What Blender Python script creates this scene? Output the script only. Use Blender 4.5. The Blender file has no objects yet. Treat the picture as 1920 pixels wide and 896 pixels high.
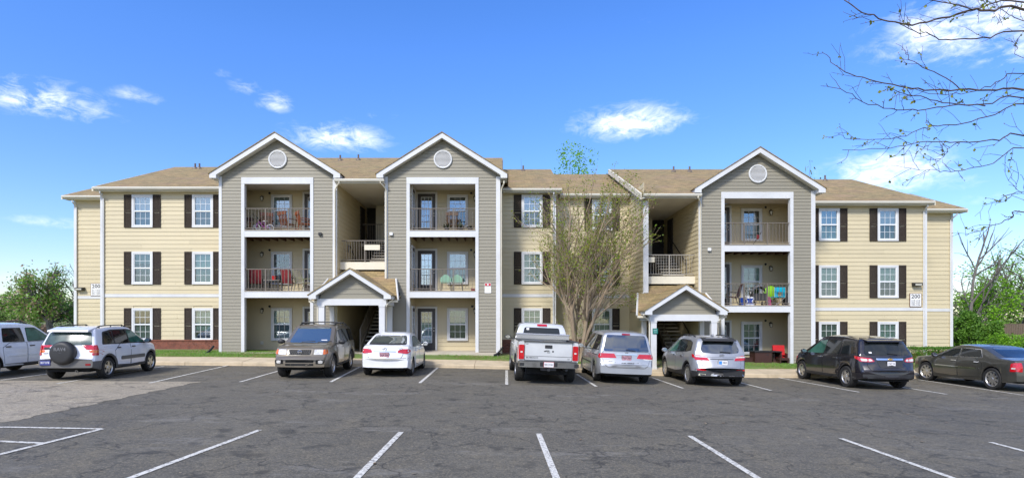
import bpy, bmesh, math, random
import numpy as np
from mathutils import Vector, Matrix
from mathutils.bvhtree import BVHTree
R = math.radians
PI = math.pi
rng = random.Random(7)
S = bpy.context.scene
COL = S.collection

# ------------------------------------------------------------------ camera, sky, sun, exposure
EYE = 2.1
F, CX, CY = 1050.0, 945.0, 600.0            # focal length and principal point, in pixels of the 1920 wide photograph
cam_d = bpy.data.cameras.new('camera')
cam = bpy.data.objects.new('camera', cam_d)
COL.objects.link(cam)
cam.location = (0, 0, EYE)
cam.rotation_euler = (R(90), 0, 0)
cam_d.sensor_width = 36
cam_d.lens = 36 * F / 1920
cam_d.shift_x = (960 - CX) / 1920
cam_d.shift_y = (CY - 448) / 1920
cam_d.clip_start = 0.1
cam_d.clip_end = 3000
S.camera = cam

SUN_EL, SUN_AZ = 43.0, -150.0                # azimuth from +Y (straight ahead), negative = left
sd = Vector((math.sin(R(SUN_AZ)) * math.cos(R(SUN_EL)), math.cos(R(SUN_AZ)) * math.cos(R(SUN_EL)), math.sin(R(SUN_EL))))
sun_d = bpy.data.lights.new('sun', 'SUN')
sun = bpy.data.objects.new('sun', sun_d)
COL.objects.link(sun)
sun.location = sd * 60
sun.rotation_euler = sd.to_track_quat('Z', 'Y').to_euler()
sun_d.energy = 1.5
sun_d.angle = R(11.0)
sun_d.color = (1.0, 0.965, 0.90)
S.view_settings.view_transform = 'Standard'
S.view_settings.look = 'None'
S.view_settings.exposure = 1.5
S.view_settings.gamma = 1
S.cycles.max_bounces = 8
S.cycles.transparent_max_bounces = 24
S.cycles.caustics_reflective = False
S.cycles.caustics_refractive = False


def build_world():
    w = bpy.data.worlds.new('World')
    S.world = w
    w.use_nodes = True
    nt = w.node_tree
    nt.nodes.clear()
    N = nt.nodes.new
    L = nt.links.new

    def m(op, a, b=None, c=None, clamp=False):
        n = N('ShaderNodeMath')
        n.operation = op
        n.use_clamp = clamp
        for i, v in enumerate((a, b, c)):
            if v is None:
                continue
            if isinstance(v, (int, float)):
                n.inputs[i].default_value = v
            else:
                L(v, n.inputs[i])
        return n.outputs[0]
    out = N('ShaderNodeOutputWorld')
    bg = N('ShaderNodeBackground')
    bg.inputs['Strength'].default_value = 0.10
    sky = N('ShaderNodeTexSky')
    sky.sky_type = 'NISHITA'
    sky.sun_disc = False
    sky.sun_elevation = R(SUN_EL)
    sky.sun_rotation = R(SUN_AZ)
    sky.air_density = 1.0
    sky.dust_density = 0.3
    sky.ozone_density = 1.5
    tc = N('ShaderNodeTexCoord')
    sep = N('ShaderNodeSeparateXYZ')
    L(tc.outputs['Generated'], sep.inputs[0])
    x, y, z = sep.outputs
    az = m('ARCTAN2', x, y)
    el = m('ARCSINE', z)
    # fair weather clouds: noisy blobs at given directions, and a denser scatter behind the view that adds fill
    ns = N('ShaderNodeTexNoise')
    ns.inputs['Scale'].default_value = 9
    ns.inputs['Detail'].default_value = 9
    ns.inputs['Roughness'].default_value = 0.62
    ns.inputs['Distortion'].default_value = 0.4
    mp = N('ShaderNodeMapping')
    mp.inputs['Scale'].default_value = (1, 1, 2.2)
    L(tc.outputs['Generated'], mp.inputs[0])
    L(mp.outputs[0], ns.inputs['Vector'])
    nz = m('SUBTRACT', ns.outputs['Fac'], 0.5)
    total = None
    clouds = [(70, 190, 120, 32, 1.0), (160, 205, 45, 14, .8), (255, 182, 45, 14, .5), (460, 165, 32, 16, .45), (516, 195, 30, 18, .7), (635, 262, 75, 24, .95),
              (620, 250, 40, 12, .6), (698, 218, 14, 9, .4), (1178, 236, 90, 26, 1.05), (1160, 232, 45, 20, .6), (1225, 240, 60, 10, .5),
              (1660, 330, 110, 42, 1.0), (1620, 320, 50, 26, .6), (1860, 40, 190, 70, 1.1), (1900, 100, 80, 40, .7), (1720, 345, 70, 18, .5),
              (90, 418, 80, 12, .5), (100, 447, 45, 8, .35), (20, 520, 60, 12, .3), (750, 225, 30, 10, .35), (1210, 42, 18, 10, .2), (420, 140, 26, 9, .3),
              (1800, 345, 70, 16, .45), (1840, 375, 80, 14, .4)]
    for px, py, rx, ry, s in clouds:
        u, v = (px - CX) / F, (CY - py) / F
        a0 = math.atan2(u, 1)
        e0 = math.atan2(v, math.hypot(u, 1))
        k = math.hypot(1, u)
        ra, re = rx / F / k / k * 1.15, ry / F / k * 1.2
        da = m('MULTIPLY', m('SUBTRACT', az, a0), 1 / ra)
        de = m('MULTIPLY', m('SUBTRACT', el, e0), 1 / re)
        # flat bases: falls off faster below the centre
        de = m('MULTIPLY', de, m('ADD', 1.0, m('MULTIPLY', m('LESS_THAN', de, 0.0), 0.5)))
        d2 = m('ADD', m('MULTIPLY', da, da), m('MULTIPLY', de, de))
        g = m('MULTIPLY', m('EXPONENT', m('MULTIPLY', d2, -0.9)), s)
        total = g if total is None else m('MAXIMUM', total, g)
    nf = N('ShaderNodeTexNoise')
    nf.inputs['Scale'].default_value = 30
    nf.inputs['Detail'].default_value = 8
    nf.inputs['Roughness'].default_value = 0.68
    nf.inputs['Distortion'].default_value = 0.6
    L(mp.outputs[0], nf.inputs['Vector'])
    nz2 = m('SUBTRACT', nf.outputs['Fac'], 0.5)
    nz = m('ADD', m('MULTIPLY', nz, 1.5), m('MULTIPLY', nz2, 1.7))
    dens = m('MULTIPLY', total, m('ADD', 0.85, m('MULTIPLY', nz, 1.9)))
    dens = m('MULTIPLY', m('SUBTRACT', dens, 0.18), 1.0, clamp=True)
    dens = m('MULTIPLY', m('POWER', dens, 1.3), 0.88)
    # clouds overhead and behind, mirrored in car glass, thickened for fill light
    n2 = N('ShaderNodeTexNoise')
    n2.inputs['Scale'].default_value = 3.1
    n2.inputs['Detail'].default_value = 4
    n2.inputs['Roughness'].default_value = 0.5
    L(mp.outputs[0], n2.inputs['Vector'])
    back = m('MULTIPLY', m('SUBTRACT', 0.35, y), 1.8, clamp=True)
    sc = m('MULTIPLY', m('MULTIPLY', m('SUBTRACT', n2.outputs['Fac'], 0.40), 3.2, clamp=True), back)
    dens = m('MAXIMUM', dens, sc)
    dens = m('MULTIPLY', dens, m('GREATER_THAN', z, -0.02))
    # deeper blue, like the polarised sky of the photograph
    hs = N('ShaderNodeHueSaturation')
    hs.inputs['Saturation'].default_value = 1.32
    hs.inputs['Value'].default_value = 1.0
    L(sky.outputs[0], hs.inputs['Color'])
    tint = N('ShaderNodeMix')
    tint.data_type = 'RGBA'
    tint.blend_type = 'MULTIPLY'
    tint.inputs[0].default_value = 1
    L(hs.outputs[0], tint.inputs[6])
    tr = N('ShaderNodeValToRGB')
    tr.color_ramp.elements[0].position = 0.0
    tr.color_ramp.elements[0].color = HORIZON_TINT
    tr.color_ramp.elements[1].position = 0.42
    tr.color_ramp.elements[1].color = SKY_TINT
    L(z, tr.inputs[0])
    L(tr.outputs[0], tint.inputs[7])
    mix = N('ShaderNodeMix')
    mix.data_type = 'RGBA'
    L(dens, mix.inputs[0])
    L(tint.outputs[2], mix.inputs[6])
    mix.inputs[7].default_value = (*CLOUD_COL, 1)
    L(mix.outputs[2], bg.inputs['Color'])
    L(bg.outputs[0], out.inputs['Surface'])


SKY_TINT = (.84, .77, 1.0, 1)
HORIZON_TINT = (.56, .575, .66, 1)
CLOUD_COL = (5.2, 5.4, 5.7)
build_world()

# ------------------------------------------------------------------ helpers


def PX(px, Y):
    return (px - CX) * Y / F


def PZ(py, Y):
    return EYE + (CY - py) * Y / F


class MB:
    """collects polygons; build() links them as ONE mesh object"""

    def __init__(s):
        s.v, s.f, s.m = [], [], []

    def add(s, vs, fs, mi=0):
        b = len(s.v)
        s.v += [tuple(v) for v in vs]
        s.f += [tuple(b + i for i in f) for f in fs]
        s.m += [mi] * len(fs)
        return s

    def box(s, x0, x1, y0, y1, z0, z1, mi=0, M=None):
        vs = [(x, y, z) for z in (z0, z1) for y in (y0, y1) for x in (x0, x1)]
        if M is not None:
            vs = [tuple(M @ Vector(v)) for v in vs]
        return s.add(vs, [(0, 2, 3, 1), (4, 5, 7, 6), (0, 1, 5, 4), (2, 6, 7, 3), (0, 4, 6, 2), (1, 3, 7, 5)], mi)

    def prism(s, poly, a, b, axis='y', mi=0):
        """polygon in the two other axes, extruded along axis from a to b"""
        n = len(poly)

        def p(q, t):
            if axis == 'y':
                return (q[0], t, q[1])
            if axis == 'x':
                return (t, q[0], q[1])
            return (q[0], q[1], t)
        vs = [p(q, a) for q in poly] + [p(q, b) for q in poly]
        fs = [tuple(range(n)), tuple(range(2 * n - 1, n - 1, -1))]
        fs += [(i, i + n, (i + 1) % n + n, (i + 1) % n) for i in range(n)]
        return s.add(vs, fs, mi)

    def slab(s, top, t, mi=0):
        """a sloping slab: top polygon, thickness t straight down"""
        n = len(top)
        vs = [tuple(v) for v in top] + [(v[0], v[1], v[2] - t) for v in top]
        fs = [tuple(range(n)), tuple(range(2 * n - 1, n - 1, -1))]
        fs += [(i, i + n, (i + 1) % n + n, (i + 1) % n) for i in range(n)]
        return s.add(vs, fs, mi)

    def tube(s, pts, r, n=6, mi=0, cap=True):
        pts = [Vector(p) for p in pts]
        rs = r if isinstance(r, (list, tuple)) else [r] * len(pts)
        vs, fs = [], []
        ref = None
        for i, p in enumerate(pts):
            d = (pts[min(i + 1, len(pts) - 1)] - pts[max(i - 1, 0)])
            if d.length < 1e-9:
                d = Vector((0, 0, 1))
            d.normalize()
            if ref is None:
                ref = Vector((0, 0, 1)) if abs(d.z) < .9 else Vector((1, 0, 0))
            a = d.cross(ref)
            if a.length < 1e-4:
                a = d.orthogonal()
            a.normalize()
            b = d.cross(a)
            for k in range(n):
                t = 2 * PI * k / n
                vs.append(p + (a * math.cos(t) + b * math.sin(t)) * rs[i])
        for i in range(len(pts) - 1):
            for k in range(n):
                fs.append((i * n + k, i * n + (k + 1) % n, (i + 1) * n + (k + 1) % n, (i + 1) * n + k))
        if cap:
            fs.append(tuple(range(n - 1, -1, -1)))
            fs.append(tuple((len(pts) - 1) * n + k for k in range(n)))
        return s.add(vs, fs, mi)

    def lathe(s, prof, n=24, axis='y', c=(0, 0, 0), mi=0):
        """profile (radius, along axis) revolved"""
        vs, fs = [], []
        for (r, t) in prof:
            for k in range(n):
                a = 2 * PI * k / n
                u, w = r * math.cos(a), r * math.sin(a)
                if axis == 'y':
                    v = (c[0] + u, c[1] + t, c[2] + w)
                elif axis == 'x':
                    v = (c[0] + t, c[1] + u, c[2] + w)
                else:
                    v = (c[0] + u, c[1] + w, c[2] + t)
                vs.append(v)
        for i in range(len(prof) - 1):
            for k in range(n):
                fs.append((i * n + k, i * n + (k + 1) % n, (i + 1) * n + (k + 1) % n, (i + 1) * n + k))
        return s.add(vs, fs, mi)

    def ell(s, c, rx, ry, rz, n=12, m=8, mi=0):
        vs, fs = [], []
        for i in range(m + 1):
            t = PI * i / m
            for k in range(n):
                a = 2 * PI * k / n
                vs.append((c[0] + rx * math.sin(t) * math.cos(a), c[1] + ry * math.sin(t) * math.sin(a), c[2] + rz * math.cos(t)))
        for i in range(m):
            for k in range(n):
                fs.append((i * n + k, i * n + (k + 1) % n, (i + 1) * n + (k + 1) % n, (i + 1) * n + k))
        return s.add(vs, fs, mi)

    def mesh(s, name, mats, smooth=False, sharp=None):
        me = bpy.data.meshes.new(name)
        me.from_pydata(s.v, [], s.f)
        for mt in (mats if isinstance(mats, (list, tuple)) else [mats]):
            me.materials.append(mt)
        if any(s.m):
            me.polygons.foreach_set('material_index', s.m)
        bm = bmesh.new()
        bm.from_mesh(me)
        bmesh.ops.remove_doubles(bm, verts=bm.verts, dist=1e-5) if smooth else None
        bmesh.ops.recalc_face_normals(bm, faces=bm.faces)
        bm.to_mesh(me)
        bm.free()
        if smooth:
            me.polygons.foreach_set('use_smooth', [True] * len(me.polygons))
            if sharp:
                me.set_sharp_from_angle(angle=R(sharp))
        me.update()
        return me

    def build(s, name, mats, parent=None, smooth=False, sharp=None, loc=None, rz=0, kind=None, label=None):
        return put(name, s.mesh(name, mats, smooth, sharp), parent, loc, rz, kind, label)


def put(name, me, parent=None, loc=None, rz=0, kind=None, label=None):
    o = bpy.data.objects.new(name, me)
    COL.objects.link(o)
    if parent is not None:
        o.parent = parent
    if loc is not None:
        o.location = loc
    if rz:
        o.rotation_euler = (0, 0, rz)
    if kind:
        o['kind'] = kind
    if label:
        o['label'] = label
    return o


def tag(o, label, cat, group=None):
    o['label'] = label
    o['category'] = cat
    if group:
        o['group'] = group
    return o


def thing(name, label, cat, loc=(0, 0, 0), rz=0, group=None):
    o = bpy.data.objects.new(name, None)
    o.empty_display_size = 0.2
    COL.objects.link(o)
    o.location = loc
    o.rotation_euler = (0, 0, rz)
    return tag(o, label, cat, group)


def copy_tree(o, parent=None):
    c = o.copy()
    COL.objects.link(c)
    if parent is not None:
        c.parent = parent
    for ch in list(o.children):
        copy_tree(ch, c)
    return c


_txt = {}


def text_mesh(s, size, mat, extrude=0.002, bold=0.0, width=None):
    """lettering as a mesh, centred, lying in the x-z plane and facing -y"""
    key = (s, size, mat.name, width)
    if key in _txt:
        return _txt[key]
    cu = bpy.data.curves.new('lettering', 'FONT')
    cu.body = s
    cu.size = size
    cu.extrude = extrude
    cu.offset = bold
    cu.resolution_u = 2
    cu.align_x = 'CENTER'
    cu.align_y = 'CENTER'
    o = bpy.data.objects.new('lettering', cu)
    COL.objects.link(o)
    dg = bpy.context.evaluated_depsgraph_get()
    me = bpy.data.meshes.new_from_object(o.evaluated_get(dg))
    bpy.data.objects.remove(o)
    me.transform(Matrix.Rotation(R(90), 4, 'X'))
    if width:
        xs = [v.co.x for v in me.vertices]
        k = width / max(1e-6, max(xs) - min(xs))
        for v in me.vertices:
            v.co.x *= k
    me.materials.clear()
    me.materials.append(mat)
    _txt[key] = me
    return me

# ------------------------------------------------------------------ materials


def _nodes(name):
    m = bpy.data.materials.new(name)
    m.use_nodes = True
    nt = m.node_tree
    return m, nt, nt.nodes['Principled BSDF']


def noise(nt, scale, detail=4, rough=.55, coord='Object', stretch=None):
    tc = nt.nodes.new('ShaderNodeTexCoord')
    n = nt.nodes.new('ShaderNodeTexNoise')
    n.inputs['Scale'].default_value = scale
    n.inputs['Detail'].default_value = detail
    n.inputs['Roughness'].default_value = rough
    if coord == 'World':
        g = nt.nodes.new('ShaderNodeNewGeometry')
        src = g.outputs['Position']
    else:
        src = tc.outputs[coord]
    if stretch:
        mp = nt.nodes.new('ShaderNodeMapping')
        mp.inputs['Scale'].default_value = stretch
        nt.links.new(src, mp.inputs[0])
        src = mp.outputs[0]
    nt.links.new(src, n.inputs['Vector'])
    return n.outputs['Fac']


def ramp(nt, fac, stops):
    r = nt.nodes.new('ShaderNodeValToRGB')
    e = r.color_ramp.elements
    while len(e) < len(stops):
        e.new(.5)
    for i, (p, c) in enumerate(stops):
        e[i].position = p
        e[i].color = (*c, 1) if len(c) == 3 else c
    nt.links.new(fac, r.inputs[0])
    return r.outputs[0]


def mixc(nt, fac, a, b, mode='MIX'):
    n = nt.nodes.new('ShaderNodeMix')
    n.data_type = 'RGBA'
    n.blend_type = mode
    for i, v in ((0, fac), (6, a), (7, b)):
        if isinstance(v, (int, float)):
            n.inputs[i].default_value = v
        elif isinstance(v, tuple):
            n.inputs[i].default_value = (*v, 1) if len(v) == 3 else v
        else:
            nt.links.new(v, n.inputs[i])
    return n.outputs[2]


def bump(nt, bs, h, strength=.3, dist=.01):
    b = nt.nodes.new('ShaderNodeBump')
    b.inputs['Strength'].default_value = strength
    b.inputs['Distance'].default_value = dist
    nt.links.new(h, b.inputs['Height'])
    nt.links.new(b.outputs[0], bs.inputs['Normal'])


def mat_plain(name, col, rough=.6, metal=0, var=.12, scale=3, spec=None, coord='Object', stretch=None, bmp=0, coat=0):
    m, nt, bs = _nodes(name)
    c2 = tuple(max(0, c * (1 - var)) for c in col)
    c3 = tuple(min(1, c * (1 + var * .6)) for c in col)
    if var > 0:
        fac = noise(nt, scale, 5, .6, coord, stretch)
        nt.links.new(ramp(nt, fac, [(.3, c2), (.5, col), (.7, c3)]), bs.inputs['Base Color'])
        if bmp:
            bump(nt, bs, noise(nt, scale * 12, 3, .6, coord), bmp)
    else:
        bs.inputs['Base Color'].default_value = (*col, 1)
    bs.inputs['Roughness'].default_value = rough
    bs.inputs['Metallic'].default_value = metal
    if spec is not None:
        bs.inputs['Specular IOR Level'].default_value = spec
    if coat:
        bs.inputs['Coat Weight'].default_value = coat
        bs.inputs['Coat Roughness'].default_value = .04
    return m


def mat_siding(name, col):
    m, nt, bs = _nodes(name)
    oi = nt.nodes.new('ShaderNodeObjectInfo')
    a = noise(nt, .6, 5, .6, 'World')
    b = noise(nt, 5, 5, .65, 'World', (3, 3, .35))       # faint run-down streaks
    c = noise(nt, 14, 3, .6, 'World', (.25, .25, 6))     # wood grain along the board
    c1 = ramp(nt, a, [(.3, tuple(x * .93 for x in col)), (.7, tuple(min(1, x * 1.05) for x in col))])
    c2 = mixc(nt, ramp(nt, b, [(.52, (0, 0, 0)), (.78, (.35, .35, .35))]), c1, tuple(x * .74 for x in col))
    c3 = mixc(nt, .5, c2, ramp(nt, oi.outputs['Random'], [(0, tuple(x * .90 for x in col)), (1, tuple(min(1, x * 1.08) for x in col))]))
    c4 = mixc(nt, ramp(nt, c, [(.45, (0, 0, 0)), (.8, (.25, .25, .25))]), c3, tuple(x * .85 for x in col))
    nt.links.new(c4, bs.inputs['Base Color'])
    bs.inputs['Roughness'].default_value = .55
    bump(nt, bs, c, .25, .004)
    return m


def mat_shingle(name):
    m, nt, bs = _nodes(name)
    g = nt.nodes.new('ShaderNodeNewGeometry')
    sp = nt.nodes.new('ShaderNodeSeparateXYZ')
    nt.links.new(g.outputs['Position'], sp.inputs[0])
    ad = nt.nodes.new('ShaderNodeMath')
    ad.operation = 'ADD'
    nt.links.new(sp.outputs[0], ad.inputs[0])
    nt.links.new(sp.outputs[1], ad.inputs[1])
    cb = nt.nodes.new('ShaderNodeCombineXYZ')
    nt.links.new(sp.outputs[0], cb.inputs[0])
    nt.links.new(sp.outputs[2], cb.inputs[1])
    bk = nt.nodes.new('ShaderNodeTexBrick')
    bk.offset = .5
    bk.inputs['Scale'].default_value = 1
    bk.inputs['Brick Width'].default_value = .3
    bk.inputs['Row Height'].default_value = .056
    bk.inputs['Mortar Size'].default_value = .006
    bk.inputs['Color1'].default_value = (.42, .29, .125, 1)
    bk.inputs['Color2'].default_value = (.15, .105, .048, 1)
    bk.inputs['Mortar'].default_value = (.09, .065, .045, 1)
    nt.links.new(cb.outputs[0], bk.inputs['Vector'])
    n1 = noise(nt, 1.1, 5, .6, 'World')
    n2 = noise(nt, 7, 4, .8, 'World', (1, 1, 5))
    n3 = noise(nt, .5, 3, .5, 'World', (1, 1, 5))
    c = mixc(nt, .42, bk.outputs[0], ramp(nt, n2, [(.3, (.08, .06, .028)), (.52, (.29, .21, .09)), (.7, (.48, .35, .17))]))
    c = mixc(nt, ramp(nt, n1, [(.45, (0, 0, 0)), (.72, (.45, .45, .45))]), c, (.17, .165, .075))
    c = mixc(nt, ramp(nt, n3, [(.5, (0, 0, 0)), (.7, (.3, .3, .3))]), c, (.31, .19, .145))
    nt.links.new(c, bs.inputs['Base Color'])
    bs.inputs['Roughness'].default_value = .9
    bump(nt, bs, bk.outputs['Fac'], -.5, .012)
    return m


def mat_asphalt(name, base, warm, light):
    m, nt, bs = _nodes(name)
    a = noise(nt, .22, 6, .62, 'World')
    b = noise(nt, 1.4, 6, .68, 'World', (1, .55, 1))
    c = noise(nt, 60, 2, .6, 'World')
    d = noise(nt, .55, 7, .7, 'World', (.5, 1.6, 1))
    grain = nt.nodes.new('ShaderNodeTexVoronoi')
    gg = nt.nodes.new('ShaderNodeNewGeometry')
    nt.links.new(gg.outputs['Position'], grain.inputs['Vector'])
    grain.inputs['Scale'].default_value = 45
    a2 = noise(nt, .9, 5, .6, 'World', (.35, 1.3, 1))
    c1 = ramp(nt, a, [(.32, tuple(x * .70 for x in base)), (.64, tuple(x * 1.35 for x in base))])
    c1 = mixc(nt, ramp(nt, a2, [(.3, (.8, .8, .8)), (.5, (0, 0, 0))]), c1, tuple(x * .62 for x in base))
    c1 = mixc(nt, ramp(nt, b, [(.5, (0, 0, 0)), (.66, (.65, .65, .65))]), c1, warm)
    c1 = mixc(nt, ramp(nt, d, [(.56, (0, 0, 0)), (.64, (.75, .75, .75))]), c1, light)
    e1 = noise(nt, 9, 6, .8, 'World', (.6, 1, 1))
    e2 = noise(nt, 26, 4, .75, 'World')
    c1 = mixc(nt, ramp(nt, e1, [(.42, (.75, .75, .75)), (.56, (0, 0, 0))]), c1, tuple(x * .45 for x in base))
    c1 = mixc(nt, ramp(nt, e2, [(.5, (0, 0, 0)), (.66, (.7, .7, .7))]), c1, tuple(x * 2.1 for x in warm))
    c1 = mixc(nt, ramp(nt, c, [(.35, (.0, .0, .0)), (.7, (.6, .6, .6))]), c1, tuple(x * 1.9 for x in base))
    c1 = mixc(nt, ramp(nt, grain.outputs['Distance'], [(.0, (.75, .75, .75)), (.14, (0, 0, 0))]), c1, tuple(x * 3.4 for x in base))
    # oil drips and tar spots
    o1 = noise(nt, 1.7, 2, .5, 'World')
    o2 = noise(nt, 6, 3, .6, 'World')
    om = nt.nodes.new('ShaderNodeMath')
    om.operation = 'MULTIPLY_ADD'
    nt.links.new(o2, om.inputs[0])
    om.inputs[1].default_value = .35
    nt.links.new(o1, om.inputs[2])
    c1 = mixc(nt, ramp(nt, om.outputs[0], [(.78, (0, 0, 0)), (.90, (.6, .6, .6))]), c1, tuple(x * .35 for x in base))
    # cracks
    v = nt.nodes.new('ShaderNodeTexVoronoi')
    v.feature = 'DISTANCE_TO_EDGE'
    v.inputs['Scale'].default_value = .42
    nm = nt.nodes.new('ShaderNodeTexNoise')
    nm.inputs['Scale'].default_value = 1.2
    nm.inputs['Detail'].default_value = 6
    va = nt.nodes.new('ShaderNodeVectorMath')
    va.operation = 'MULTIPLY_ADD'
    va.inputs[1].default_value = (1.6, 1.6, 1.6)
    nt.links.new(gg.outputs['Position'], nm.inputs['Vector'])
    nt.links.new(nm.outputs['Color'], va.inputs[0])
    nt.links.new(gg.outputs['Position'], va.inputs[2])
    nt.links.new(va.outputs[0], v.inputs['Vector'])
    cr = ramp(nt, v.outputs['Distance'], [(.0, (.8, .8, .8)), (.014, (0, 0, 0))])
    c1 = mixc(nt, cr, c1, tuple(x * .35 for x in base))
    nt.links.new(c1, bs.inputs['Base Color'])
    rr = ramp(nt, b, [(.3, (.72, .72, .72)), (.7, (.95, .95, .95))])
    nt.links.new(rr, bs.inputs['Roughness'])
    bump(nt, bs, c, .5, .01)
    return m


def mat_paint(name, col, metal=.0, rough=.35, dirt=.1):
    m, nt, bs = _nodes(name)
    n = noise(nt, 1.6, 5, .6)
    nt.links.new(ramp(nt, n, [(.3, tuple(x * (1 - dirt) for x in col)), (.7, tuple(min(1, x * (1 + dirt * .4)) for x in col))]), bs.inputs['Base Color'])
    bs.inputs['Metallic'].default_value = metal
    bs.inputs['Roughness'].default_value = rough
    bs.inputs['Coat Weight'].default_value = .9
    bs.inputs['Coat Roughness'].default_value = .05
    return m


def mat_glass(name, tint=(.75, .8, .8), refl=.22, rough=.02, opaque=None):
    """thin pane: part see-through, part mirror"""
    m, nt, bs = _nodes(name)
    out = nt.nodes['Material Output']
    tr = nt.nodes.new('ShaderNodeBsdfTransparent')
    tr.inputs[0].default_value = (*tint, 1)
    gl = nt.nodes.new('ShaderNodeBsdfGlossy')
    gl.inputs['Color'].default_value = (.9, .93, .95, 1)
    gl.inputs['Roughness'].default_value = rough
    lw = nt.nodes.new('ShaderNodeLayerWeight')
    lw.inputs['Blend'].default_value = .25
    mr = nt.nodes.new('ShaderNodeMapRange')
    mr.inputs['To Min'].default_value = refl
    mr.inputs['To Max'].default_value = .9
    nt.links.new(lw.outputs['Fresnel'], mr.inputs['Value'])
    mx = nt.nodes.new('ShaderNodeMixShader')
    nt.links.new(mr.outputs[0], mx.inputs[0])
    nt.links.new(tr.outputs[0], mx.inputs[1])
    nt.links.new(gl.outputs[0], mx.inputs[2])
    nt.links.new(mx.outputs[0], out.inputs['Surface'])
    nt.nodes.remove(bs)
    return m


def mat_leaf(name, cols, transl=.35):
    m, nt, bs = _nodes(name)
    out = nt.nodes['Material Output']
    g = nt.nodes.new('ShaderNodeNewGeometry')
    n = noise(nt, 1.3, 4, .6, 'World')
    mx = nt.nodes.new('ShaderNodeMath')
    mx.operation = 'MULTIPLY_ADD'
    nt.links.new(g.outputs['Random Per Island'], mx.inputs[0])
    mx.inputs[1].default_value = .6
    sb = nt.nodes.new('ShaderNodeMath')
    sb.operation = 'SUBTRACT'
    nt.links.new(n, sb.inputs[0])
    sb.inputs[1].default_value = .3
    nt.links.new(sb.outputs[0], mx.inputs[2])
    st = [(i / max(1, len(cols) - 1), c) for i, c in enumerate(cols)]
    c = ramp(nt, mx.outputs[0], st)
    nt.links.new(c, bs.inputs['Base Color'])
    bs.inputs['Roughness'].default_value = .55
    tl = nt.nodes.new('ShaderNodeBsdfTranslucent')
    nt.links.new(c, tl.inputs[0])
    ms = nt.nodes.new('ShaderNodeMixShader')
    ms.inputs[0].default_value = transl
    nt.links.new(bs.outputs[0], ms.inputs[1])
    nt.links.new(tl.outputs[0], ms.inputs[2])
    nt.links.new(ms.outputs[0], out.inputs['Surface'])
    return m


def mat_bark(name, a, b, scale=6):
    m, nt, bs = _nodes(name)
    n = noise(nt, scale, 6, .65, 'World', (1, 1, .25))
    nt.links.new(ramp(nt, n, [(.3, a), (.68, b)]), bs.inputs['Base Color'])
    bs.inputs['Roughness'].default_value = .85
    bump(nt, bs, n, .5, .02)
    return m


M = {}
M['beige'] = mat_siding('beige_siding', (.575, .492, .315))
M['grey'] = mat_siding('grey_siding', (.262, .238, .178))
M['white'] = mat_plain('white_trim', (.62, .62, .61), .5, var=.1, scale=1.2, coord='World')
M['cream'] = mat_plain('cream_trim', (.70, .64, .50), .55, var=.07, scale=1.5, coord='World')
M['soffit'] = mat_plain('soffit', (.74, .71, .62), .6, var=.06, scale=1.5, coord='World')
M['shingle'] = mat_shingle('roof_shingle')
M['gutter'] = mat_plain('gutter', (.60, .57, .48), .45, var=.08, scale=2, coord='World')
M['vent_shade'] = mat_plain('vent_recess', (.20, .195, .18), .7, var=.05)  # dark backing behind the vent slats, shade of the recess put into its colour
M['shutter'] = mat_plain('shutter', (.046, .036, .030), .85, var=.12, spec=.15)
M['door'] = mat_plain('door_paint', (.045, .038, .034), .45, var=.1)
M['vinyl'] = mat_plain('window_vinyl', (.78, .79, .79), .35, var=.04)
M['rail'] = mat_plain('rail_paint', (.155, .13, .10), .45, var=.12)
M['rail_lit'] = mat_plain('rail_paint_lit', (.33, .30, .25), .45, var=.12)  # brighter copy of the rail paint, light on the rail put into the colour
M['wood'] = mat_plain('deck_joist', (.10, .04, .026), .8, var=.3, scale=4, stretch=(8, 1, 1))
M['deck'] = mat_plain('deck_floor', (.40, .33, .25), .8, var=.2)
M['concrete'] = mat_plain('concrete', (.50, .44, .34), .85, var=.16, scale=1.4, coord='World', bmp=.25)
M['kerb'] = mat_plain('kerb_concrete', (.50, .405, .27), .85, var=.22, scale=1.8, coord='World', bmp=.3)
M['brick'] = mat_plain('brick', (.21, .075, .045), .85, var=.45, scale=5, coord='World', bmp=.3)
M['mortar'] = mat_plain('mortar', (.36, .27, .22), .9, var=.15)
M['pane'] = mat_glass('window_glass', (.80, .88, .86), .09)
M['pane_bright'] = mat_glass('window_glass_bright', (.75, .83, .83), .2)
M['pane_blue'] = mat_glass('window_glass_blue', (.6, .7, .72), .36)
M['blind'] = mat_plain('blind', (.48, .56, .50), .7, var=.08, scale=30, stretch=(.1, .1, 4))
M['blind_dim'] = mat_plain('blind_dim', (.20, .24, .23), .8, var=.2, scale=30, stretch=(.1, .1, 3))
M['curtain'] = mat_plain('curtain', (.50, .56, .58), .8, var=.3, scale=12, stretch=(6, 1, .3))
M['teal'] = mat_plain('teal_curtain', (.045, .11, .12), .8, var=.25, scale=10, stretch=(6, 1, .3))
M['room'] = mat_plain('dim_room', (.018, .022, .026), .9, var=.3)
M['black'] = mat_plain('black_plastic', (.015, .015, .016), .45, var=.1)
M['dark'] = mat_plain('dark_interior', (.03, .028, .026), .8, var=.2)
M['lampglass'] = mat_plain('lamp_glass', (.65, .62, .52), .2, var=.05)
M['asphalt'] = mat_asphalt('asphalt', (.086, .077, .058), (.145, .120, .078), (.185, .172, .148))
M['oldasphalt'] = mat_asphalt('worn_asphalt', (.23, .195, .14), (.30, .25, .17), (.21, .19, .165))
M['line'] = None
M['tread'] = mat_plain('stair_tread', (.45, .42, .36), .7, var=.12)


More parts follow.
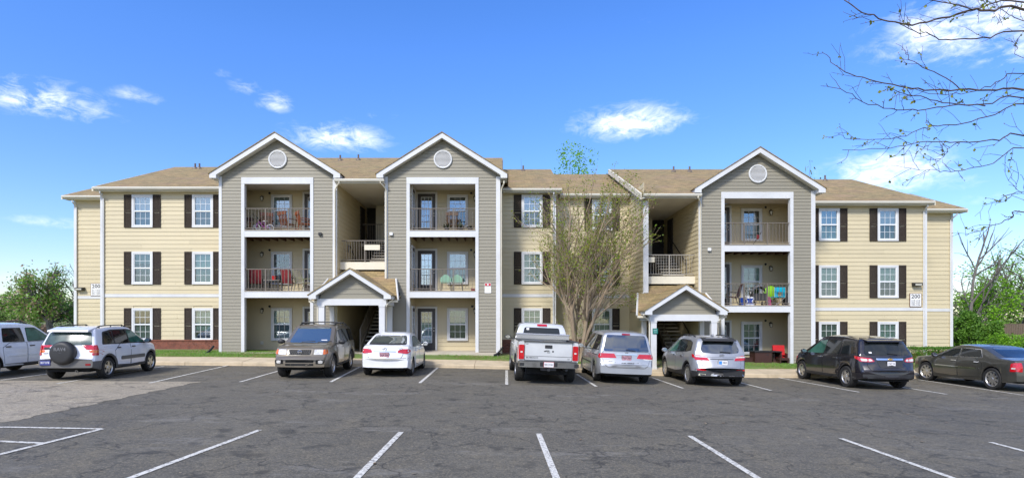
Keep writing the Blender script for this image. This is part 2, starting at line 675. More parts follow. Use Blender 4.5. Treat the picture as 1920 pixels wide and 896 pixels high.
def mat_line():
    m, nt, bs = _nodes('road_paint')
    n = noise(nt, 18, 5, .7, 'World')
    n2 = noise(nt, 2.2, 4, .6, 'World')
    n3 = noise(nt, 55, 3, .7, 'World')
    c = ramp(nt, n, [(.38, (.15, .135, .12)), (.50, (.66, .63, .55))])
    c = mixc(nt, ramp(nt, n3, [(.56, (0, 0, 0)), (.64, (.8, .8, .8))]), c, (.2, .18, .15))
    c = mixc(nt, ramp(nt, n2, [(.45, (0, 0, 0)), (.7, (.35, .35, .35))]), c, (.42, .39, .33))
    nt.links.new(c, bs.inputs['Base Color'])
    bs.inputs['Roughness'].default_value = .75
    return m


M['line'] = mat_line()

# ------------------------------------------------------------------ ground, lot, kerb
KX = [-60, -20, -14, -6, -2, 0, 6, 10.6, 17, 60]
KZ = [.32, .29, .26, .19, .14, .09, -.17, -.26, -.29, -.33]
YK, YN = 23.0, 10.3


def zk(x):
    return float(np.interp(x, KX, KZ))


def zn(x):
    return float(np.interp(x, [-30, -9, 9, 30], [.22, .16, -.15, -.3]))


def lot_z(x, y):
    t = (y - YN) / (YK - YN)
    if t < 0:
        t *= .5
    return zn(x) * (1 - t) + zk(x) * t


def yard_z(x, y):
    """ground behind the kerb"""
    t = min(1.0, max(0.0, (y - 24.25) / 1.4))
    z = zk(x) + .26 + .17 * t
    if y > 45:
        z += min(2.0, (y - 45) * .01)
    return z


def ground_hit(px, py, h=0):
    z = 0
    for _ in range(12):
        y = (EYE - z - h) * F / (py - CY)
        x = (px - CX) * y / F
        z = lot_z(x, y)
    return x, y


def sheet(name, x0, x1, y0, y1, nx, ny, zf, mat, kind='structure', dz=0):
    mb = MB()
    xs = np.linspace(x0, x1, nx + 1)
    ys = np.linspace(y0, y1, ny + 1)
    vs = [(x, y, zf(x, y) + dz) for y in ys for x in xs]
    fs = [(j * (nx + 1) + i, j * (nx + 1) + i + 1, (j + 1) * (nx + 1) + i + 1, (j + 1) * (nx + 1) + i) for j in range(ny) for i in range(nx)]
    mb.add(vs, fs)
    return mb.build(name, mat, smooth=True, kind=kind)


def mat_ground():
    m, nt, bs = _nodes('ground_soil_and_grass')
    a = noise(nt, .7, 6, .65, 'World')
    b = noise(nt, 9, 5, .7, 'World')
    c = ramp(nt, a, [(.38, (.20, .13, .07)), (.52, (.10, .17, .03)), (.7, (.085, .20, .025))])
    c = mixc(nt, ramp(nt, b, [(.4, (0, 0, 0)), (.7, (.6, .6, .6))]), c, (.21, .15, .085))
    nt.links.new(c, bs.inputs['Base Color'])
    bs.inputs['Roughness'].default_value = .95
    bump(nt, bs, b, .6, .03)
    return m


M['ground'] = mat_ground()


def build_ground():
    xs = [-1500, -400, -150, -80] + list(np.arange(-60, 61, 2.0)) + [80, 150, 400, 1500]
    ys = [-400, -100, -40, -10, 0, 8, 16, 22.9, 23.3, 24.2, 24.25, 24.6, 25.0, 25.4, 25.7, 27, 30, 36, 45, 60, 90, 150, 400, 1500]

    def gz(x, y):
        if y < 23.2:
            return lot_z(x, max(y, -12)) - .16
        if y < 24.22:
            return zk(x) + .05
        return yard_z(x, y)
    mb = MB()
    nx = len(xs)
    mb.add([(x, y, gz(x, y)) for y in ys for x in xs],
           [(j * nx + i, j * nx + i + 1, (j + 1) * nx + i + 1, (j + 1) * nx + i) for j in range(len(ys) - 1) for i in range(nx - 1)])
    mb.build('ground', M['ground'], smooth=True, kind='structure')
    sheet('parking_lot', -45, 45, -12, 23.02, 90, 40, lot_z, M['asphalt'])
    # old driveway surface coming in from the left, with an irregular broken edge
    mb = MB()
    ys = np.linspace(10.62, 17.35, 60)
    edge = [-9.42 + .05 * math.sin(y * 7) + rng.uniform(-.05, .05) for y in ys]
    vs, fs = [], []
    cols = 18
    for y, e in zip(ys, edge):
        for i in range(cols):
            x = -45 + (e + 45) * i / (cols - 1)
            vs.append((x, y, lot_z(x, y) + .005))
    for j in range(len(ys) - 1):
        for i in range(cols - 1):
            fs.append((j * cols + i, j * cols + i + 1, (j + 1) * cols + i + 1, (j + 1) * cols + i))
    mb.add(vs, fs).build('driveway', M['oldasphalt'], smooth=True, kind='structure')


def stripe(p, q, w=.1, name='parking_line'):
    (x0, y0), (x1, y1) = p, q
    d = Vector((x1 - x0, y1 - y0, 0))
    ln = d.length
    d.normalize()
    n = Vector((-d.y, d.x, 0))
    k = max(2, int(ln / .5))
    mb = MB()
    vs, fs = [], []
    for i in range(k + 1):
        t = i / k
        for s in (-1, 1):
            x = x0 + (x1 - x0) * t + n.x * s * w / 2
            y = y0 + (y1 - y0) * t + n.y * s * w / 2
            vs.append((x, y, lot_z(x, y) + .009))
    for i in range(k):
        fs.append((2 * i, 2 * i + 1, 2 * i + 3, 2 * i + 2))
    o = mb.add(vs, fs).build(name, M['line'], kind='structure')
    return o


def build_lines():
    far = [((0, 713), (95, 700)), ((107, 719), (307, 686.6)), ((280, 718), (432, 684)), ((450, 716), (532, 692.5)), ((620, 716), (676, 687)), ((787, 718), (823, 687)),
           ((950, 721), (950, 694)), ((1118, 724.5), (1081, 701)), ((1281, 728), (1222, 707.5)), ((1446, 732), (1372, 713)), ((1611, 735), (1460, 708)),
           ((1775, 739), (1600, 711.5)), ((1920, 741), (1722, 711.5))]
    for a, b in far:
        stripe(ground_hit(*a), ground_hit(*b))
    for a, b in [((487, 806), (245, 896)), ((752, 810), (669, 896)), ((1010, 813), (1043, 896)), ((1293, 817), (1420, 896)), ((1577, 822), (1785, 896)), ((1857, 829), (2110, 896))]:
        p, q = ground_hit(*a), ground_hit(*b)
        d = (q[0] - p[0], q[1] - p[1])
        k = 5.4 / math.hypot(*d)
        stripe(p, (p[0] + d[0] * k, p[1] + d[1] * k))
    # hatched no-parking triangle at the left
    a = ground_hit(192, 804)
    b = ground_hit(0, 852)
    d = (b[0] - a[0], b[1] - a[1])
    k = 5.4 / math.hypot(*d)
    b2 = (a[0] + d[0] * k, a[1] + d[1] * k)
    stripe(a, b2)
    stripe((a[0] - 6.0, a[1] + .02), (a[0] - .02, a[1]))
    for t in (.22, .5, .78):
        p = (a[0] + d[0] * k * t, a[1] + d[1] * k * t)
        stripe((a[0] - 6.0, a[1] + .1 - 1.05 * (t / .22) * .62), p)


def build_kerb():
    k = put('sidewalk', None)
    k.empty_display_size = .2
    k['kind'] = 'structure'
    x = -30.0
    i = 0
    while x < 32:
        ln = 2.35 if i % 3 else 2.5
        x1 = x + ln - .014
        mb = MB()
        j = rng.uniform(-.006, .006)
        za, zb = zk(x), zk(x1)
        # cross section: gutter lip, kerb face, rounded nose, walk surface
        sec = [(22.96, -.3), (22.96, .005), (22.99, .01), (23.0, .115), (23.02, .14), (23.06, .152 + j), (23.6, .20 + j), (24.22, .255 + j), (24.22, -.3)]
        vs = [(x, y, za + z) for y, z in sec] + [(x1, y, zb + z) for y, z in sec]
        n = len(sec)
        fs = [tuple(range(n)), tuple(range(2 * n - 1, n - 1, -1))] + [(q, q + n, (q + 1) % n + n, (q + 1) % n) for q in range(n)]
        mb.add(vs, fs)
        mb.build('sidewalk_slab', M['kerb'], k)
        x += ln
        i += 1


def build_grass():
    mats = [mat_leaf('lawn_grass', [(.07, .19, .012), (.12, .30, .02), (.20, .38, .04), (.28, .30, .09)], .3)]
    mb = MB()
    spans = [(-18.6, -8.2, 1.0), (-2.95, -.1, .75), (-.1, 6.0, .65), (9.4, 14.5, .75), (14.5, 21, .7), (-30, -18.6, .7), (21, 26, .6)]
    for x0, x1, den in spans:
        n = int((x1 - x0) * 1500 * den)
        for _ in range(n):
            x = rng.uniform(x0, x1)
            y = 24.26 + (1.2 if x0 > -18 else 1.6) * rng.random()
            # bare earth patches
            if den < .9 and math.sin(x * 2.3 + 1.7) + math.sin(y * 5 + x) + rng.uniform(-.7, .7) > .9:
                continue
            z = yard_z(x, y) - .01
            h = rng.uniform(.03, .085)
            a = rng.uniform(0, PI)
            w = .007
            dx, dy = math.cos(a) * w, math.sin(a) * w
            lx, ly = rng.uniform(-.04, .04), rng.uniform(-.04, .04)
            mb.add([(x - dx, y - dy, z), (x + dx, y + dy, z), (x + lx, y + ly, z + h)], [(0, 1, 2)])
    me = bpy.data.meshes.new('grass')
    me.from_pydata(mb.v, [], mb.f)
    me.materials.append(mats[0])
    put('grass', me, kind='stuff')
    # litter of dry leaves and grit on the asphalt
    mb = MB()
    for _ in range(620):
        x, y = rng.uniform(-14, 22), 5.5 + 17.3 * rng.random() ** .7
        if rng.random() < .5:
            y = rng.uniform(21.5, 22.95)
        z = lot_z(x, y) + .012
        s = rng.uniform(.012, .04)
        a = rng.uniform(0, 6.28)
        vs = []
        for k in range(4):
            t = a + k * PI / 2
            q = s * (1.4 if k % 2 else .7)
            vs.append((x + math.cos(t) * q, y + math.sin(t) * q, z + rng.uniform(0, .012)))
        mb.add(vs, [(0, 1, 2, 3)])
    me = bpy.data.meshes.new('leaf_litter')
    me.from_pydata(mb.v, [], mb.f)
    me.materials.append(mat_leaf('dry_leaves', [(.10, .06, .03), (.22, .15, .08), (.33, .27, .18)], .1))
    put('leaf_litter', me, kind='stuff')


build_ground()
build_lines()
build_kerb()
build_grass()

# ------------------------------------------------------------------ the apartment building
B = thing('apartment_building', 'long three-storey apartment building with beige and grey siding and three gabled balcony towers', 'building')
YF, YW, YM, YE = 25.5, 27.3, 28.3, 29.4
DZ = -.66
BASE = .62
PITCH = .416
BOARDS = []      # siding boards, linked at the end of the building
OPENINGS = []    # (x0, x1, z0, z1, y) of every window and door in a front-facing wall
BACKING = []     # sheathing behind the boards, cut around the openings


def siding(o, ang, length, z0, z1, exp, key, gable=None, seen=1.0, holes=()):
    """lap siding on the plane through o (x, y); ang rotates the outward normal from -y about z.
    gable = (uc, zapex, slope) clips the boards under a roof slope."""
    n = max(1, round((z1 - z0) / exp))
    h = (z1 - z0) / n
    for i in range(n):
        zb, zt = z0 + i * h, z0 + (i + 1) * h
        spans = [(0.0, length)]
        for (a, b, c, d) in holes:
            if zt > c + .01 and zb < d - .01:
                nw = []
                for (p, q) in spans:
                    if b <= p or a >= q:
                        nw.append((p, q))
                    else:
                        if a - p > .02:
                            nw.append((p, a))
                        if q - b > .02:
                            nw.append((b, q))
                spans = nw
        for (a, b) in spans:
            if gable:
                uc, za, sl = gable
                wb, wt = (za - zb) / sl, (za - zt) / sl
                if wb < .06:
                    continue
                ub = (max(a, uc - wb), min(b, uc + wb))
                ut = (max(a, uc - max(wt, 0)), min(b, uc + max(wt, 0)))
                BOARDS.append((seen * h * (ub[1] - ub[0]), o, ang, ub, ut, zb, h, key))
            elif b - a > 3.9:
                c = a + (b - a) * rng.uniform(.28, .72)
                for (p, q) in ((a, c - .002), (c + .002, b)):
                    BOARDS.append((seen * h * (q - p), o, ang, (p, q), (p, q), zb, h, key))
            else:
                BOARDS.append((seen * h * (b - a), o, ang, (a, b), (a, b), zb, h, key))


_bm = {}


def board_verts(ub, ut, h):
    p0, p1 = -.021, -.003
    u0 = ub[0]
    vs = []
    for (a, b, y, z) in ((ub[0], ub[1], p0, 0), (ut[0], ut[1], p1, h + .004), (ub[0], ub[1], .01, 0), (ut[0], ut[1], .01, h + .004)):
        vs += [(a - u0, y, z), (b - u0, y, z)]
    fs = [(0, 1, 3, 2), (4, 5, 1, 0), (2, 3, 7, 6), (0, 2, 6, 4), (1, 5, 7, 3)]
    return vs, fs


def cut_boards():
    out = []
    for b in BOARDS:
        ar, o, ang, ub, ut, zb, h, key = b
        spans = [(ub[0], ub[1])]
        if ang == 0 and ub == ut:
            for (x0, x1, z0, z1, y) in OPENINGS:
                if abs(y - o[1]) > .06 or zb + h < z0 + .01 or zb > z1 - .01:
                    continue
                a_, b_ = x0 - o[0], x1 - o[0]
                nw = []
                for (p, q) in spans:
                    if b_ <= p or a_ >= q:
                        nw.append((p, q))
                    else:
                        if a_ - p > .02:
                            nw.append((p, a_))
                        if q - b_ > .02:
                            nw.append((b_, q))
                spans = nw
        if spans == [(ub[0], ub[1])]:
            out.append(b)
        else:
            for (p, q) in spans:
                out.append((ar * (q - p) / max(.01, ub[1] - ub[0]), o, ang, (p, q), (p, q), zb, h, key))
    BOARDS[:] = out


def flush_backing():
    for (x0, x1, y0, y1, z0, z1, mat) in BACKING:
        ops = [o for o in OPENINGS if y0 - .2 < o[4] < y1 + .2 and o[1] > x0 and o[0] < x1]
        xs = sorted({x0, x1} | {max(x0, o[0]) for o in ops} | {min(x1, o[1]) for o in ops})
        mb = MB()
        for a, b in zip(xs[:-1], xs[1:]):
            cols = sorted((max(z0, o[2]), min(z1, o[3])) for o in ops if o[0] < (a + b) / 2 < o[1])
            z = z0
            for c, d in cols:
                if c > z + .005:
                    mb.box(a, b, y0, y1, z, c)
                z = max(z, d)
            if z1 > z + .005:
                mb.box(a, b, y0, y1, z, z1)
        mb.build('wall', M[mat], B)


def flush_boards(limit=292):
    cut_boards()
    flush_backing()
    BOARDS.sort(key=lambda b: -b[0])
    rest = {}
    for i, (ar, o, ang, ub, ut, zb, h, key) in enumerate(BOARDS):
        vs, fs = board_verts(ub, ut, h)
        u0 = ub[0]
        loc = Vector((o[0] + math.cos(ang) * u0, o[1] + math.sin(ang) * u0, zb))
        if i < limit:
            kk = (round(ub[1] - u0, 3), round(ut[0] - u0, 3), round(ut[1] - u0, 3), round(h, 3), key)
            if kk not in _bm:
                mb = MB()
                mb.add(vs, fs)
                _bm[kk] = mb.mesh('siding_board', M[key])
            put('siding_board', _bm[kk], B, loc, ang)
        else:
            mb = rest.setdefault(key, MB())
            Rz = Matrix.Rotation(ang, 4, 'Z')
            mb.add([tuple(loc + Rz @ Vector(v)) for v in vs], fs)
    n = MB()
    mats = []
    for k, mb in rest.items():
        n.add(mb.v, mb.f, len(mats))
        mats.append(M[k])
    if n.v:
        n.build('siding', mats, B, kind='stuff')


def bx(name, mat, *boxes, parent=None, label=None):
    mb = MB()
    for b in boxes:
        mb.box(*b)
    return mb.build(name, mat if not isinstance(mat, str) else M[mat], parent or B, label=label)


# ---------------- windows
CW, CH = 1.02, 1.59


def _window_frame():
    mb = MB()
    w, h = CW / 2, CH
    t = .095
    # casing
    mb.box(-w, w, -.045, .005, -t, 0)
    mb.box(-w, w, -.055, .005, -h, -h + t * .9)
    mb.box(-w, -w + t, -.044, .005, -h + t * .9, -t)
    mb.box(w - t, w, -.044, .005, -h + t * .9, -t)
    # vinyl frame and sashes
    a = w - t
    f = .035
    mb.box(-a, -a + f, -.03, .09, -h + t * .9, -t, 1)
    mb.box(a - f, a, -.03, .09, -h + t * .9, -t, 1)
    mb.box(-a + f, a - f, -.03, .09, -t - f, -t, 1)
    mb.box(-a + f, a - f, -.03, .09, -h + t * .9, -h + t * .9 + f, 1)
    zm = -h / 2 - .0
    mb.box(-a + f, a - f, -.022, .05, zm - .03, zm + .03, 1)
    g = a - f
    # muntins
    for (z0, z1, y) in ((zm + .03, -t - f, -.004), (-h + t * .9 + f, zm - .03, .016)):
        for k in (1, 2):
            x = -g + 2 * g * k / 3
            mb.box(x - .007, x + .007, y, y + .012, z0, z1, 1)
        z = (z0 + z1) / 2
        for k in range(3):
            x0, x1 = -g + 2 * g * k / 3 + .007, -g + 2 * g * (k + 1) / 3 - .007
            mb.box(x0, x1, y, y + .012, z - .007, z + .007, 1)
    return mb, g, zm, t, f


_wf, WG, WZM, WT, WFR = _window_frame()
_pm = {}


def pane_mesh(w, h, key):
    kk = (round(w, 3), round(h, 3), key)
    if kk not in _pm:
        mb = MB()
        mb.box(-w / 2, w / 2, 0, .004, -h / 2, h / 2)
        _pm[kk] = mb.mesh('pane', M[key])
    return _pm[kk]


_fm = {}


def window(x, ztop, y, upper='blind', lower='blind_dim', pane='pane', fine=True, open_=False):
    if 'f' not in _fm:
        _fm['f'] = _wf.mesh('window', [M['white'], M['vinyl']])
    OPENINGS.append((x - CW / 2 + .05, x + CW / 2 - .05, ztop - CH + .05, ztop - .05, y))
    o = put('window', _fm['f'], B, (x, y - .012, ztop))
    zt, zb = -WT - WFR, -CH + WT * .9 + WFR
    for (z0, z1, yy, pk) in ((WZM + .03, zt, .0, pane), (zb, WZM - .03, .02, 'pane' if pane != 'pane_blue' else pane)):
        if fine:
            w, h = (2 * WG) / 3 - .012, (z1 - z0) / 2 - .004
            for i in range(3):
                for j in range(2):
                    put('pane', pane_mesh(w, h, pk), o, (-WG + (2 * WG) * (i + .5) / 3, yy + .002, z0 + (z1 - z0) * (j + .5) / 2))
        else:
            put('pane', pane_mesh(2 * WG, z1 - z0, pk), o, (0, yy + .008, (z0 + z1) / 2))
    # what hangs behind the glass, and the dim room
    mb = MB()
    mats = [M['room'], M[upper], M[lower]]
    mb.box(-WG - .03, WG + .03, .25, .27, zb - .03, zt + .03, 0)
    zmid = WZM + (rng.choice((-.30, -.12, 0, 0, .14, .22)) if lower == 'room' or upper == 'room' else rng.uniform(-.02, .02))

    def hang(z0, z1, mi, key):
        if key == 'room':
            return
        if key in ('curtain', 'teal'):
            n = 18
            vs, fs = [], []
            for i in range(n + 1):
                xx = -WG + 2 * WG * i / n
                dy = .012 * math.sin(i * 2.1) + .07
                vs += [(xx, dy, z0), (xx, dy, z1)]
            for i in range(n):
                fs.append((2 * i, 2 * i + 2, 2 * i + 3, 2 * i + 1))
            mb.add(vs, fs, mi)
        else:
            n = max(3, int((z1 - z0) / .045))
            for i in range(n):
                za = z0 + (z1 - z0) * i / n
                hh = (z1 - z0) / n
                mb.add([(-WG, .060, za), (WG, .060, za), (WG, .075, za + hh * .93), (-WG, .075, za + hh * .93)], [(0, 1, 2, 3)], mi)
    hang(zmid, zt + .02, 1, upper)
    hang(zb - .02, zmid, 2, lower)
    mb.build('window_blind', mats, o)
    if open_:
        pass
    return o


def _shutter(w=.375, h=1.59):
    mb = MB()
    s = .045
    mb.box(-w / 2, -w / 2 + s, -.035, 0, -h, 0)
    mb.box(w / 2 - s, w / 2, -.035, 0, -h, 0)
    for z in (0, -h / 2 + .04, -h + .09):
        mb.box(-w / 2 + s, w / 2 - s, -.034, 0, z - .09 if z else -.08, z)
    n = 30
    for i in range(n):
        z = -.085 - (h - .18) * i / n
        if abs(z + h / 2) < .06:
            continue
        vs = [(-w / 2 + s, -.026, z - .04), (w / 2 - s, -.026, z - .04), (w / 2 - s, -.008, z), (-w / 2 + s, -.008, z)]
        mb.add(vs, [(0, 1, 2, 3)])
    return mb.mesh('shutter', M['shutter'])


_sh = _shutter()


def shutter(x, ztop, y):
    put('shutter', _sh, B, (x, y - .022, ztop))


def shuttered(x, ztop, y, left=True, right=True, **k):
    window(x, ztop, y, **k)
    if left:
        shutter(x - CW / 2 - .19, ztop, y)
    if right:
        shutter(x + CW / 2 + .19, ztop, y)


def door(x, zbase, y, pane='pane', ang=0, glass='curtain', w=.86, h=2.03):
    """brown door with a white fifteen-light glass insert, white casing"""
    mb = MB()
    c = .09
    mb.box(-w / 2 - c, -w / 2, -.04, .01, 0, h + c)
    mb.box(w / 2, w / 2 + c, -.04, .01, 0, h + c)
    mb.box(-w / 2, w / 2, -.041, .01, h, h + c)
    if ang == 0:
        OPENINGS.append((x - w / 2 - .04, x + w / 2 + .04, zbase, zbase + h + .04, y))
    e = put('door', None, B, (x, y, zbase), ang)
    e.empty_display_size = .2
    mb.build('door_casing', M['white'], e)
    gw, g0, g1 = .27, .36, 1.87
    mb = MB()
    mb.box(-w / 2 + .004, -gw, -.012, .03, .01, h - .004)
    mb.box(gw, w / 2 - .004, -.012, .03, .01, h - .004)
    mb.box(-gw, gw, -.012, .03, .01, g0)
    mb.box(-gw, gw, -.012, .03, g1, h - .004)
    mb.build('door_leaf', M['door'], e)
    mb = MB()
    for (a, b) in ((-gw, -gw + .025), (gw - .025, gw)):
        mb.box(a, b, -.02, -.008, g0, g1)
    for (a, b) in ((g0, g0 + .025), (g1 - .025, g1)):
        mb.box(-gw + .025, gw - .025, -.02, -.008, a, b)
    for k in (1, 2):
        xx = -gw + 2 * gw * k / 3
        mb.box(xx - .008, xx + .008, -.018, -.008, g0 + .025, g1 - .025)
    for k in range(1, 5):
        z = g0 + (g1 - g0) * k / 5
        mb.box(-gw + .025, gw - .025, -.0185, -.0085, z - .008, z + .008)
    mb.build('light_grid', M['vinyl'], e)
    put('pane', pane_mesh(2 * gw, g1 - g0, pane), e, (0, -.004, (g0 + g1) / 2))
    mb = MB()
    n = 14
    vs, fs = [], []
    zc = g0 + (g1 - g0) * (.0 if glass == 'curtain' else .6)
    for i in range(n + 1):
        xx = -gw + 2 * gw * i / n
        dy = .035 + .008 * math.sin(i * 2.2)
        vs += [(xx, dy, zc), (xx, dy, g1 - .2 if glass == 'curtain' else g1)]
    for i in range(n):
        fs.append((2 * i, 2 * i + 2, 2 * i + 3, 2 * i + 1))
    mb.add(vs, fs, 1)
    mb.box(-gw, gw, .06, .07, g0, g1, 0)
    mb.build('door_curtain', [M['room'], M['curtain']], e)
    mb = MB()
    s = 1
    mb.lathe([(.0, -.075), (.025, -.07), (.03, -.05), (.012, -.04), (.03, -.012)], 10, 'y', (s * (w / 2 - .07), 0, .95))
    mb.lathe([(.0, -.03), (.025, -.03), (.028, -.012)], 10, 'y', (s * (w / 2 - .07), 0, 1.08))
    mb.build('door_knob', M['lampglass'], e, smooth=True)
    return e


def wall_lantern(x, y, z):
    mb = MB()
    mb.box(-.05, .05, -.02, 0, -.08, .08)
    mb.tube([(0, -.01, .06), (0, -.09, .11), (0, -.1, .06)], .012)
    mb.lathe([(.0, .075), (.03, .07), (.085, .02), (.085, .01)], 8, 'z', (0, -.1, .0))
    mb.lathe([(.055, -.15), (.03, -.17), (.0, -.17)], 8, 'z', (0, -.1, 0))
    for k in range(4):
        a = PI / 4 + k * PI / 2
        mb.tube([(.075 * math.cos(a), -.1 + .075 * math.sin(a), .01), (.055 * math.cos(a), -.1 + .055 * math.sin(a), -.155)], .007, 4)
    o = mb.build('wall_lantern', M['black'], B, loc=(x, y, z))
    MB().lathe([(.062, .005), (.045, -.15)], 8, 'z', (0, -.1, 0)).build('lantern_glass', M['lampglass'], o)


def small_round(name, x, y, z, r, mat, t=.03):
    MB().lathe([(0, -t), (r * .8, -t), (r, 0)], 10, 'y').build(name, mat, B, loc=(x, y, z))


_bal = {}


def railing(x0, x1, y, zdeck, mat='rail', h=1.0, posts=(), ang=0, spacing=.145, panel=None, ends=True):
    L = x1 - x0
    mb = MB()
    mb.box(0, L, -.025, .025, h - .035, h)
    o = mb.build('railing', M[mat], B, loc=(x0, y, zdeck), rz=ang)
    MB().box(0, L, -.018, .018, .075, .105).build('bottom_rail', M[mat], o)
    if (h, mat) not in _bal:
        _bal[(h, mat)] = MB().box(-.008, .008, -.008, .008, .10, h - .035).mesh('baluster', M[mat])
        _bal[(h, mat, 'p')] = MB().box(-.025, .025, -.0255, .0255, .0, h - .036).mesh('rail_post', M[mat])
    n = max(2, int(L / spacing))
    for i in range(1, n):
        put('baluster', _bal[(h, mat)], o, (L * i / n, 0, 0))
    for p in posts:
        put('rail_post', _bal[(h, mat, 'p')], o, (p - x0, 0, 0))
    return o


def gable_front(xc, yfront, apex, half, slope, ovh, facia, ridge_y1, names=('rake_board', 'gable_roof', 'rake_soffit')):
    """white rake boards, soffits and the two roof slopes of a front gable"""
    tipz = apex - slope * half
    y0 = yfront - ovh
    for s in (-1, 1):
        # rake board with a plumb cut and a small boxed return at the tip
        poly = [(xc, apex), (xc + s * half, tipz), (xc + s * half, tipz - facia * .82), (xc + s * (half - .30), tipz - facia * .82), (xc + s * (half - .30), tipz + slope * .30 - facia), (xc, apex - facia)]
        MB().prism(poly, y0 - .03, y0).build(names[0], M['white'], B)
        a = [(xc, y0 + .002, apex - facia + .06), (xc + s * (half - .28), y0 + .002, tipz + slope * .28 - facia + .06), (xc + s * (half - .28), yfront + .1, tipz + slope * .28 - facia + .06), (xc, yfront + .1, apex - facia + .06)]
        MB().slab(a, .05).build(names[2], M['soffit'], B)
        # boxed eave return running back along the side
        MB().box(*(sorted((xc + s * half, xc + s * (half - .30)))), y0 + .001, yfront + .6, tipz - facia * .8, tipz - .02).build('eave_return', M['white'], B)
        e = half + .05
        top = [(xc, y0 - .06, apex + .045), (xc + s * e, y0 - .06, apex + .045 - slope * e), (xc + s * e, ridge_y1, apex + .045 - slope * e), (xc, ridge_y1, apex + .045)]
        MB().slab(top, .042).build(names[1], M['shingle'], B)


def round_vent(x, y, z, r=.42):
    mb = MB()
    mb.lathe([(r - .07, -.01), (r - .07, -.05), (r - .03, -.06), (r, -.045), (r, 0)], 32, 'y')
    mb.lathe([(0, -.004), (r - .06, -.004)], 32, 'y', mi=1)
    o = mb.build('round_vent', [M['white'], M['vent_shade']], B, loc=(x, y, z), smooth=True, sharp=35)
    n = 13
    q = r - .075
    for i in range(n):
        zz = -q + 2 * q * (i + .5) / n
        w = math.sqrt(max(0, q * q - zz * zz)) - .005
        if w < .05:
            continue
        MB().add([(-w, -.05, zz - .017), (w, -.05, zz - .017), (w, -.03, zz + .014), (-w, -.03, zz + .014)], [(0, 1, 2, 3)]).build('vent_slat', M['white'], o)


def downspout(pts, mat='white', r=.034):
    mb = MB()
    for a, b in zip(pts[:-1], pts[1:]):
        pass
    mb.tube(pts, r, 8)
    return mb.build('downspout', M[mat], B, smooth=True, sharp=40)


def joists(x0, x1, y0, y1, z):
    mb = MB()
    x = x0 + .2
    while x < x1:
        mb.box(x - .02, x + .02, y0, y1, z - .19, z)
        x += .4
    mb.build('deck_joists', M['wood'], B, kind='stuff')


ROOMW = M['beige']


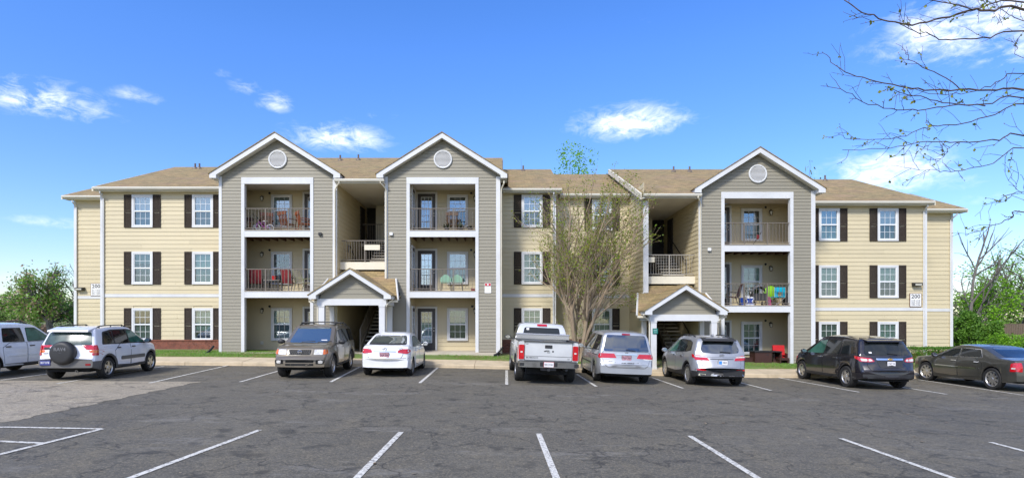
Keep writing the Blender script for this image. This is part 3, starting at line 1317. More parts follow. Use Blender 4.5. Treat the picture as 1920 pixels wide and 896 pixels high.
def gable_block(xc, dz, closet, W0, W1, styles, ptype):
    """a grey tower: siding strips, three stacked balconies, gable roof"""
    x0, x1 = W0, W1
    base = BASE + dz
    ho, hi = 1.64, 1.495
    zo = 8.58 + dz
    slope, apex, half = .626, 10.52 + dz, 2.94
    # front: solid strips behind the siding
    gz = apex - .235 - .02
    bx('wall', 'dark', (x0 + .02, xc - ho + .02, YF + .012, YF + .16, base - .1, 8.42 + dz), (xc + ho - .02, x1 - .02, YF + .012, YF + .16, base - .1, 8.42 + dz))
    MB().prism([(x0 + .02, 8.3 + dz), (xc - hi, 8.3 + dz), (xc + hi, 8.3 + dz), (x1 - .02, 8.3 + dz), (x1 - .02, gz - slope * (x1 - .02 - xc) + .02), (xc, gz + .02), (x0 + .02, gz - slope * (xc - x0 - .02) + .02)], YF + .014, YF + .15).build('gable_wall', M['grey'], B)
    siding((x0 + .13, YF), 0, xc - ho - x0 - .13, base + .04, zo, .149, 'grey')
    siding((xc + ho, YF), 0, x1 - .19 - xc - ho, base + .04, zo, .149, 'grey')
    siding((x0 + .13, YF), 0, x1 - .19 - x0 - .13, zo, gz, .149, 'grey', gable=(xc - x0 - .13, gz, slope))
    # side walls
    for xs, a in ((x0, -PI / 2), (x1, PI / 2)):
        s = -1 if a < 0 else 1
        lo, hi_ = sorted((xs - s * .014, xs - s * .14))
        bx('wall', 'beige', (lo, hi_, YF + .161, 27.29, base - .1, 8.42 + dz))
    # white corner boards, post and header trim
    bx('corner_board', 'white', (x0, x0 + .13, YF - .035, YF + .02, base, 8.62 + dz))
    bx('corner_board', 'white', (x1 - .19, x1, YF - .035, YF + .02, base, 8.62 + dz))
    for s in (-1, 1):
        a, b = sorted((xc + s * ho, xc + s * hi))
        bx('balcony_post', 'white', (a, b, YF - .045, YF + .165, base - .05, 8.285 + dz))
    bx('balcony_header', 'white', (xc - ho, xc + ho, YF - .046, YF + .167, 8.29 + dz, zo))
    for zd in (6.19 + dz, 3.43 + dz):
        bx('balcony_beam', 'white', (xc - hi, xc + hi, YF - .04, YF + .05, zd - .31, zd - .012))
        bx('balcony_deck', 'deck', (x0 + .15, x1 - .15, YF + .165, YW - .002, zd - .06, zd), (xc - hi, xc + hi, YF - .07, YF + .164, zd - .011, zd + .012))
        joists(x0 + .15, x1 - .15, YF + .17, YW - .01, zd - .06)
    bx('balcony_ceiling', 'soffit', (x0 + .15, x1 - .15, YF + .168, YW - .002, 8.42 + dz, 8.5 + dz))
    bx('patio_slab', 'concrete', (x0 + .1, x1 - .1, YF - .25, YW, base - .35, base + .02))
    # back wall of the balconies
    siding((x0 + .15, YW), 0, x1 - x0 - .3, base + .02, 8.42 + dz, .2, 'beige', seen=.5)
    BACKING.append((x0 + .15, x1 - .15, YW + .012, YW + .1, base - .1, 8.42 + dz, 'beige'))
    # closet wall facing the balcony
    s = closet
    cx_ = xc + s * (hi + .0)
    lo, hi2 = sorted((cx_ + s * .012, cx_ + s * .12))
    bx('wall', 'beige', (lo, hi2, YF + .17, YW - .003, base, 8.42 + dz))
    if s < 0:
        siding((cx_, YF + .17), PI / 2, YW - YF - .18, base + .02, 8.42 + dz, .2, 'beige', seen=.2)
    else:
        siding((cx_, YW - .01), -PI / 2, YW - YF - .18, base + .02, 8.42 + dz, .2, 'beige', seen=.1)
    gable_front(xc, YF, apex, half, slope, .30, .235, 31.4)
    round_vent(xc + .02, YF - .02, 9.40 + dz)
    for zd in (6.19 + dz, 3.43 + dz):
        railing(xc - hi, xc + hi, YF + .06, zd + .012, posts=(xc - hi + .95, xc - hi + 2.0) if ptype else (xc - hi + .93, xc - hi + 1.97), ang=0)


LV = [(.62, 2.69), (3.43, 5.43), (6.19, 8.197)]     # (floor, window head)


def build_tower_1():
    xc = -10.31
    gable_block(xc, 0, 1, -12.97, -7.60, None, 0)
    for i, (zf, zh) in enumerate(LV):
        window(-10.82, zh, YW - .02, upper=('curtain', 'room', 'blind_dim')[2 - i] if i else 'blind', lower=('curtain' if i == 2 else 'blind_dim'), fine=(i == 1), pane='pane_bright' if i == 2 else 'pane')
        door(-9.28, zf + .02, YW - .02)
        wall_lantern(-11.76, YW - .02, (2.60, 5.33, 8.05)[i])
        small_round('smoke_detector', -11.42, YW - .022, zh + .08, .06, M['black'])
    bx('outlet_box', 'gutter', (-11.83, -11.70, YW - .1, YW - .02, .93, 1.08))


def build_tower_2():
    xc = -2.795
    gable_block(xc, 0, -1, -5.42, -.17, None, 1)
    for i, (zf, zh) in enumerate(LV):
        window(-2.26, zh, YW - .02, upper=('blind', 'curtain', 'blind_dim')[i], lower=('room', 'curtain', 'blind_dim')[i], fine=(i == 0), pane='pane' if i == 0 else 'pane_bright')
        door(-3.77, zf + .02, YW - .02, pane='pane_blue' if i == 1 else 'pane_bright' if i == 2 else 'pane')
        # storage door in the side wall
        door(xc - 1.495 + .02, zf + .02, 26.35, ang=PI / 2, w=.72)
        small_round('smoke_detector', -1.80 + (0.2 if i else 0.25), YW - .022, zh + .08, .06, M['black'])
        wall_lantern(-1.42, YW - .02, (2.60, 5.33, 8.05)[i])


def build_tower_3():
    xc = 11.52
    gable_block(xc, DZ, -1, 8.86, 14.16, None, 1)
    for i, (zf, zh) in enumerate(LV):
        window(12.05, zh + DZ, YW - .02, upper=('teal', 'blind', 'room')[i], lower=('teal', 'room', 'blind_dim')[i], fine=(i < 2), pane='pane' if i < 2 else 'pane_bright')
        door(10.55, zf + .02 + DZ, YW - .02)
        wall_lantern(12.96, YW - .02, (2.58, 5.31, 8.03)[i] + DZ)
        small_round('smoke_detector', 12.74, YW - .022, zh + .05 + DZ, .06, M['black'])


def brick_skirt(x0, x1, y, z0, z1):
    """courses of single bricks with recessed joints"""
    bx('wall', 'mortar', (x0, x1, y + .014, y + .1, z0 - .2, z1 - .01))
    mb = MB()
    n = round((z1 - z0 - .06) / .075)
    for i in range(n):
        z = z0 + i * (z1 - z0 - .06) / n
        x = x0 - (.1 if i % 2 else 0)
        while x < x1:
            a, b = max(x, x0), min(x + .195, x1)
            if b - a > .02:
                d = rng.uniform(-.003, .003)
                mb.box(a, b, y + d, y + .02, z, z + .064)
            x += .205
    x = x0
    while x < x1:      # rowlock cap
        mb.box(x, min(x + .062, x1), y - .03, y + .02, z1 - .06, z1)
        x += .07
    mb.build('brickwork', M['brick'], B, kind='stuff')


def wing(x0, x1, y, dz, eave_y, board=.205, base=1.15, exp_side=None):
    """beige wall with white band"""
    z1 = 8.42 + dz
    BACKING.append((x0, x1, y + .012, y + .1, .3 + dz, z1 + .1, 'beige'))
    siding((x0, y), 0, x1 - x0, base + dz, 3.215 + dz, board, 'beige')
    siding((x0, y), 0, x1 - x0, 3.375 + dz, z1, board, 'beige')
    bx('band_board', 'white', (x0, x1, y - .03, y + .005, 3.22 + dz, 3.37 + dz))
    brick_skirt(x0, x1, y - .06, .42 + dz, base + dz)


def roof_plane(x0, x1, ye, ze, yr, zr, back=True, name='roof', xr=None):
    xr = xr or (x0, x1)
    MB().slab([(x0, ye, ze), (x1, ye, ze), (xr[1], yr, zr), (xr[0], yr, zr)], .07).build(name, M['shingle'], B)
    if back:
        MB().slab([(xr[0], yr, zr), (xr[1], yr, zr), (x1, 2 * yr - ye, ze), (x0, 2 * yr - ye, ze)], .07).build(name, M['shingle'], B)


def eave(x0, x1, ye, yw, ze, gut=True):
    bx('fascia', 'gutter', (x0, x1, ye + .02, ye + .045, ze - .20, ze - .03))
    bx('soffit', 'soffit', (x0, x1, ye + .046, yw + .02, ze - .2, ze - .17))
    if gut:
        sec = [(-.09, .0), (-.1, .0), (-.105, -.05), (-.08, -.11), (.019, -.12), (.019, .0), (.012, .0), (.012, -.1), (-.07, -.095), (-.09, -.045)]
        MB().prism([(ye + a, ze - .03 + b) for a, b in sec], x0, x1, 'x').build('gutter', M['gutter'], B)


def vent_pipe(x, y, zroof):
    mb = MB()
    mb.tube([(0, 0, -.15), (0, 0, .30)], .05, 10)
    mb.lathe([(.16, -.05), (.13, .03), (.07, .09), (.056, .1)], 10, 'z')
    mb.build('vent_pipe', mat_pipe, B, loc=(x, y, zroof))


mat_pipe = mat_plain('vent_pipe_metal', (.13, .10, .075), .5, var=.15)


def build_wings():
    # closing volume behind everything
    bx('wall', 'dark', (-19.6, 6.3, 31.5, 38.6, -.3, 8.4), (6.36, 20.6, 31.5, 38.6, -.9, 8.4 + DZ), (-22.5, -19.6, 31.0, 37.5, -.3, 8.4), (20.6, 23.5, 31.0, 37.5, -.9, 8.4 + DZ))
    # left wing and the set-back end
    wing(-19.55, -12.98, YW, 0, 26.95)
    bx('corner_board', 'white', (-19.66, -19.55, YW - .035, YW + .1, .5, 8.4))
    bx('wall', 'beige', (-19.64, -19.5, YW + .1, 31.5, .3, 8.6))
    wing(-22.46, -19.64, YE, 0, 29.0, board=.215)
    bx('corner_board', 'white', (-22.56, -22.46, YE - .035, YE + .1, .5, 8.4))
    bx('wall', 'beige', (-22.54, -22.4, YE + .1, 31.6, .3, 8.6))
    roof_plane(-19.75, -12.0, 26.95, 8.52, 33.6, 11.28)
    eave(-19.75, -13.0, 26.95, YW, 8.52)
    MB().slab([(-19.83, 26.93, 8.50), (-19.75, 26.93, 8.50), (-19.75, 33.6, 11.26), (-19.83, 33.6, 11.26)], .2).build('rake_board', M['cream'], B)
    MB().prism([(27.2, 8.3), (38, 8.3), (33.6, 11.15)], -19.66, -19.5, 'x').build('gable_wall', M['beige'], B)
    roof_plane(-22.85, -19.6, 29.0, 8.56, 33.5, 10.4)
    eave(-22.85, -19.65, 29.0, YE, 8.56)
    MB().slab([(-22.92, 28.98, 8.54), (-22.85, 28.98, 8.54), (-22.85, 33.5, 10.38), (-22.92, 33.5, 10.38)], .2).build('rake_board', M['cream'], B)
    MB().prism([(29.4, 8.3), (37, 8.3), (33.5, 10.2)], -22.54, -22.4, 'x').build('gable_wall', M['beige'], B)
    st = [('blind', 'blind_dim', 'pane_bright'), ('blind_dim', 'room', 'pane'), ('room', 'blind_dim', 'pane')]
    for c, x in enumerate((-17.61, -14.67)):
        for i, (zf, zh) in enumerate(LV):
            u, l, p = st[2 - i] if c == 0 else (('blind', 'room', 'pane'), ('blind', 'blind_dim', 'pane'), ('blind', 'blind_dim', 'pane_bright'))[i]
            shuttered(x, zh, YW, upper=u, lower=l, pane=p)
    # tower 1 / stair / tower 2 roof
    def tower_roof(x0, x1, bays, ye, ze, yr, zr):
        k = (zr - ze) / (yr - ye)
        ym = 25.75
        MB().slab([(x0, ym, ze + k * (ym - ye)), (x1, ym, ze + k * (ym - ye)), (x1, yr, zr), (x0, yr, zr)], .07).build('roof', M['shingle'], B)
        MB().slab([(x0, yr, zr), (x1, yr, zr), (x1, 2 * yr - ye, ze), (x0, 2 * yr - ye, ze)], .07).build('roof', M['shingle'], B)
        for a, b in bays:
            MB().slab([(a, ye, ze), (b, ye, ze), (b, ym - .002, ze + k * (ym - ye)), (a, ym - .002, ze + k * (ym - ye))], .07).build('roof', M['shingle'], B)
    tower_roof(-13.0, -.08, [(-7.58, -5.44)], 25.2, 8.44, 32.3, 11.45)
    MB().prism([(26.5, 8.4), (38.5, 8.4), (32.3, 11.33)], -.2, -.06, 'x').build('gable_wall', M['beige'], B)
    # middle, two planes
    wing(-.16, 2.5, YW, 0, 26.95)
    bx('corner_board', 'white', (2.42, 2.53, YW - .035, YW + .1, .5, 8.4))
    bx('wall', 'beige', (2.40, 2.52, YW + .1, YM + .3, .3, 8.5))
    wing(2.53, 6.34, YM, 0, 27.95, base=1.15)
    roof_plane(-.06, 2.78, 26.95, 8.45, 33.2, 11.03)
    roof_plane(2.78, 6.36, 27.95, 8.42, 34.2, 11.0)
    eave(-.06, 2.78, 26.95, YW, 8.45)
    eave(2.79, 6.28, 27.95, YM, 8.42)
    for i, (zf, zh) in enumerate(LV):
        shuttered(1.365, zh, YW, upper=('blind', 'blind', 'curtain')[i], lower=('room', 'curtain', 'blind_dim')[i], pane='pane_bright' if i == 2 else 'pane')
        shuttered(4.946, zh, YM, upper=('blind', 'curtain', 'curtain')[i], lower='blind_dim', pane='pane_bright' if i == 2 else 'pane')
    # right block: side wall facing left, roof, wings
    zb = BASE + DZ
    bx('wall', 'beige', (6.352, 6.5, YF + .02, 31.5, zb - .2, 8.42 + DZ))
    siding((6.34, 28.3), -PI / 2, 28.3 - YF - .02, zb + .3, 8.30 + DZ, .2, 'beige', seen=.35)
    MB().prism([(25.3, 8.2 + DZ), (39, 8.2 + DZ), (32.9, 10.80)], 6.352, 6.5, 'x').build('gable_wall', M['beige'], B)
    siding((6.34, 28.3), -PI / 2, 2.9, 8.30 + DZ, 9.0 + DZ, .2, 'beige', seen=.2)
    tower_roof(6.2, 14.2, [(6.2, 8.84)], 25.2, 7.80, 32.9, 10.95)
    MB().slab([(6.12, 25.15, 7.79), (6.2, 25.15, 7.79), (6.2, 32.9, 10.95), (6.12, 32.9, 10.95)], .27).build('rake_board', M['cream'], B)
    MB().slab([(6.2, 25.2, 7.60), (6.352, 25.2, 7.60), (6.352, 32.9, 10.75), (6.2, 32.9, 10.75)], .03).build('rake_soffit', M['soffit'], B)
    wing(14.18, 20.5, YW, DZ, 26.95)
    bx('corner_board', 'white', (20.5, 20.6, YW - .035, YW + .1, -.2, 8.4 + DZ))
    bx('wall', 'beige', (20.46, 20.58, YW + .1, 31.5, -.3, 8.6 + DZ))
    wing(20.6, 23.45, YE, DZ, 29.0, board=.215)
    bx('corner_board', 'white', (23.45, 23.55, YE - .035, YE + .1, -.2, 8.4 + DZ))
    bx('wall', 'beige', (23.4, 23.54, YE + .1, 31.6, -.3, 8.6 + DZ))
    roof_plane(14.2, 20.68, 26.95, 7.84, 33.3, 10.46)
    eave(14.2, 20.68, 26.95, YW, 7.84)
    MB().slab([(20.68, 26.93, 7.82), (20.76, 26.93, 7.82), (20.76, 33.3, 10.44), (20.68, 33.3, 10.44)], .2).build('rake_board', M['cream'], B)
    MB().prism([(27.2, 7.6), (38, 7.6), (33.3, 10.3)], 20.45, 20.6, 'x').build('gable_wall', M['beige'], B)
    roof_plane(20.6, 23.95, 29.0, 7.88, 33.0, 9.54)
    eave(20.65, 23.95, 29.0, YE, 7.88)
    MB().slab([(23.95, 28.98, 7.86), (24.02, 28.98, 7.86), (24.02, 33.0, 9.52), (23.95, 33.0, 9.52)], .2).build('rake_board', M['cream'], B)
    for c, x in enumerate((15.83, 18.69)):
        for i, (zf, zh) in enumerate(LV):
            u, l, p = ((('blind_dim', 'blind_dim', 'pane'), ('blind', 'blind_dim', 'pane'), ('curtain', 'curtain', 'pane_bright')),
                       (('blind', 'blind', 'pane'), ('blind', 'room', 'pane'), ('curtain', 'blind_dim', 'pane_bright')))[c][i]
            shuttered(x, zh + DZ, YW, upper=u, lower=l, pane=p)
    # gutters above the stair bays
    for x0, x1, dz in ((-7.62, -5.40, 0), (6.25, 8.88, DZ)):
        eave(x0, x1, 25.2, YF + .1, 8.46 + dz)
    # roof vents
    for (px, y, x0, ye, ze, yr, zr) in ((366, 32.9, 0, 26.95, 8.52, 33.6, 11.28), (374, 32.9, 0, 26.95, 8.52, 33.6, 11.28), (638, 31.2, 0, 25.2, 8.44, 32.3, 11.45), (672, 31.4, 0, 25.2, 8.44, 32.3, 11.45),
                                        (981, 32.6, 0, 26.95, 8.45, 33.2, 11.03), (1263, 31.9, 0, 25.2, 7.8, 32.9, 10.95), (1293, 31.9, 0, 25.2, 7.8, 32.9, 10.95), (1547, 32.9, 0, 26.95, 7.84, 33.3, 10.46)):
        vent_pipe(PX(px, y), y, ze + (zr - ze) * (y - ye) / (yr - ye))
    # black corrugated drain ends at the foot of two downspouts
    for x, y, z in ((-13.1, 25.3, .56), (-.02, 25.3, .52), (2.5, 26.9, .5)):
        mb = MB()
        for i in range(9):
            t = i / 8
            mb.lathe([(.05, -.03), (.065, 0), (.05, .03)], 10, 'x', (x - .42 + .36 * t, y - .1 + .15 * t, z + .34 * t ** 1.6))
        mb.build('drain_pipe', M['black'], B, kind='stuff')
    # downspouts
    for (x, y, z0, z1, xo, yo) in ((-19.48, 27.24, .5, 8.1, .0, -.25), (-22.40, 29.34, .5, 8.1, 0, -.28), (20.42, 27.24, -.1, 7.45, 0, -.25), (23.40, 29.34, -.1, 7.45, .12, -.28), (2.40, 27.22, .5, 8.05, 0, -.25)):
        downspout([(x + xo, y + yo, z1 + .22), (x + xo, y + yo, z1 + .13), (x + xo * .4, y + yo * .4, z1 + .0), (x, y, z1 - .1), (x, y, z0)])
    for (x, xg, z, z0) in ((-7.67, -7.40, 8.30, .6), (-5.35, -5.55, 8.30, 4.0), (-.12, -.0, 8.28, .6), (8.93, 8.72, 8.3 + DZ, 3.3)):
        downspout([(xg, 25.14, z + .06), (xg, 25.14, z - .04), (x + (xg - x) * .25, 25.36, z - .2), (x, 25.42, z - .32), (x, 25.42, z0)], 'cream', .032)


def stair_bay(x0, x1, dz, right_wall_seen):
    zl = 4.80 + dz
    ztop = 8.29 + dz
    yb = 31.0
    base = BASE + dz
    for xs, s in ((x0, 1), (x1, -1)):
        lo, hi = sorted((xs - s * .012, xs - s * .125))
        bx('wall', 'beige', (lo, hi, YF + .165, yb, base, ztop))
    siding((x0 + .004, YF + .03), PI / 2, yb - YF - .03, base, ztop, .2, 'beige', seen=.35)
    siding((x1 - .004, yb), -PI / 2, yb - YF - .03, base, ztop, .2, 'beige', seen=.35)
    bx('ceiling', 'soffit', (x0, x1, YF + .12, yb, ztop, ztop + .06))
    bx('stair_header', 'soffit', (x0, x1, YF - .02, YF + .1, ztop, ztop + .26))
    # back wall with a dark doorway left of a pale panel
    xm = x0 + (x1 - x0) * .5
    bx('wall', 'soffit', (xm - .45, xm + .35, yb - .6, yb - .5, 6.19 + dz, ztop))
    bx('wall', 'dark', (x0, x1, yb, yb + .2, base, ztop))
    bx('apartment_door', 'door', (x0 + .012, x0 + .05, yb - 1.5, yb - .6, 6.2 + dz, 8.1 + dz))
    bx('apartment_door', 'door', (x1 - .05, x1 - .012, yb - 1.7, yb - .8, 6.2 + dz, 8.1 + dz))
    # half landing, beam, railing
    bx('landing', 'concrete', (x0, x1, 26.02, 27.3, zl - .2, zl))
    bx('landing_beam', 'cream', (x0, x1, 25.93, 26.018, zl - .36, zl - .02))
    r = railing(x0 + .06, x1 - .02, 26.0, zl, 'rail_lit' if right_wall_seen else 'rail', posts=(x0 + 1.15,), spacing=.115)
    bx('floor', 'concrete', (x0, x1, 29.7, yb, 6.0 + dz, 6.17 + dz))
    bx('floor', 'concrete', (x0, x1, 29.9, yb, 3.25 + dz, 3.42 + dz))
    bx('floor', 'concrete', (x0, x1, 25.3, yb, base - .3, base + .02))
    railing(x0 + .1, x0 + 1.15, 29.72, 6.19 + dz, 'rail', spacing=.12)
    # upper flight on the right, going back
    st = put('staircase', None, B)
    st.empty_display_size = .2
    n = 8
    xr0, xr1 = x1 - 1.12, x1 - .1
    for i in range(n):
        MB().box(xr0, xr1, 27.25 + i * .3, 27.25 + i * .3 + .3, zl + (i + .72) * .172, zl + (i + 1) * .172 - .0).build('stair_tread', M['tread'], st)
    MB().prism([(27.2, zl), (27.2, zl - .25), (29.7, 6.19 + dz - .32), (29.7, 6.19 + dz)], xr0 - .05, xr0, 'x').prism([(27.2, zl), (27.2, zl - .25), (29.7, 6.19 + dz - .32), (29.7, 6.19 + dz)], xr1, xr1 + .05, 'x').build('stair_stringer', M['rail'], st)
    MB().tube([(x1 - .12, 26.9, zl + .86), (x1 - .12, 27.2, zl + .9), (x1 - .12, 29.5, 6.19 + dz + .9)], .024, 6).tube([(x1 - .12, 26.9, zl + .86), (x1 - .12, 26.9, zl)], .02, 6).tube([(x1 - .12, 29.5, 6.19 + dz + .9), (x1 - .12, 29.5, 6.19 + dz)], .02, 6).build('handrail', M['black'], st)
    # flight from floor two up to the half landing, on the left
    n = 8
    for i in range(n):
        MB().box(x0 + .1, x0 + 1.0, 29.7 - i * .3 - .3, 29.7 - i * .3, 3.43 + dz + (i + .72) * .172, 3.43 + dz + (i + 1) * .172).build('stair_tread', M['tread'], st)
    MB().tube([(x0 + .12, 26.9, zl + .55), (x0 + .12, 26.95, zl + .9), (x0 + .12, 27.3, zl + .88), (x0 + .12, 29.5, 3.43 + dz + .9)], .024, 6).build('handrail', M['black'], st)
    # lower flight on the right, from the walk up to floor two
    n = 16
    for i in range(n):
        MB().box(xr0 + .02, xr1 + .02, 25.75 + i * .27, 25.75 + i * .27 + .29, base + .02 + (i + .75) * .176, base + .02 + (i + 1) * .176).build('stair_tread', M['tread'], st)
    y1, z1 = 25.75 + n * .27, base + n * .176
    MB().prism([(25.6, base), (25.85, base), (y1, z1 - .15), (y1, z1 + .18), (25.6, base + .25)], xr0 - .06, xr0 + .0, 'x').build('stair_stringer', M['rail'], st)
    mb = MB()
    mb.tube([(xr0 - .03, 25.6, base), (xr0 - .03, 25.6, base + 1.05), (xr0 - .03, y1, z1 + 1.0)], .025, 6)
    for i in range(1, 28):
        y = 25.6 + (y1 - 25.6) * i / 28
        z = base + .1 + (z1 - base) * i / 28
        mb.tube([(xr0 - .03, y, z), (xr0 - .03, y, z + .9)], .009, 4)
    mb.build('handrail', M['rail'], st)
    MB().tube([(x1 - .1, 25.6, base + .95), (x1 - .1, y1, z1 + .9)], .024, 6).build('handrail', M['black'], st)


def portico(xc, dz, flip):
    """gabled entrance porch in front of a stair bay"""
    yf = 23.75
    apex, half, slope = 4.24 + dz, 1.72, .634
    zb = 3.0 + dz
    g0 = zk(xc) + .2
    gable_front(xc, yf, apex, half, slope, .32, .2, 26.0, ('porch_rake', 'porch_roof', 'porch_soffit'))
    MB().prism([(xc - 1.35, zb - .02), (xc + 1.35, zb - .02), (xc + 1.35, zb + .1), (xc, apex - .2), (xc - 1.35, zb + .1)], yf + .03, yf + .12).build('gable_wall', M['grey'], B)
    siding((xc - 1.36, yf + .02), 0, 2.72, zb, apex - .2, .2, 'grey', gable=(1.36, apex - .2, slope))
    bx('porch_beam', 'white', (xc - 1.47, xc + 1.47, yf - .06, yf + .1, zb - .27, zb), (xc - 1.47, xc - 1.31, yf + .101, 25.4, zb - .265, zb - .002), (xc + 1.31, xc + 1.47, yf + .101, 25.4, zb - .265, zb - .002))
    for s in (-1, 1):
        a, b = xc + s * 1.28 - .12, xc + s * 1.28 + .12
        bx('porch_post', 'white', (a, b, yf - .05, yf + .15, g0 - .2, zb - .268), (a - .015, b + .015, yf - .065, yf + .165, g0 - .2, g0 + .12), (a - .015, b + .015, yf - .065, yf + .165, zb - .34, zb - .269))
        # inner post against the wall
        bx('porch_post', 'white', (xc + s * 1.3 - .1, xc + s * 1.3 + .1, 25.22, 25.4, g0 - .1, zb - .268))
    bx('porch_ceiling', 'soffit', (xc - 1.3, xc + 1.3, yf + .12, 25.9, zb - .02, zb))
    # shed roof behind the gable, running up to the landing beam
    k = .76
    y1, z1 = 25.44, 3.98 + dz
    hw = 1.52
    e = [(xc - hw - .35, 24.1, z1 - k * (y1 - 24.1)), (xc + hw + .35, 24.1, z1 - k * (y1 - 24.1)), (xc + hw, y1, z1), (xc - hw, y1, z1)]
    MB().slab(e, .08).build('porch_roof', M['shingle'], B)
    MB().slab([(xc - 1.08, y1 + .001, z1), (xc + 1.08, y1 + .001, z1), (xc + 1.08, 25.93, z1 + k * (25.93 - y1)), (xc - 1.08, 25.93, z1 + k * (25.93 - y1))], .08).build('porch_roof', M['shingle'], B)
    for s in (-1, 1):
        a, b = e[1 if s > 0 else 0], e[2 if s > 0 else 3]
        MB().tube([(a[0] + s * .03, a[1], a[2]), (b[0] + s * .03, b[1], b[2])], .04, 4).build('porch_rake', M['white'], B)
        mb = MB()
        mb.box(*sorted((xc + s * 1.55, xc + s * 1.9)), 23.95, 24.08, 2.86 + dz, 2.95 + dz)
        mb.build('gutter', M['cream'], B)
        x = xc + s * 1.62
        zz = 2.95 + dz
        downspout([(xc + s * 1.74, 23.55, zz + .05), (xc + s * 1.74, 23.6, zz - .02), (xc + s * 1.50, 23.72, zz - .18), (xc + s * 1.46, 23.74, zz - .28), (xc + s * 1.46, 23.74, g0)], 'cream', .03)


build_tower_1()
build_tower_2()
build_tower_3()
build_wings()
stair_bay(-7.60, -5.42, 0, False)
stair_bay(6.52, 8.86, DZ, True)
bx('corner_board', 'white', (6.335, 6.57, YF - .035, YF + .02, 4.0 + DZ, 8.55 + DZ))
bx('corner_board', 'white', (6.3, 6.36, YF - .03, YF + .1, -.1, 4.0 + DZ))
portico(-6.45, 0, 1)
portico(7.62, DZ, -1)
# small wall lights and fittings
for (px, py, y, col) in ((601, 439, YF, 'black'), (734, 439, YF, 'vinyl'), (1329, 468, YF, 'vinyl')):
    x, z = PX(px, y), PZ(py, y)
    bx('wall_fitting', col, (x - .07, x + .07, y - .11, y - .02, z - .06, z + .06))


def flood(px, py, y, two=False):
    x, z = PX(px, y), PZ(py, y)
    mb = MB()
    mb.box(-.09, .09, -.06, 0, -.02, .08)
    mb.prism([(-.02, .10), (-.22, .06), (-.2, -.06), (-.03, -.08)], -.2, .2, 'x')
    o = mb.build('floodlight', M['black'], B, loc=(x, y - .02, z))
    MB().add([(-.16, -.225, .03), (.16, -.225, .03), (.15, -.205, -.05), (-.15, -.205, -.05)], [(0, 1, 2, 3)]).build('lamp_lens', M['lampglass'], o)


flood(1716, 533.5, YW)
flood(153, 542, YE)
flood(742, 553, YF)
flood(1058, 517, YM)
flush_boards()

# ------------------------------------------------------------------ signs (each a thing of its own)
SIGNW = mat_plain('sign_white', (.80, .79, .76), .4, var=.03)
SIGNK = mat_plain('sign_ink', (.02, .02, .022), .5, var=0)
SIGNB = mat_plain('sign_border', (.12, .05, .035), .5, var=.1)
SIGNR = mat_plain('sign_red', (.50, .012, .03), .4, var=.06)
SIGNG = mat_plain('sign_green', (.0, .13, .10), .4, var=.08)
SIGNG2 = mat_plain('sign_pale_green', (.25, .50, .46), .4, var=.05)


def unit_sign(x, y, z, lines, label):
    t = thing('building_number_sign', label, 'sign', (x, y, z), 0, 'building number signs')
    MB().box(-.285, .285, -.03, 0, -.33, .33).build('sign_border', SIGNB, t)
    MB().box(-.262, .262, -.034, -.001, -.307, .307).build('sign_face', SIGNW, t)
    put('sign_number', text_mesh('200', .27, SIGNK, bold=.004, width=.43), t, (0, -.036, .17))
    for i, s in enumerate(lines):
        put('sign_lettering', text_mesh(s, .125, SIGNK, width=.43), t, (0, -.036, -.02 - i * .105))


unit_sign(PX(1715.5, YW), YW - .02, PZ(562.5, YW), ['215-216', '225-226', '235-236'], 'white 200 sign with dark border under the floodlight on the right wing')
unit_sign(PX(181.5, YE), YE - .02, PZ(543, YE), ['211-212', '221-222', '231-232'], 'white 200 sign on the set-back wall, half hidden by a downspout')
t = thing('warning_sign', 'small white notice with red top panel on the grey siding', 'sign', (PX(914.8, YF), YF - .022, PZ(540, YF)))
MB().box(-.145, .145, -.012, 0, -.225, .075).build('sign_face', SIGNW, t)
MB().box(-.145, .145, -.016, 0, .09, .225).build('sign_face', SIGNW, t, label='red top panel')
MB().box(-.13, .13, -.020, -.001, .105, .21).build('sign_panel', SIGNR, t)
MB().box(-.035, .035, -.023, -.002, .13, .19).build('sign_symbol', SIGNW, t)
for k, w in enumerate((.19, .12, .2, .16, .05)):
    MB().box(-w / 2, w / 2, -.0145, -.002, .03 - k * .05, .042 - k * .05).build('sign_lettering', mat_plain('sign_faint_ink', (.45, .45, .46), .5, var=0), t)
t = thing('post_sign', 'small green sign with pale lettering on the white porch post', 'sign', (PX(1228.5, 23.68), 23.68, PZ(620.5, 23.68)))
MB().box(-.11, .11, -.015, 0, -.115, .115).build('sign_face', SIGNG, t)
for z, w in ((.055, .14), (.02, .15), (-.055, .13)):
    MB().box(-w / 2, w / 2, -.018, -.001, z - .012, z + .012).build('sign_lettering', SIGNG2, t)
for x, y, z, w, s in ((PX(698, 25.97), 25.95, PZ(464, 25.97), .36, 'pale blank board tied to the stair landing rail left of the second gable'), (PX(1216.5, 25.97), 25.95, PZ(487, 25.97), .26, 'pale blank board tied to the stair landing rail behind the budding tree')):
    t = thing('rail_board', s, 'board', (x, y, z), 0, 'boards on the stair rails')
    MB().box(-w, w, -.012, .008, -.12, .12).build('board_face', M['cream'], t)
    for sx in (-1, 1):
        MB().tube([(sx * w * .8, -.014, .13), (sx * w * .8, .03, .13), (sx * w * .8, .03, .09), (sx * w * .8, -.014, .09)], .005, 4).build('cable_tie', M['black'], t)

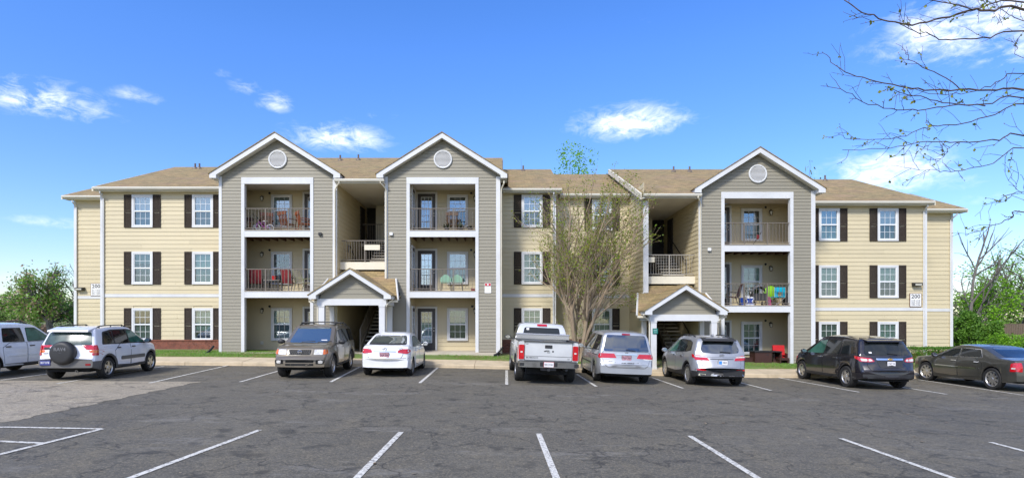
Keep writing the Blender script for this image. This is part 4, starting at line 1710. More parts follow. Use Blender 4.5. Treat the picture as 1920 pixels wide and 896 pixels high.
# ------------------------------------------------------------------ vehicles
CARGLASS = mat_plain('car_glass', (.012, .015, .016), .03, var=0, spec=.5)
CARGLASS_T = mat_plain('car_glass_greenery', (.045, .13, .095), .04, var=.5, scale=3, spec=.5)  # sunlit greenery seen through the glass, put into its colour
CARGLASS_P = mat_plain('car_glass_pale', (.045, .075, .07), .22, var=.6, scale=4, spec=.5)
TYRE = mat_plain('tyre_rubber', (.018, .017, .016), .8, var=.2, scale=8)
ALLOY = mat_plain('alloy', (.55, .53, .50), .32, metal=.85, var=.1)
CHROME = mat_plain('chrome', (.72, .72, .73), .12, metal=1, var=.06)
TRIM = mat_plain('grey_trim', (.060, .060, .060), .55, var=.15)
TRIMD = mat_plain('dark_trim', (.022, .022, .023), .55, var=.15)
CLAD = mat_plain('grey_cladding', (.13, .125, .12), .5, var=.12)
SEAM = mat_plain('panel_gap', (.008, .008, .008), .9, var=0)
UNDER = mat_plain('underbody', (.010, .010, .010), .95, var=.2)
REDL = mat_plain('tail_light_red', (.50, .006, .012), .12, var=.25, scale=12, coat=1)
REDD = mat_plain('tail_light_dark_red', (.25, .005, .01), .12, var=.25, scale=12, coat=1)
CLEARL = mat_plain('lamp_clear', (.62, .60, .56), .1, var=.3, scale=16, coat=1)
AMBER = mat_plain('lamp_amber', (.62, .13, .01), .12, var=.2, scale=14, coat=1)
PLATEW = mat_plain('plate_white', (.72, .70, .70), .4, var=.04)
PLATEB = mat_plain('plate_blue', (.05, .06, .22), .4, var=.2)
PLATEP = mat_plain('plate_pale_red', (.42, .22, .25), .4, var=.5, scale=20)
INK = mat_plain('plate_ink', (.03, .03, .07), .5, var=0)
INKR = mat_plain('plate_ink_red', (.25, .02, .03), .5, var=0)
INKW = mat_plain('plate_ink_white', (.8, .8, .8), .5, var=0)
GOLD = mat_plain('badge_gold', (.70, .45, .10), .25, metal=.8, var=.1)


def mat_mirror_glass(name, refl, tint=(.012, .016, .018)):
    m, nt, bs = _nodes(name)
    out = nt.nodes['Material Output']
    bs.inputs['Base Color'].default_value = (*tint, 1)
    bs.inputs['Roughness'].default_value = .05
    gl = nt.nodes.new('ShaderNodeBsdfGlossy')
    gl.inputs['Color'].default_value = (.92, .95, 1, 1)
    gl.inputs['Roughness'].default_value = .015
    mx = nt.nodes.new('ShaderNodeMixShader')
    mx.inputs[0].default_value = refl
    nt.links.new(bs.outputs[0], mx.inputs[1])
    nt.links.new(gl.outputs[0], mx.inputs[2])
    nt.links.new(mx.outputs[0], out.inputs['Surface'])
    return m


CARGLASS_M = mat_mirror_glass('car_glass_mirror', .34, (.05, .07, .07))
CARGLASS_R = mat_mirror_glass('car_glass_rear', .14)


def lin(kp, x, sm=.0):
    xs = [k[0] for k in kp]
    ys = [k[1] for k in kp]
    if sm:
        return float((np.interp(x - sm, xs, ys) + 2 * np.interp(x, xs, ys) + np.interp(x + sm, xs, ys)) / 4)
    return float(np.interp(x, xs, ys))


def rpoly(pts, r=.05, n=4):
    """polygon with rounded corners"""
    out = []
    k = len(pts)
    for i in range(k):
        p = Vector(pts[i])
        a = Vector(pts[i - 1]) - p
        b = Vector(pts[(i + 1) % k]) - p
        q = min(r, a.length * .45, b.length * .45)
        a = p + a.normalized() * q
        b = p + b.normalized() * q
        for j in range(n + 1):
            t = j / n
            out.append(tuple(a * (1 - t) ** 2 + p * 2 * t * (1 - t) + b * t * t))
    return out


class Car:
    def __init__(c, name, label, cat, X, Y, head, group='cars parked facing the kerb', **s):
        c.s = s
        c.root = thing(name, label, cat, (0, 0, 0), 0, group)
        c.X, c.Y, c.head = X, Y, head
        c.body()

    # ---- body shell
    def half(c, x):
        s = c.s
        return lin(s['plan'], x, .05)

    def body(c):
        s = c.s
        xr, xf = s['xr'], s['xf']
        wb, r, Ra = s['wb'], s['r'], s['arch']
        xs = set(np.round(np.linspace(xr, xf, 44), 3))
        for e, d in ((xr, 1), (xf, -1)):
            for k in (.015, .04, .07, .1, .14, .18, .23, .28, .34, .4, .47, .55):
                xs.add(round(e + d * k, 3))
        for a in (-wb / 2, wb / 2):
            for k in (-1.001, -.999, -.98, -.93, -.84, -.7, -.52, -.3, 0, .3, .52, .7, .84, .93, .98, .999, 1.001):
                xs.add(round(a + k * Ra, 4))
        for p in s['top'] + s.get('keys', []):
            if xr <= p[0] <= xf:
                xs.add(round(p[0], 3))
        xs = sorted(x for x in xs if xr <= x <= xf)
        mid = s.get('zmid', .55)
        rows = []
        for x in xs:
            W = c.half(x)
            t = lin(s['top'], x, s.get('smooth', .035))
            b = min(lin(s['belt'], x, .06), t - .012)
            zb = lin(s['bottom'], x, .03)
            for a in (-wb / 2, wb / 2):
                d = abs(x - a)
                if d < Ra:
                    zb = max(zb, r + math.sqrt(Ra * Ra - d * d))
            g = t - b
            tm = s.get('tumble', .3)
            z2 = zb + .035
            z3 = max(mid, z2 + .03)
            z3 = min(z3, b - .03) if b - .03 > z2 + .01 else z2 + .01
            z4 = max(b - .13, z3 + .01)
            wsh = W * s.get('shoulder', .955)
            wt = wsh - tm * g * .92
            sh = min(.07, g * .35)
            crown = s.get('crown', .03)
            rd = min(.09, .02 + g * .25)
            pts = [(0, zb), (W * .78, zb), (W * .965, zb + .004), (W * s.get('rock', .985), z2), (W, z3), (W * .992, z4), (wsh, b), (wsh - tm * g * .5, b + g * .5),
                   (wt, t - sh), (wt - rd * .45, t - sh * .25), (wt - rd * 1.3, t + .002), (max(.05, wt * .5), t + crown * .8), (0, t + crown)]
            rows.append((x, W, pts))
        bowf, bowr = s.get('bowf', .22), s.get('bowr', .10)

        def bow(x, y, W):
            u = min(1.0, abs(y) / max(W, .01))
            f0, r0 = xf - .75, xr + .75
            if x > f0:
                x -= bowf * u ** 2.3 * (x - f0) / .75
            if x < r0:
                x += bowr * u ** 2.3 * (r0 - x) / .75
            return x
        n = len(rows[0][2])
        ring = 2 * n - 2
        vs, fs, mi = [], [], []
        for x, W, pts in rows:
            full = pts + [(-y, z) for y, z in pts[-2:0:-1]]
            for y, z in full:
                vs.append((bow(x, y, W), y, z))
        clad = s.get('clad')
        for i in range(len(rows) - 1):
            for k in range(ring):
                k2 = (k + 1) % ring
                fs.append((i * ring + k, i * ring + k2, (i + 1) * ring + k2, (i + 1) * ring + k))
                kk = min(k, ring - 1 - k)
                mi.append(1 if kk < 2 else (2 if (clad and kk <= 3) else 0))
        fs.append(tuple(range(ring)))
        mi.append(2 if clad else 0)
        fs.append(tuple((len(rows) - 1) * ring + k for k in range(ring - 1, -1, -1)))
        mi.append(2 if clad else 0)
        c.bvh = BVHTree.FromPolygons([Vector(v) for v in vs], fs)
        drop = s.get('open_top')
        if drop:
            x0, x1 = drop
            keep = []
            for f, m_ in zip(fs, mi):
                if len(f) == 4:
                    row, k = divmod(f[0], ring)
                    kk = min(k, ring - 1 - k)
                    xa = rows[row][0]
                    if kk >= 9 and x0 <= xa and rows[min(row + 1, len(rows) - 1)][0] <= x1:
                        continue
                keep.append((f, m_))
            fs, mi = [k[0] for k in keep], [k[1] for k in keep]
        mb = MB()
        mb.v, mb.f, mb.m = vs, fs, mi
        c.o = mb.build('body', [s['paint'], UNDER, s.get('clad') or s['paint']], c.root, smooth=True, sharp=34)
        # underbody and wheel wells
        mb = MB()
        w = s['track'] - s['tw'] / 2 - .03
        mb.box(xr + .25, xf - .3, -w, w, r * .75, r * 1.9)
        mb.box(-wb / 2 + Ra * .9, wb / 2 - Ra * .9, -s['plan'][len(s['plan']) // 2][1] * .9, s['plan'][len(s['plan']) // 2][1] * .9, r * .8, r * 1.2)
        mb.tube([(-wb / 2, -s['track'], r), (-wb / 2, s['track'], r)], .05, 8)
        mb.tube([(wb / 2, -s['track'], r), (wb / 2, s['track'], r)], .04, 8)
        mb.build('underbody', UNDER, c.root)

    # ---- projected panels
    def proj(c, plane, u, v, off):
        if plane in ('L', 'R'):
            sgn = 1 if plane == 'L' else -1
            o, d = Vector((u, 4 * sgn, v)), Vector((0, -sgn, 0))
        elif plane == 'rear':
            o, d = Vector((-8, u, v)), Vector((1, 0, 0))
        elif plane == 'front':
            o, d = Vector((8, u, v)), Vector((-1, 0, 0))
        else:
            o, d = Vector((u, v, 6)), Vector((0, 0, -1))
        h = c.bvh.ray_cast(o, d)
        if h[0] is None:
            h = c.bvh.find_nearest(o + d * (6 if plane in ('rear', 'front') else 3.2))
        return h[0] - d * off

    def patch(c, name, plane, poly, mat, off=.006, res=.09, parent=None, label=None, bury=.012, smooth=True):
        bm = bmesh.new()
        vs = [bm.verts.new((p[0], p[1], 0)) for p in poly]
        bm.faces.new(vs)
        for ax in (0, 1):
            lo, hi = min(p[ax] for p in poly), max(p[ax] for p in poly)
            k = int((hi - lo) / res)
            for i in range(1, k + 1):
                q = lo + (hi - lo) * i / (k + 1)
                co, no = [0, 0, 0], [0, 0, 0]
                co[ax], no[ax] = q, 1
                bmesh.ops.bisect_plane(bm, geom=bm.verts[:] + bm.edges[:] + bm.faces[:], plane_co=co, plane_no=no)
        bmesh.ops.triangulate(bm, faces=[f for f in bm.faces if len(f.verts) > 4])
        bm.verts.ensure_lookup_table()
        bm.verts.index_update()
        uv = [(v.co.x, v.co.y) for v in bm.verts]
        top = [c.proj(plane, u, v, off) for u, v in uv]
        low = [c.proj(plane, u, v, -bury) for u, v in uv]
        n = len(top)
        fs = [tuple(v.index for v in f.verts) for f in bm.faces]
        border = [tuple(v.index for v in e.verts) for e in bm.edges if len(e.link_faces) == 1]
        bm.free()
        mb = MB()
        mb.add(top + low, fs + [(a, b, b + n, a + n) for a, b in border])
        return mb.build(name, mat, parent or c.root, smooth=smooth, sharp=50, label=label)

    def both(c, name, poly, mat, **k):
        return [c.patch(name, p, poly, mat, **k) for p in ('L', 'R')]

    def on(c, plane, u, v, off=0):
        return c.proj(plane, u, v, off)

    # ---- wheels
    def wheels(c, spokes=6, rim=.68, style='alloy', width=None, rimmat=None, steer=0):
        s = c.s
        r, tw = s['r'], s['tw']
        key = 'w'
        h = tw / 2
        rr = r * rim
        prof = [(rr, -h * .8), (rr + .01, -h * .95), (r * .93, -h), (r * .985, -h * .82), (r, -h * .55), (r, h * .55), (r * .985, h * .82), (r * .93, h), (rr + .01, h * .95), (rr, h * .8), (rr - .02, h * .6), (rr - .02, -h * .6), (rr, -h * .8)]
        mt = MB()
        mt.lathe(prof, 36)
        for k in range(36):     # tread blocks
            a = 2 * PI * k / 36
            Mx = Matrix.Rotation(a, 4, 'Y')
            mt.box(-.018, .018, -h * .6, -h * .05, r - .003, r + .006, 0, Mx)
            mt.box(-.006, .03, h * .05, h * .6, r - .003, r + .006, 0, Mx)
        tyre = mt.mesh('tyre', TYRE, True, 40)
        mr = MB()
        mr.lathe([(rr + .002, -h * .86), (rr - .012, -h * .9), (rr - .03, -h * .7), (rr - .04, h * .4), (rr, h * .7)], 36)
        for k in range(spokes):
            a = 2 * PI * k / spokes
            Mx = Matrix.Rotation(a, 4, 'Y')
            w0, w1 = .05 * (6 / spokes) ** .5 * (1.15 if style == 'alloy' else .8), .036 * (6 / spokes) ** .5
            vs = []
            for (z, w, y0, y1) in ((.02, w0, -h * .80, -h * .45), (rr - .02, w1, -h * .74, -h * .42)):
                vs += [(-w, y0, z), (w, y0, z), (w, y1, z), (-w, y1, z)]
            vs = [tuple(Mx @ Vector(v)) for v in vs]
            mr.add(vs, [(0, 1, 5, 4), (1, 2, 6, 5), (2, 3, 7, 6), (3, 0, 4, 7), (4, 5, 6, 7)])
        mr.lathe([(0, -h * .88), (.045, -h * .88), (.06, -h * .78), (.07, -h * .5)], 16)
        rimm = mr.mesh('rim', rimmat or ALLOY, True, 30)
        md = MB()
        md.lathe([(0, -h * .2), (rr - .03, -h * .2)], 24)
        disc = md.mesh('brake_disc', UNDER)
        for ax in (-1, 1):
            for sd_ in (-1, 1):
                w = put('wheel', tyre, c.root, (ax * s['wb'] / 2, sd_ * s['track'], r), 0)
                w.rotation_euler = (0, rng.uniform(0, 1), (PI if sd_ > 0 else 0) + (steer if ax > 0 else 0))
                put('rim', rimm, w)
                put('brake_disc', disc, w)

    def mirror(c, x, z, mat, w=.24, y=None, shell=None):
        for p, sgn in (('L', 1), ('R', -1)):
            q = c.on(p, x, z)
            y0 = q.y
            mb = MB()
            mb.ell((x, y0 + sgn * (.05 + w / 2), z + .07), .075, w / 2, .085, 12, 8)
            mb.tube([(x, y0 - sgn * .02, z + .01), (x, y0 + sgn * .1, z + .04)], .025, 6)
            o = mb.build('side_mirror', mat, c.root, smooth=True, sharp=60)
            g = MB().lathe([(0, 0), (.07, 0)], 14, 'x')
            m_ = g.build('mirror_glass', CHROME, o, loc=(x - .073, y0 + sgn * (.05 + w / 2), z + .07))
            m_.scale = (1, w / .18, .9)

    def handle(c, parents, x, z, mat, w=.19):
        for p, par in zip(('L', 'R'), parents):
            c.patch('door_handle', p, rpoly([(x - w / 2, z - .016), (x + w / 2, z - .016), (x + w / 2, z + .018), (x - w / 2, z + .018)], .015), mat, off=.032, parent=par)

    def doors(c, polys, paint, gap=.011):
        """each door: a thin dark gap outline and a panel just proud of the shell"""
        out = []
        for poly in polys:
            pair = []
            for p in ('L', 'R'):
                cen = Vector((sum(q[0] for q in poly) / len(poly), sum(q[1] for q in poly) / len(poly)))
                big = []
                for q in poly:
                    d = Vector(q) - cen
                    big.append((q[0] + math.copysign(gap, d.x), q[1] + math.copysign(gap, d.y)))
                o = c.patch('door', p, poly, paint, off=.007)
                c.patch('door_gap', p, big, SEAM, off=.0025, parent=o)
                pair.append(o)
            out.append(pair)
        return out

    def plate(c, u, z, text, pm=None, ink=None, plane='rear', w=.31, h=.155, sub=None):
        q = c.on(plane, u, z)
        sgn = -1 if plane == 'rear' else 1
        face = pm or PLATEW
        o = MB().box(-.012, .006, -w / 2, w / 2, -h / 2, h / 2).build('number_plate', face, c.root)
        o.location = (q.x + sgn * .022, q.y, q.z)
        MB().box(-.006, .004, -w / 2 - .012, w / 2 + .012, -h / 2 - .012, h / 2 + .012).build('plate_frame', TRIMD, o, loc=(-sgn * .008, 0, 0))
        t = put('plate_lettering', text_mesh(text, .085, ink or INK, width=w * .82), o, (sgn * .013, 0, 0))
        t.rotation_euler = (0, 0, -PI / 2 if plane == 'rear' else PI / 2)
        return o

    def word(c, text, u, z, size, mat, width, plane='rear', off=.012, name='badge_lettering', parent=None):
        q = c.on(plane, u, z, off)
        t = put(name, text_mesh(text, size, mat, .003, .001, width), parent or c.root, q)
        t.rotation_euler = (0, 0, -PI / 2 if plane == 'rear' else PI / 2)
        return t

    def rails(c, y, x0, x1, z, mat, cross=()):
        for sgn in (-1, 1):
            mb = MB()
            pts = []
            for i in range(9):
                t = i / 8
                x = x0 + (x1 - x0) * t
                zz = c.on('top', x, y).z
                pts.append((x, sgn * y, zz + (.0 if i in (0, 8) else z)))
            mb.tube(pts, .02, 6)
            for i in (1, 4, 7):
                mb.tube([pts[i], (pts[i][0], pts[i][1], pts[i][2] - z - .01)], .018, 6)
            mb.build('roof_rail', mat, c.root, smooth=True, sharp=50)
        for x in cross:
            zz = c.on('top', x, y).z + z
            mb = MB()
            mb.tube([(x, -y, zz), (x, -y * .6, zz + .035), (x, y * .6, zz + .035), (x, y, zz)], .02, 6)
            for s_ in (-1, 1):
                mb.box(x - .05, x + .05, s_ * y - .04, s_ * y + .04, zz - .03, zz + .03)
            mb.build('roof_bar', mat, c.root)

    def wiper(c, y0, y1, z0, z1, mat=None):
        a, b = c.on('rear', y0, z0, .03), c.on('rear', y1, z1, .03)
        MB().tube([a, b], .012, 5).build('rear_wiper', mat or TRIMD, c.root)

    def strips(c, name, plane, poly, mat, **k):
        return c.patch(name, plane, poly, mat, **k)

    def arch_trim(c, mat, w=.06, a0=-8, off=.014):
        s = c.s
        for ax in (-1, 1):
            poly_o, poly_i = [], []
            for i in range(15):
                a = R(a0 + (180 - 2 * a0) * i / 14)
                cx, cz = ax * s['wb'] / 2, s['r']
                poly_o.append((cx + math.cos(a) * (s['arch'] + w), cz + math.sin(a) * (s['arch'] + w)))
                poly_i.append((cx + math.cos(a) * (s['arch'] + .004), cz + math.sin(a) * (s['arch'] + .004)))
            for p in ('L', 'R'):
                vs, fs = [], []
                for i in range(15):
                    for q in (poly_i[i], poly_o[i]):
                        vs.append(c.proj(p, q[0], max(q[1], .24), off))
                    for q in (poly_i[i], poly_o[i]):
                        vs.append(c.proj(p, q[0], max(q[1], .24), -.02))
                for i in range(14):
                    b = 4 * i
                    fs += [(b, b + 1, b + 5, b + 4), (b + 1, b + 3, b + 7, b + 5), (b, b + 4, b + 6, b + 2)]
                MB().add(vs, fs).build('arch_trim', mat, c.root, smooth=True, sharp=40)

    def interior_hint(c):
        pass

    def place(c):
        s = c.s
        X, Y, h = c.X, c.Y, R(c.head)
        # heading: 0 = nose towards +Y
        d = Vector((math.sin(h), math.cos(h), 0))
        n = Vector((math.cos(h), -math.sin(h), 0))
        wb, tr = s['wb'], s['track']
        P = lambda a, b: Vector((X, Y, 0)) + d * a + n * b
        z = {}
        for a in (-1, 1):
            for b in (-1, 1):
                p = P(a * wb / 2, b * tr)
                z[(a, b)] = lot_z(p.x, min(p.y, 22.95))
        zc = sum(z.values()) / 4
        fw = (d * wb + Vector((0, 0, (z[(1, 1)] + z[(1, -1)] - z[(-1, 1)] - z[(-1, -1)]) / 2))).normalized()
        rt = (n * 2 * tr + Vector((0, 0, (z[(1, 1)] + z[(-1, 1)] - z[(1, -1)] - z[(-1, -1)]) / 2))).normalized()
        lf = -rt
        up = fw.cross(lf).normalized()
        lf = up.cross(fw)
        m_ = Matrix((fw, lf, up)).transposed().to_4x4()
        m_.translation = Vector((X, Y, zc + .004))
        c.root.matrix_world = m_


def quad(x0, z0, x1, z1):
    return [(x0, z0), (x1, z0), (x1, z1), (x0, z1)]


# ---- white SUV at the left edge
def car_white_suv():
    P = mat_paint('white_paint_blue', (.72, .76, .82), 0, .3)
    c = Car('parked_suv', 'white SUV with grey sills, cut off by the left edge of the photo', 'SUV', -17.35, 19.35, -1.5,
            xr=-2.38, xf=2.42, wb=2.87, r=.365, arch=.43, track=.78, tw=.245, paint=P,
            plan=[(-2.38, .86), (-2.1, .92), (-1, .945), (1, .945), (1.9, .91), (2.42, .8)],
            top=[(-2.38, .70), (-2.33, .72), (-2.30, .95), (-2.24, 1.08), (-2.12, 1.62), (-2.0, 1.69), (-1.2, 1.74), (0, 1.74), (.35, 1.70), (.5, 1.64), (1.28, 1.14), (1.36, 1.10), (2.1, 1.0), (2.3, .9), (2.38, .72), (2.42, .6)],
            belt=[(-2.4, 1.08), (0, 1.06), (1.3, 1.05), (2.2, .9)], bottom=[(-2.38, .42), (-1.9, .34), (0, .33), (2, .33), (2.42, .42)], zmid=.6, tumble=.22)
    P2 = P
    ds = c.doors([[(-.98, .42), (-.10, .42), (-.10, 1.10), (-.75, 1.10), (-1.05, .95)], [(-.06, .42), (1.0, .42), (1.0, 1.1), (-.06, 1.10)]], P)
    for nm, pl, mt in (('side_window', [(-1.98, 1.13), (-1.15, 1.12), (-1.05, 1.58), (-1.85, 1.57)], CARGLASS), ('side_window', [(-1.02, 1.13), (-.13, 1.12), (-.20, 1.60), (-.95, 1.60)], CARGLASS), ('side_window', [(-.03, 1.12), (1.10, 1.14), (.46, 1.56), (.36, 1.60), (-.02, 1.60)], CARGLASS_T)):
        c.both('window_surround', [(p[0], p[1]) for p in rpoly(pl, .05)], TRIMD, off=.004)
        cen = (sum(p[0] for p in pl) / len(pl), sum(p[1] for p in pl) / len(pl))
        c.both(nm, rpoly([(cen[0] + (p[0] - cen[0]) * .95, cen[1] + (p[1] - cen[1]) * .93) for p in pl], .04), mt, off=.010)
    for pr, x in zip(ds, (-.85, .12)):
        c.handle(pr, x, .98, TRIMD, .2)
    c.both('side_moulding', quad(-.9, .66, -.12, .71), P, off=.02)
    c.both('side_moulding', quad(-.04, .66, .95, .71), P, off=.02)
    c.both('sill_trim', quad(-.95, .335, .95, .41), TRIM, off=.016)
    c.patch('windscreen', 'top', rpoly([(.55, -.56), (.55, .56), (1.22, .66), (1.22, -.66)], .06), CARGLASS, off=.006)
    c.patch('rear_window', 'rear', rpoly([(-.66, 1.14), (.66, 1.14), (.58, 1.56), (-.58, 1.56)], .06), CARGLASS, off=.008)
    for s_ in (-1, 1):
        c.patch('tail_light', 'rear', rpoly([(s_ * .74, .85), (s_ * .89, .85), (s_ * .87, 1.12), (s_ * .74, 1.12)], .03), REDL, off=.014)
        c.patch('headlight', 'front', rpoly([(s_ * .45, .78), (s_ * .8, .78), (s_ * .8, .93), (s_ * .45, .93)], .03), CLEARL, off=.014)
    c.plate(0, .85, 'K 4 1 7')
    c.rails(.60, -1.9, .3, .07, TRIMD)
    c.mirror(1.0, 1.1, TRIMD)
    c.wheels(6, .66)
    c.place()


# ---- white compact SUV with the covered spare wheel
def car_spare():
    P = mat_paint('white_paint_warm', (.74, .75, .80), 0, .3)
    c = Car('parked_compact_suv', 'white compact SUV with black-covered spare wheel and grey bumper', 'SUV', -13.78, 19.36, -4.5,
            xr=-2.06, xf=2.04, wb=2.49, r=.34, arch=.405, track=.75, tw=.22, paint=P, clad=CLAD, zmid=.60,
            plan=[(-2.06, .80), (-1.8, .855), (-1, .875), (1, .875), (1.6, .85), (2.04, .72)],
            top=[(-2.06, .66), (-2.0, .68), (-1.97, .72), (-1.93, 1.05), (-1.72, 1.52), (-1.62, 1.60), (-1.0, 1.65), (-.1, 1.66), (.2, 1.62), (1.02, 1.12), (1.12, 1.08), (1.7, .98), (1.92, .85), (2.02, .66), (2.04, .6)],
            belt=[(-2.06, 1.08), (0, 1.03), (1.1, 1.0), (1.8, .86)], bottom=[(-2.06, .40), (-1.7, .31), (0, .29), (1.6, .29), (2.04, .36)], tumble=.30)
    ds = c.doors([[(-.86, .42), (-.08, .38), (-.06, 1.08), (-.6, 1.08), (-.92, .88)], [(-.03, .38), (.85, .40), (.90, 1.05), (-.02, 1.08)]], P)
    c.both('window_surround', rpoly([(-1.52, 1.10), (1.0, 1.06), (.28, 1.53), (.0, 1.57), (-.9, 1.57), (-1.35, 1.50)], .06), TRIMD, off=.004)
    for pl, mt in (([(-1.46, 1.13), (-.92, 1.12), (-.90, 1.52), (-1.30, 1.46)], CARGLASS), ([(-.86, 1.12), (-.10, 1.11), (-.12, 1.54), (-.84, 1.53)], CARGLASS), ([(-.02, 1.11), (.88, 1.09), (.27, 1.50), (-.04, 1.54)], CARGLASS_T)):
        c.both('side_window', rpoly(pl, .05), mt, off=.010)
    for pr, x in zip(ds, (-.72, .12)):
        c.handle(pr, x, .97, TRIMD, .17)
    c.both('door_moulding', rpoly(quad(-.62, .56, .78, .68), .05), CLAD, off=.022)
    c.both('side_step', quad(-.8, .30, .8, .36), TRIM, off=.03)
    c.arch_trim(CLAD, .055)
    c.patch('rear_window', 'rear', rpoly([(-.72, 1.10), (.72, 1.10), (.61, 1.50), (-.61, 1.50)], .07), CARGLASS_P, off=.006)
    mb = MB()
    mb.prism([(-1.88, 1.515), (-1.86, 1.56), (-1.45, 1.655), (-1.45, 1.60)], -.60, .60)
    mb.build('spoiler', P, c.root, smooth=True, sharp=30)
    for s_ in (-1, 1):
        for (z0, z1, mt) in ((.95, 1.10, REDL), (.86, .945, AMBER), (.78, .855, REDL)):
            c.patch('tail_light', 'rear', rpoly([(s_ * .755, z0), (s_ * .86, z0), (s_ * .85, z1), (s_ * .76, z1)], .02), mt, off=.026, res=.025)
            c.patch('tail_light', 'L' if s_ > 0 else 'R', rpoly([(-1.90, z0), (-1.76, z0), (-1.77, z1), (-1.89, z1)], .02), mt, off=.022, res=.025)
        c.patch('rear_reflector', 'rear', rpoly([(s_ * .60, .47), (s_ * .74, .47), (s_ * .74, .53), (s_ * .60, .53)], .015), REDD, off=.012)
        c.patch('headlight', 'front', rpoly([(s_ * .4, .72), (s_ * .68, .72), (s_ * .68, .86), (s_ * .4, .86)], .03), CLEARL, off=.014)
    # spare wheel in its black cover
    q = c.on('rear', .02, .86)
    mb = MB()
    prof = [(0, -.215), (.25, -.215), (.30, -.205), (.345, -.17), (.365, -.10), (.36, .0), (.30, .02)]
    mb.lathe(prof, 40, 'x')
    sp = mb.build('spare_wheel', TRIMD, c.root, smooth=True, sharp=50, loc=(q.x - .005, .02, .86))
    t = put('cover_lettering', text_mesh('RAV4', .15, mat_plain('cover_grey', (.16, .16, .17), .5, var=0), .003, .002, .34), sp, (-.217, .01, .12))
    t.rotation_euler = (0, 0, -PI / 2)
    t = put('cover_lettering', text_mesh('4x4', .05, mat_plain('cover_dark_grey', (.09, .09, .1), .5, var=0), .003), sp, (-.217, .0, .01))
    t.rotation_euler = (0, 0, -PI / 2)
    c.plate(.56, .56, 'B37 078', PLATEB, INKW, w=.30, h=.15)
    c.patch('tailgate_handle', 'rear', rpoly(quad(.50, .97, .68, 1.03), .02), TRIMD, off=.02)
    c.word('TOYOTA', .60, .84, .05, CHROME, .16)
    a = c.on('rear', -.50, .36)
    MB().lathe([(.03, .1), (.035, -.14), (.028, -.14), (.026, 0)], 14, 'x').build('exhaust', CHROME, c.root, loc=(-1.98, -.42, .30))
    c.patch('windscreen', 'top', rpoly([(.28, -.55), (.28, .55), (.98, .66), (.98, -.66)], .06), CARGLASS, off=.006)
    c.rails(.58, -1.5, .1, .055, TRIMD)
    c.mirror(.78, 1.07, TRIMD)
    c.wheels(5, .66)
    c.place()


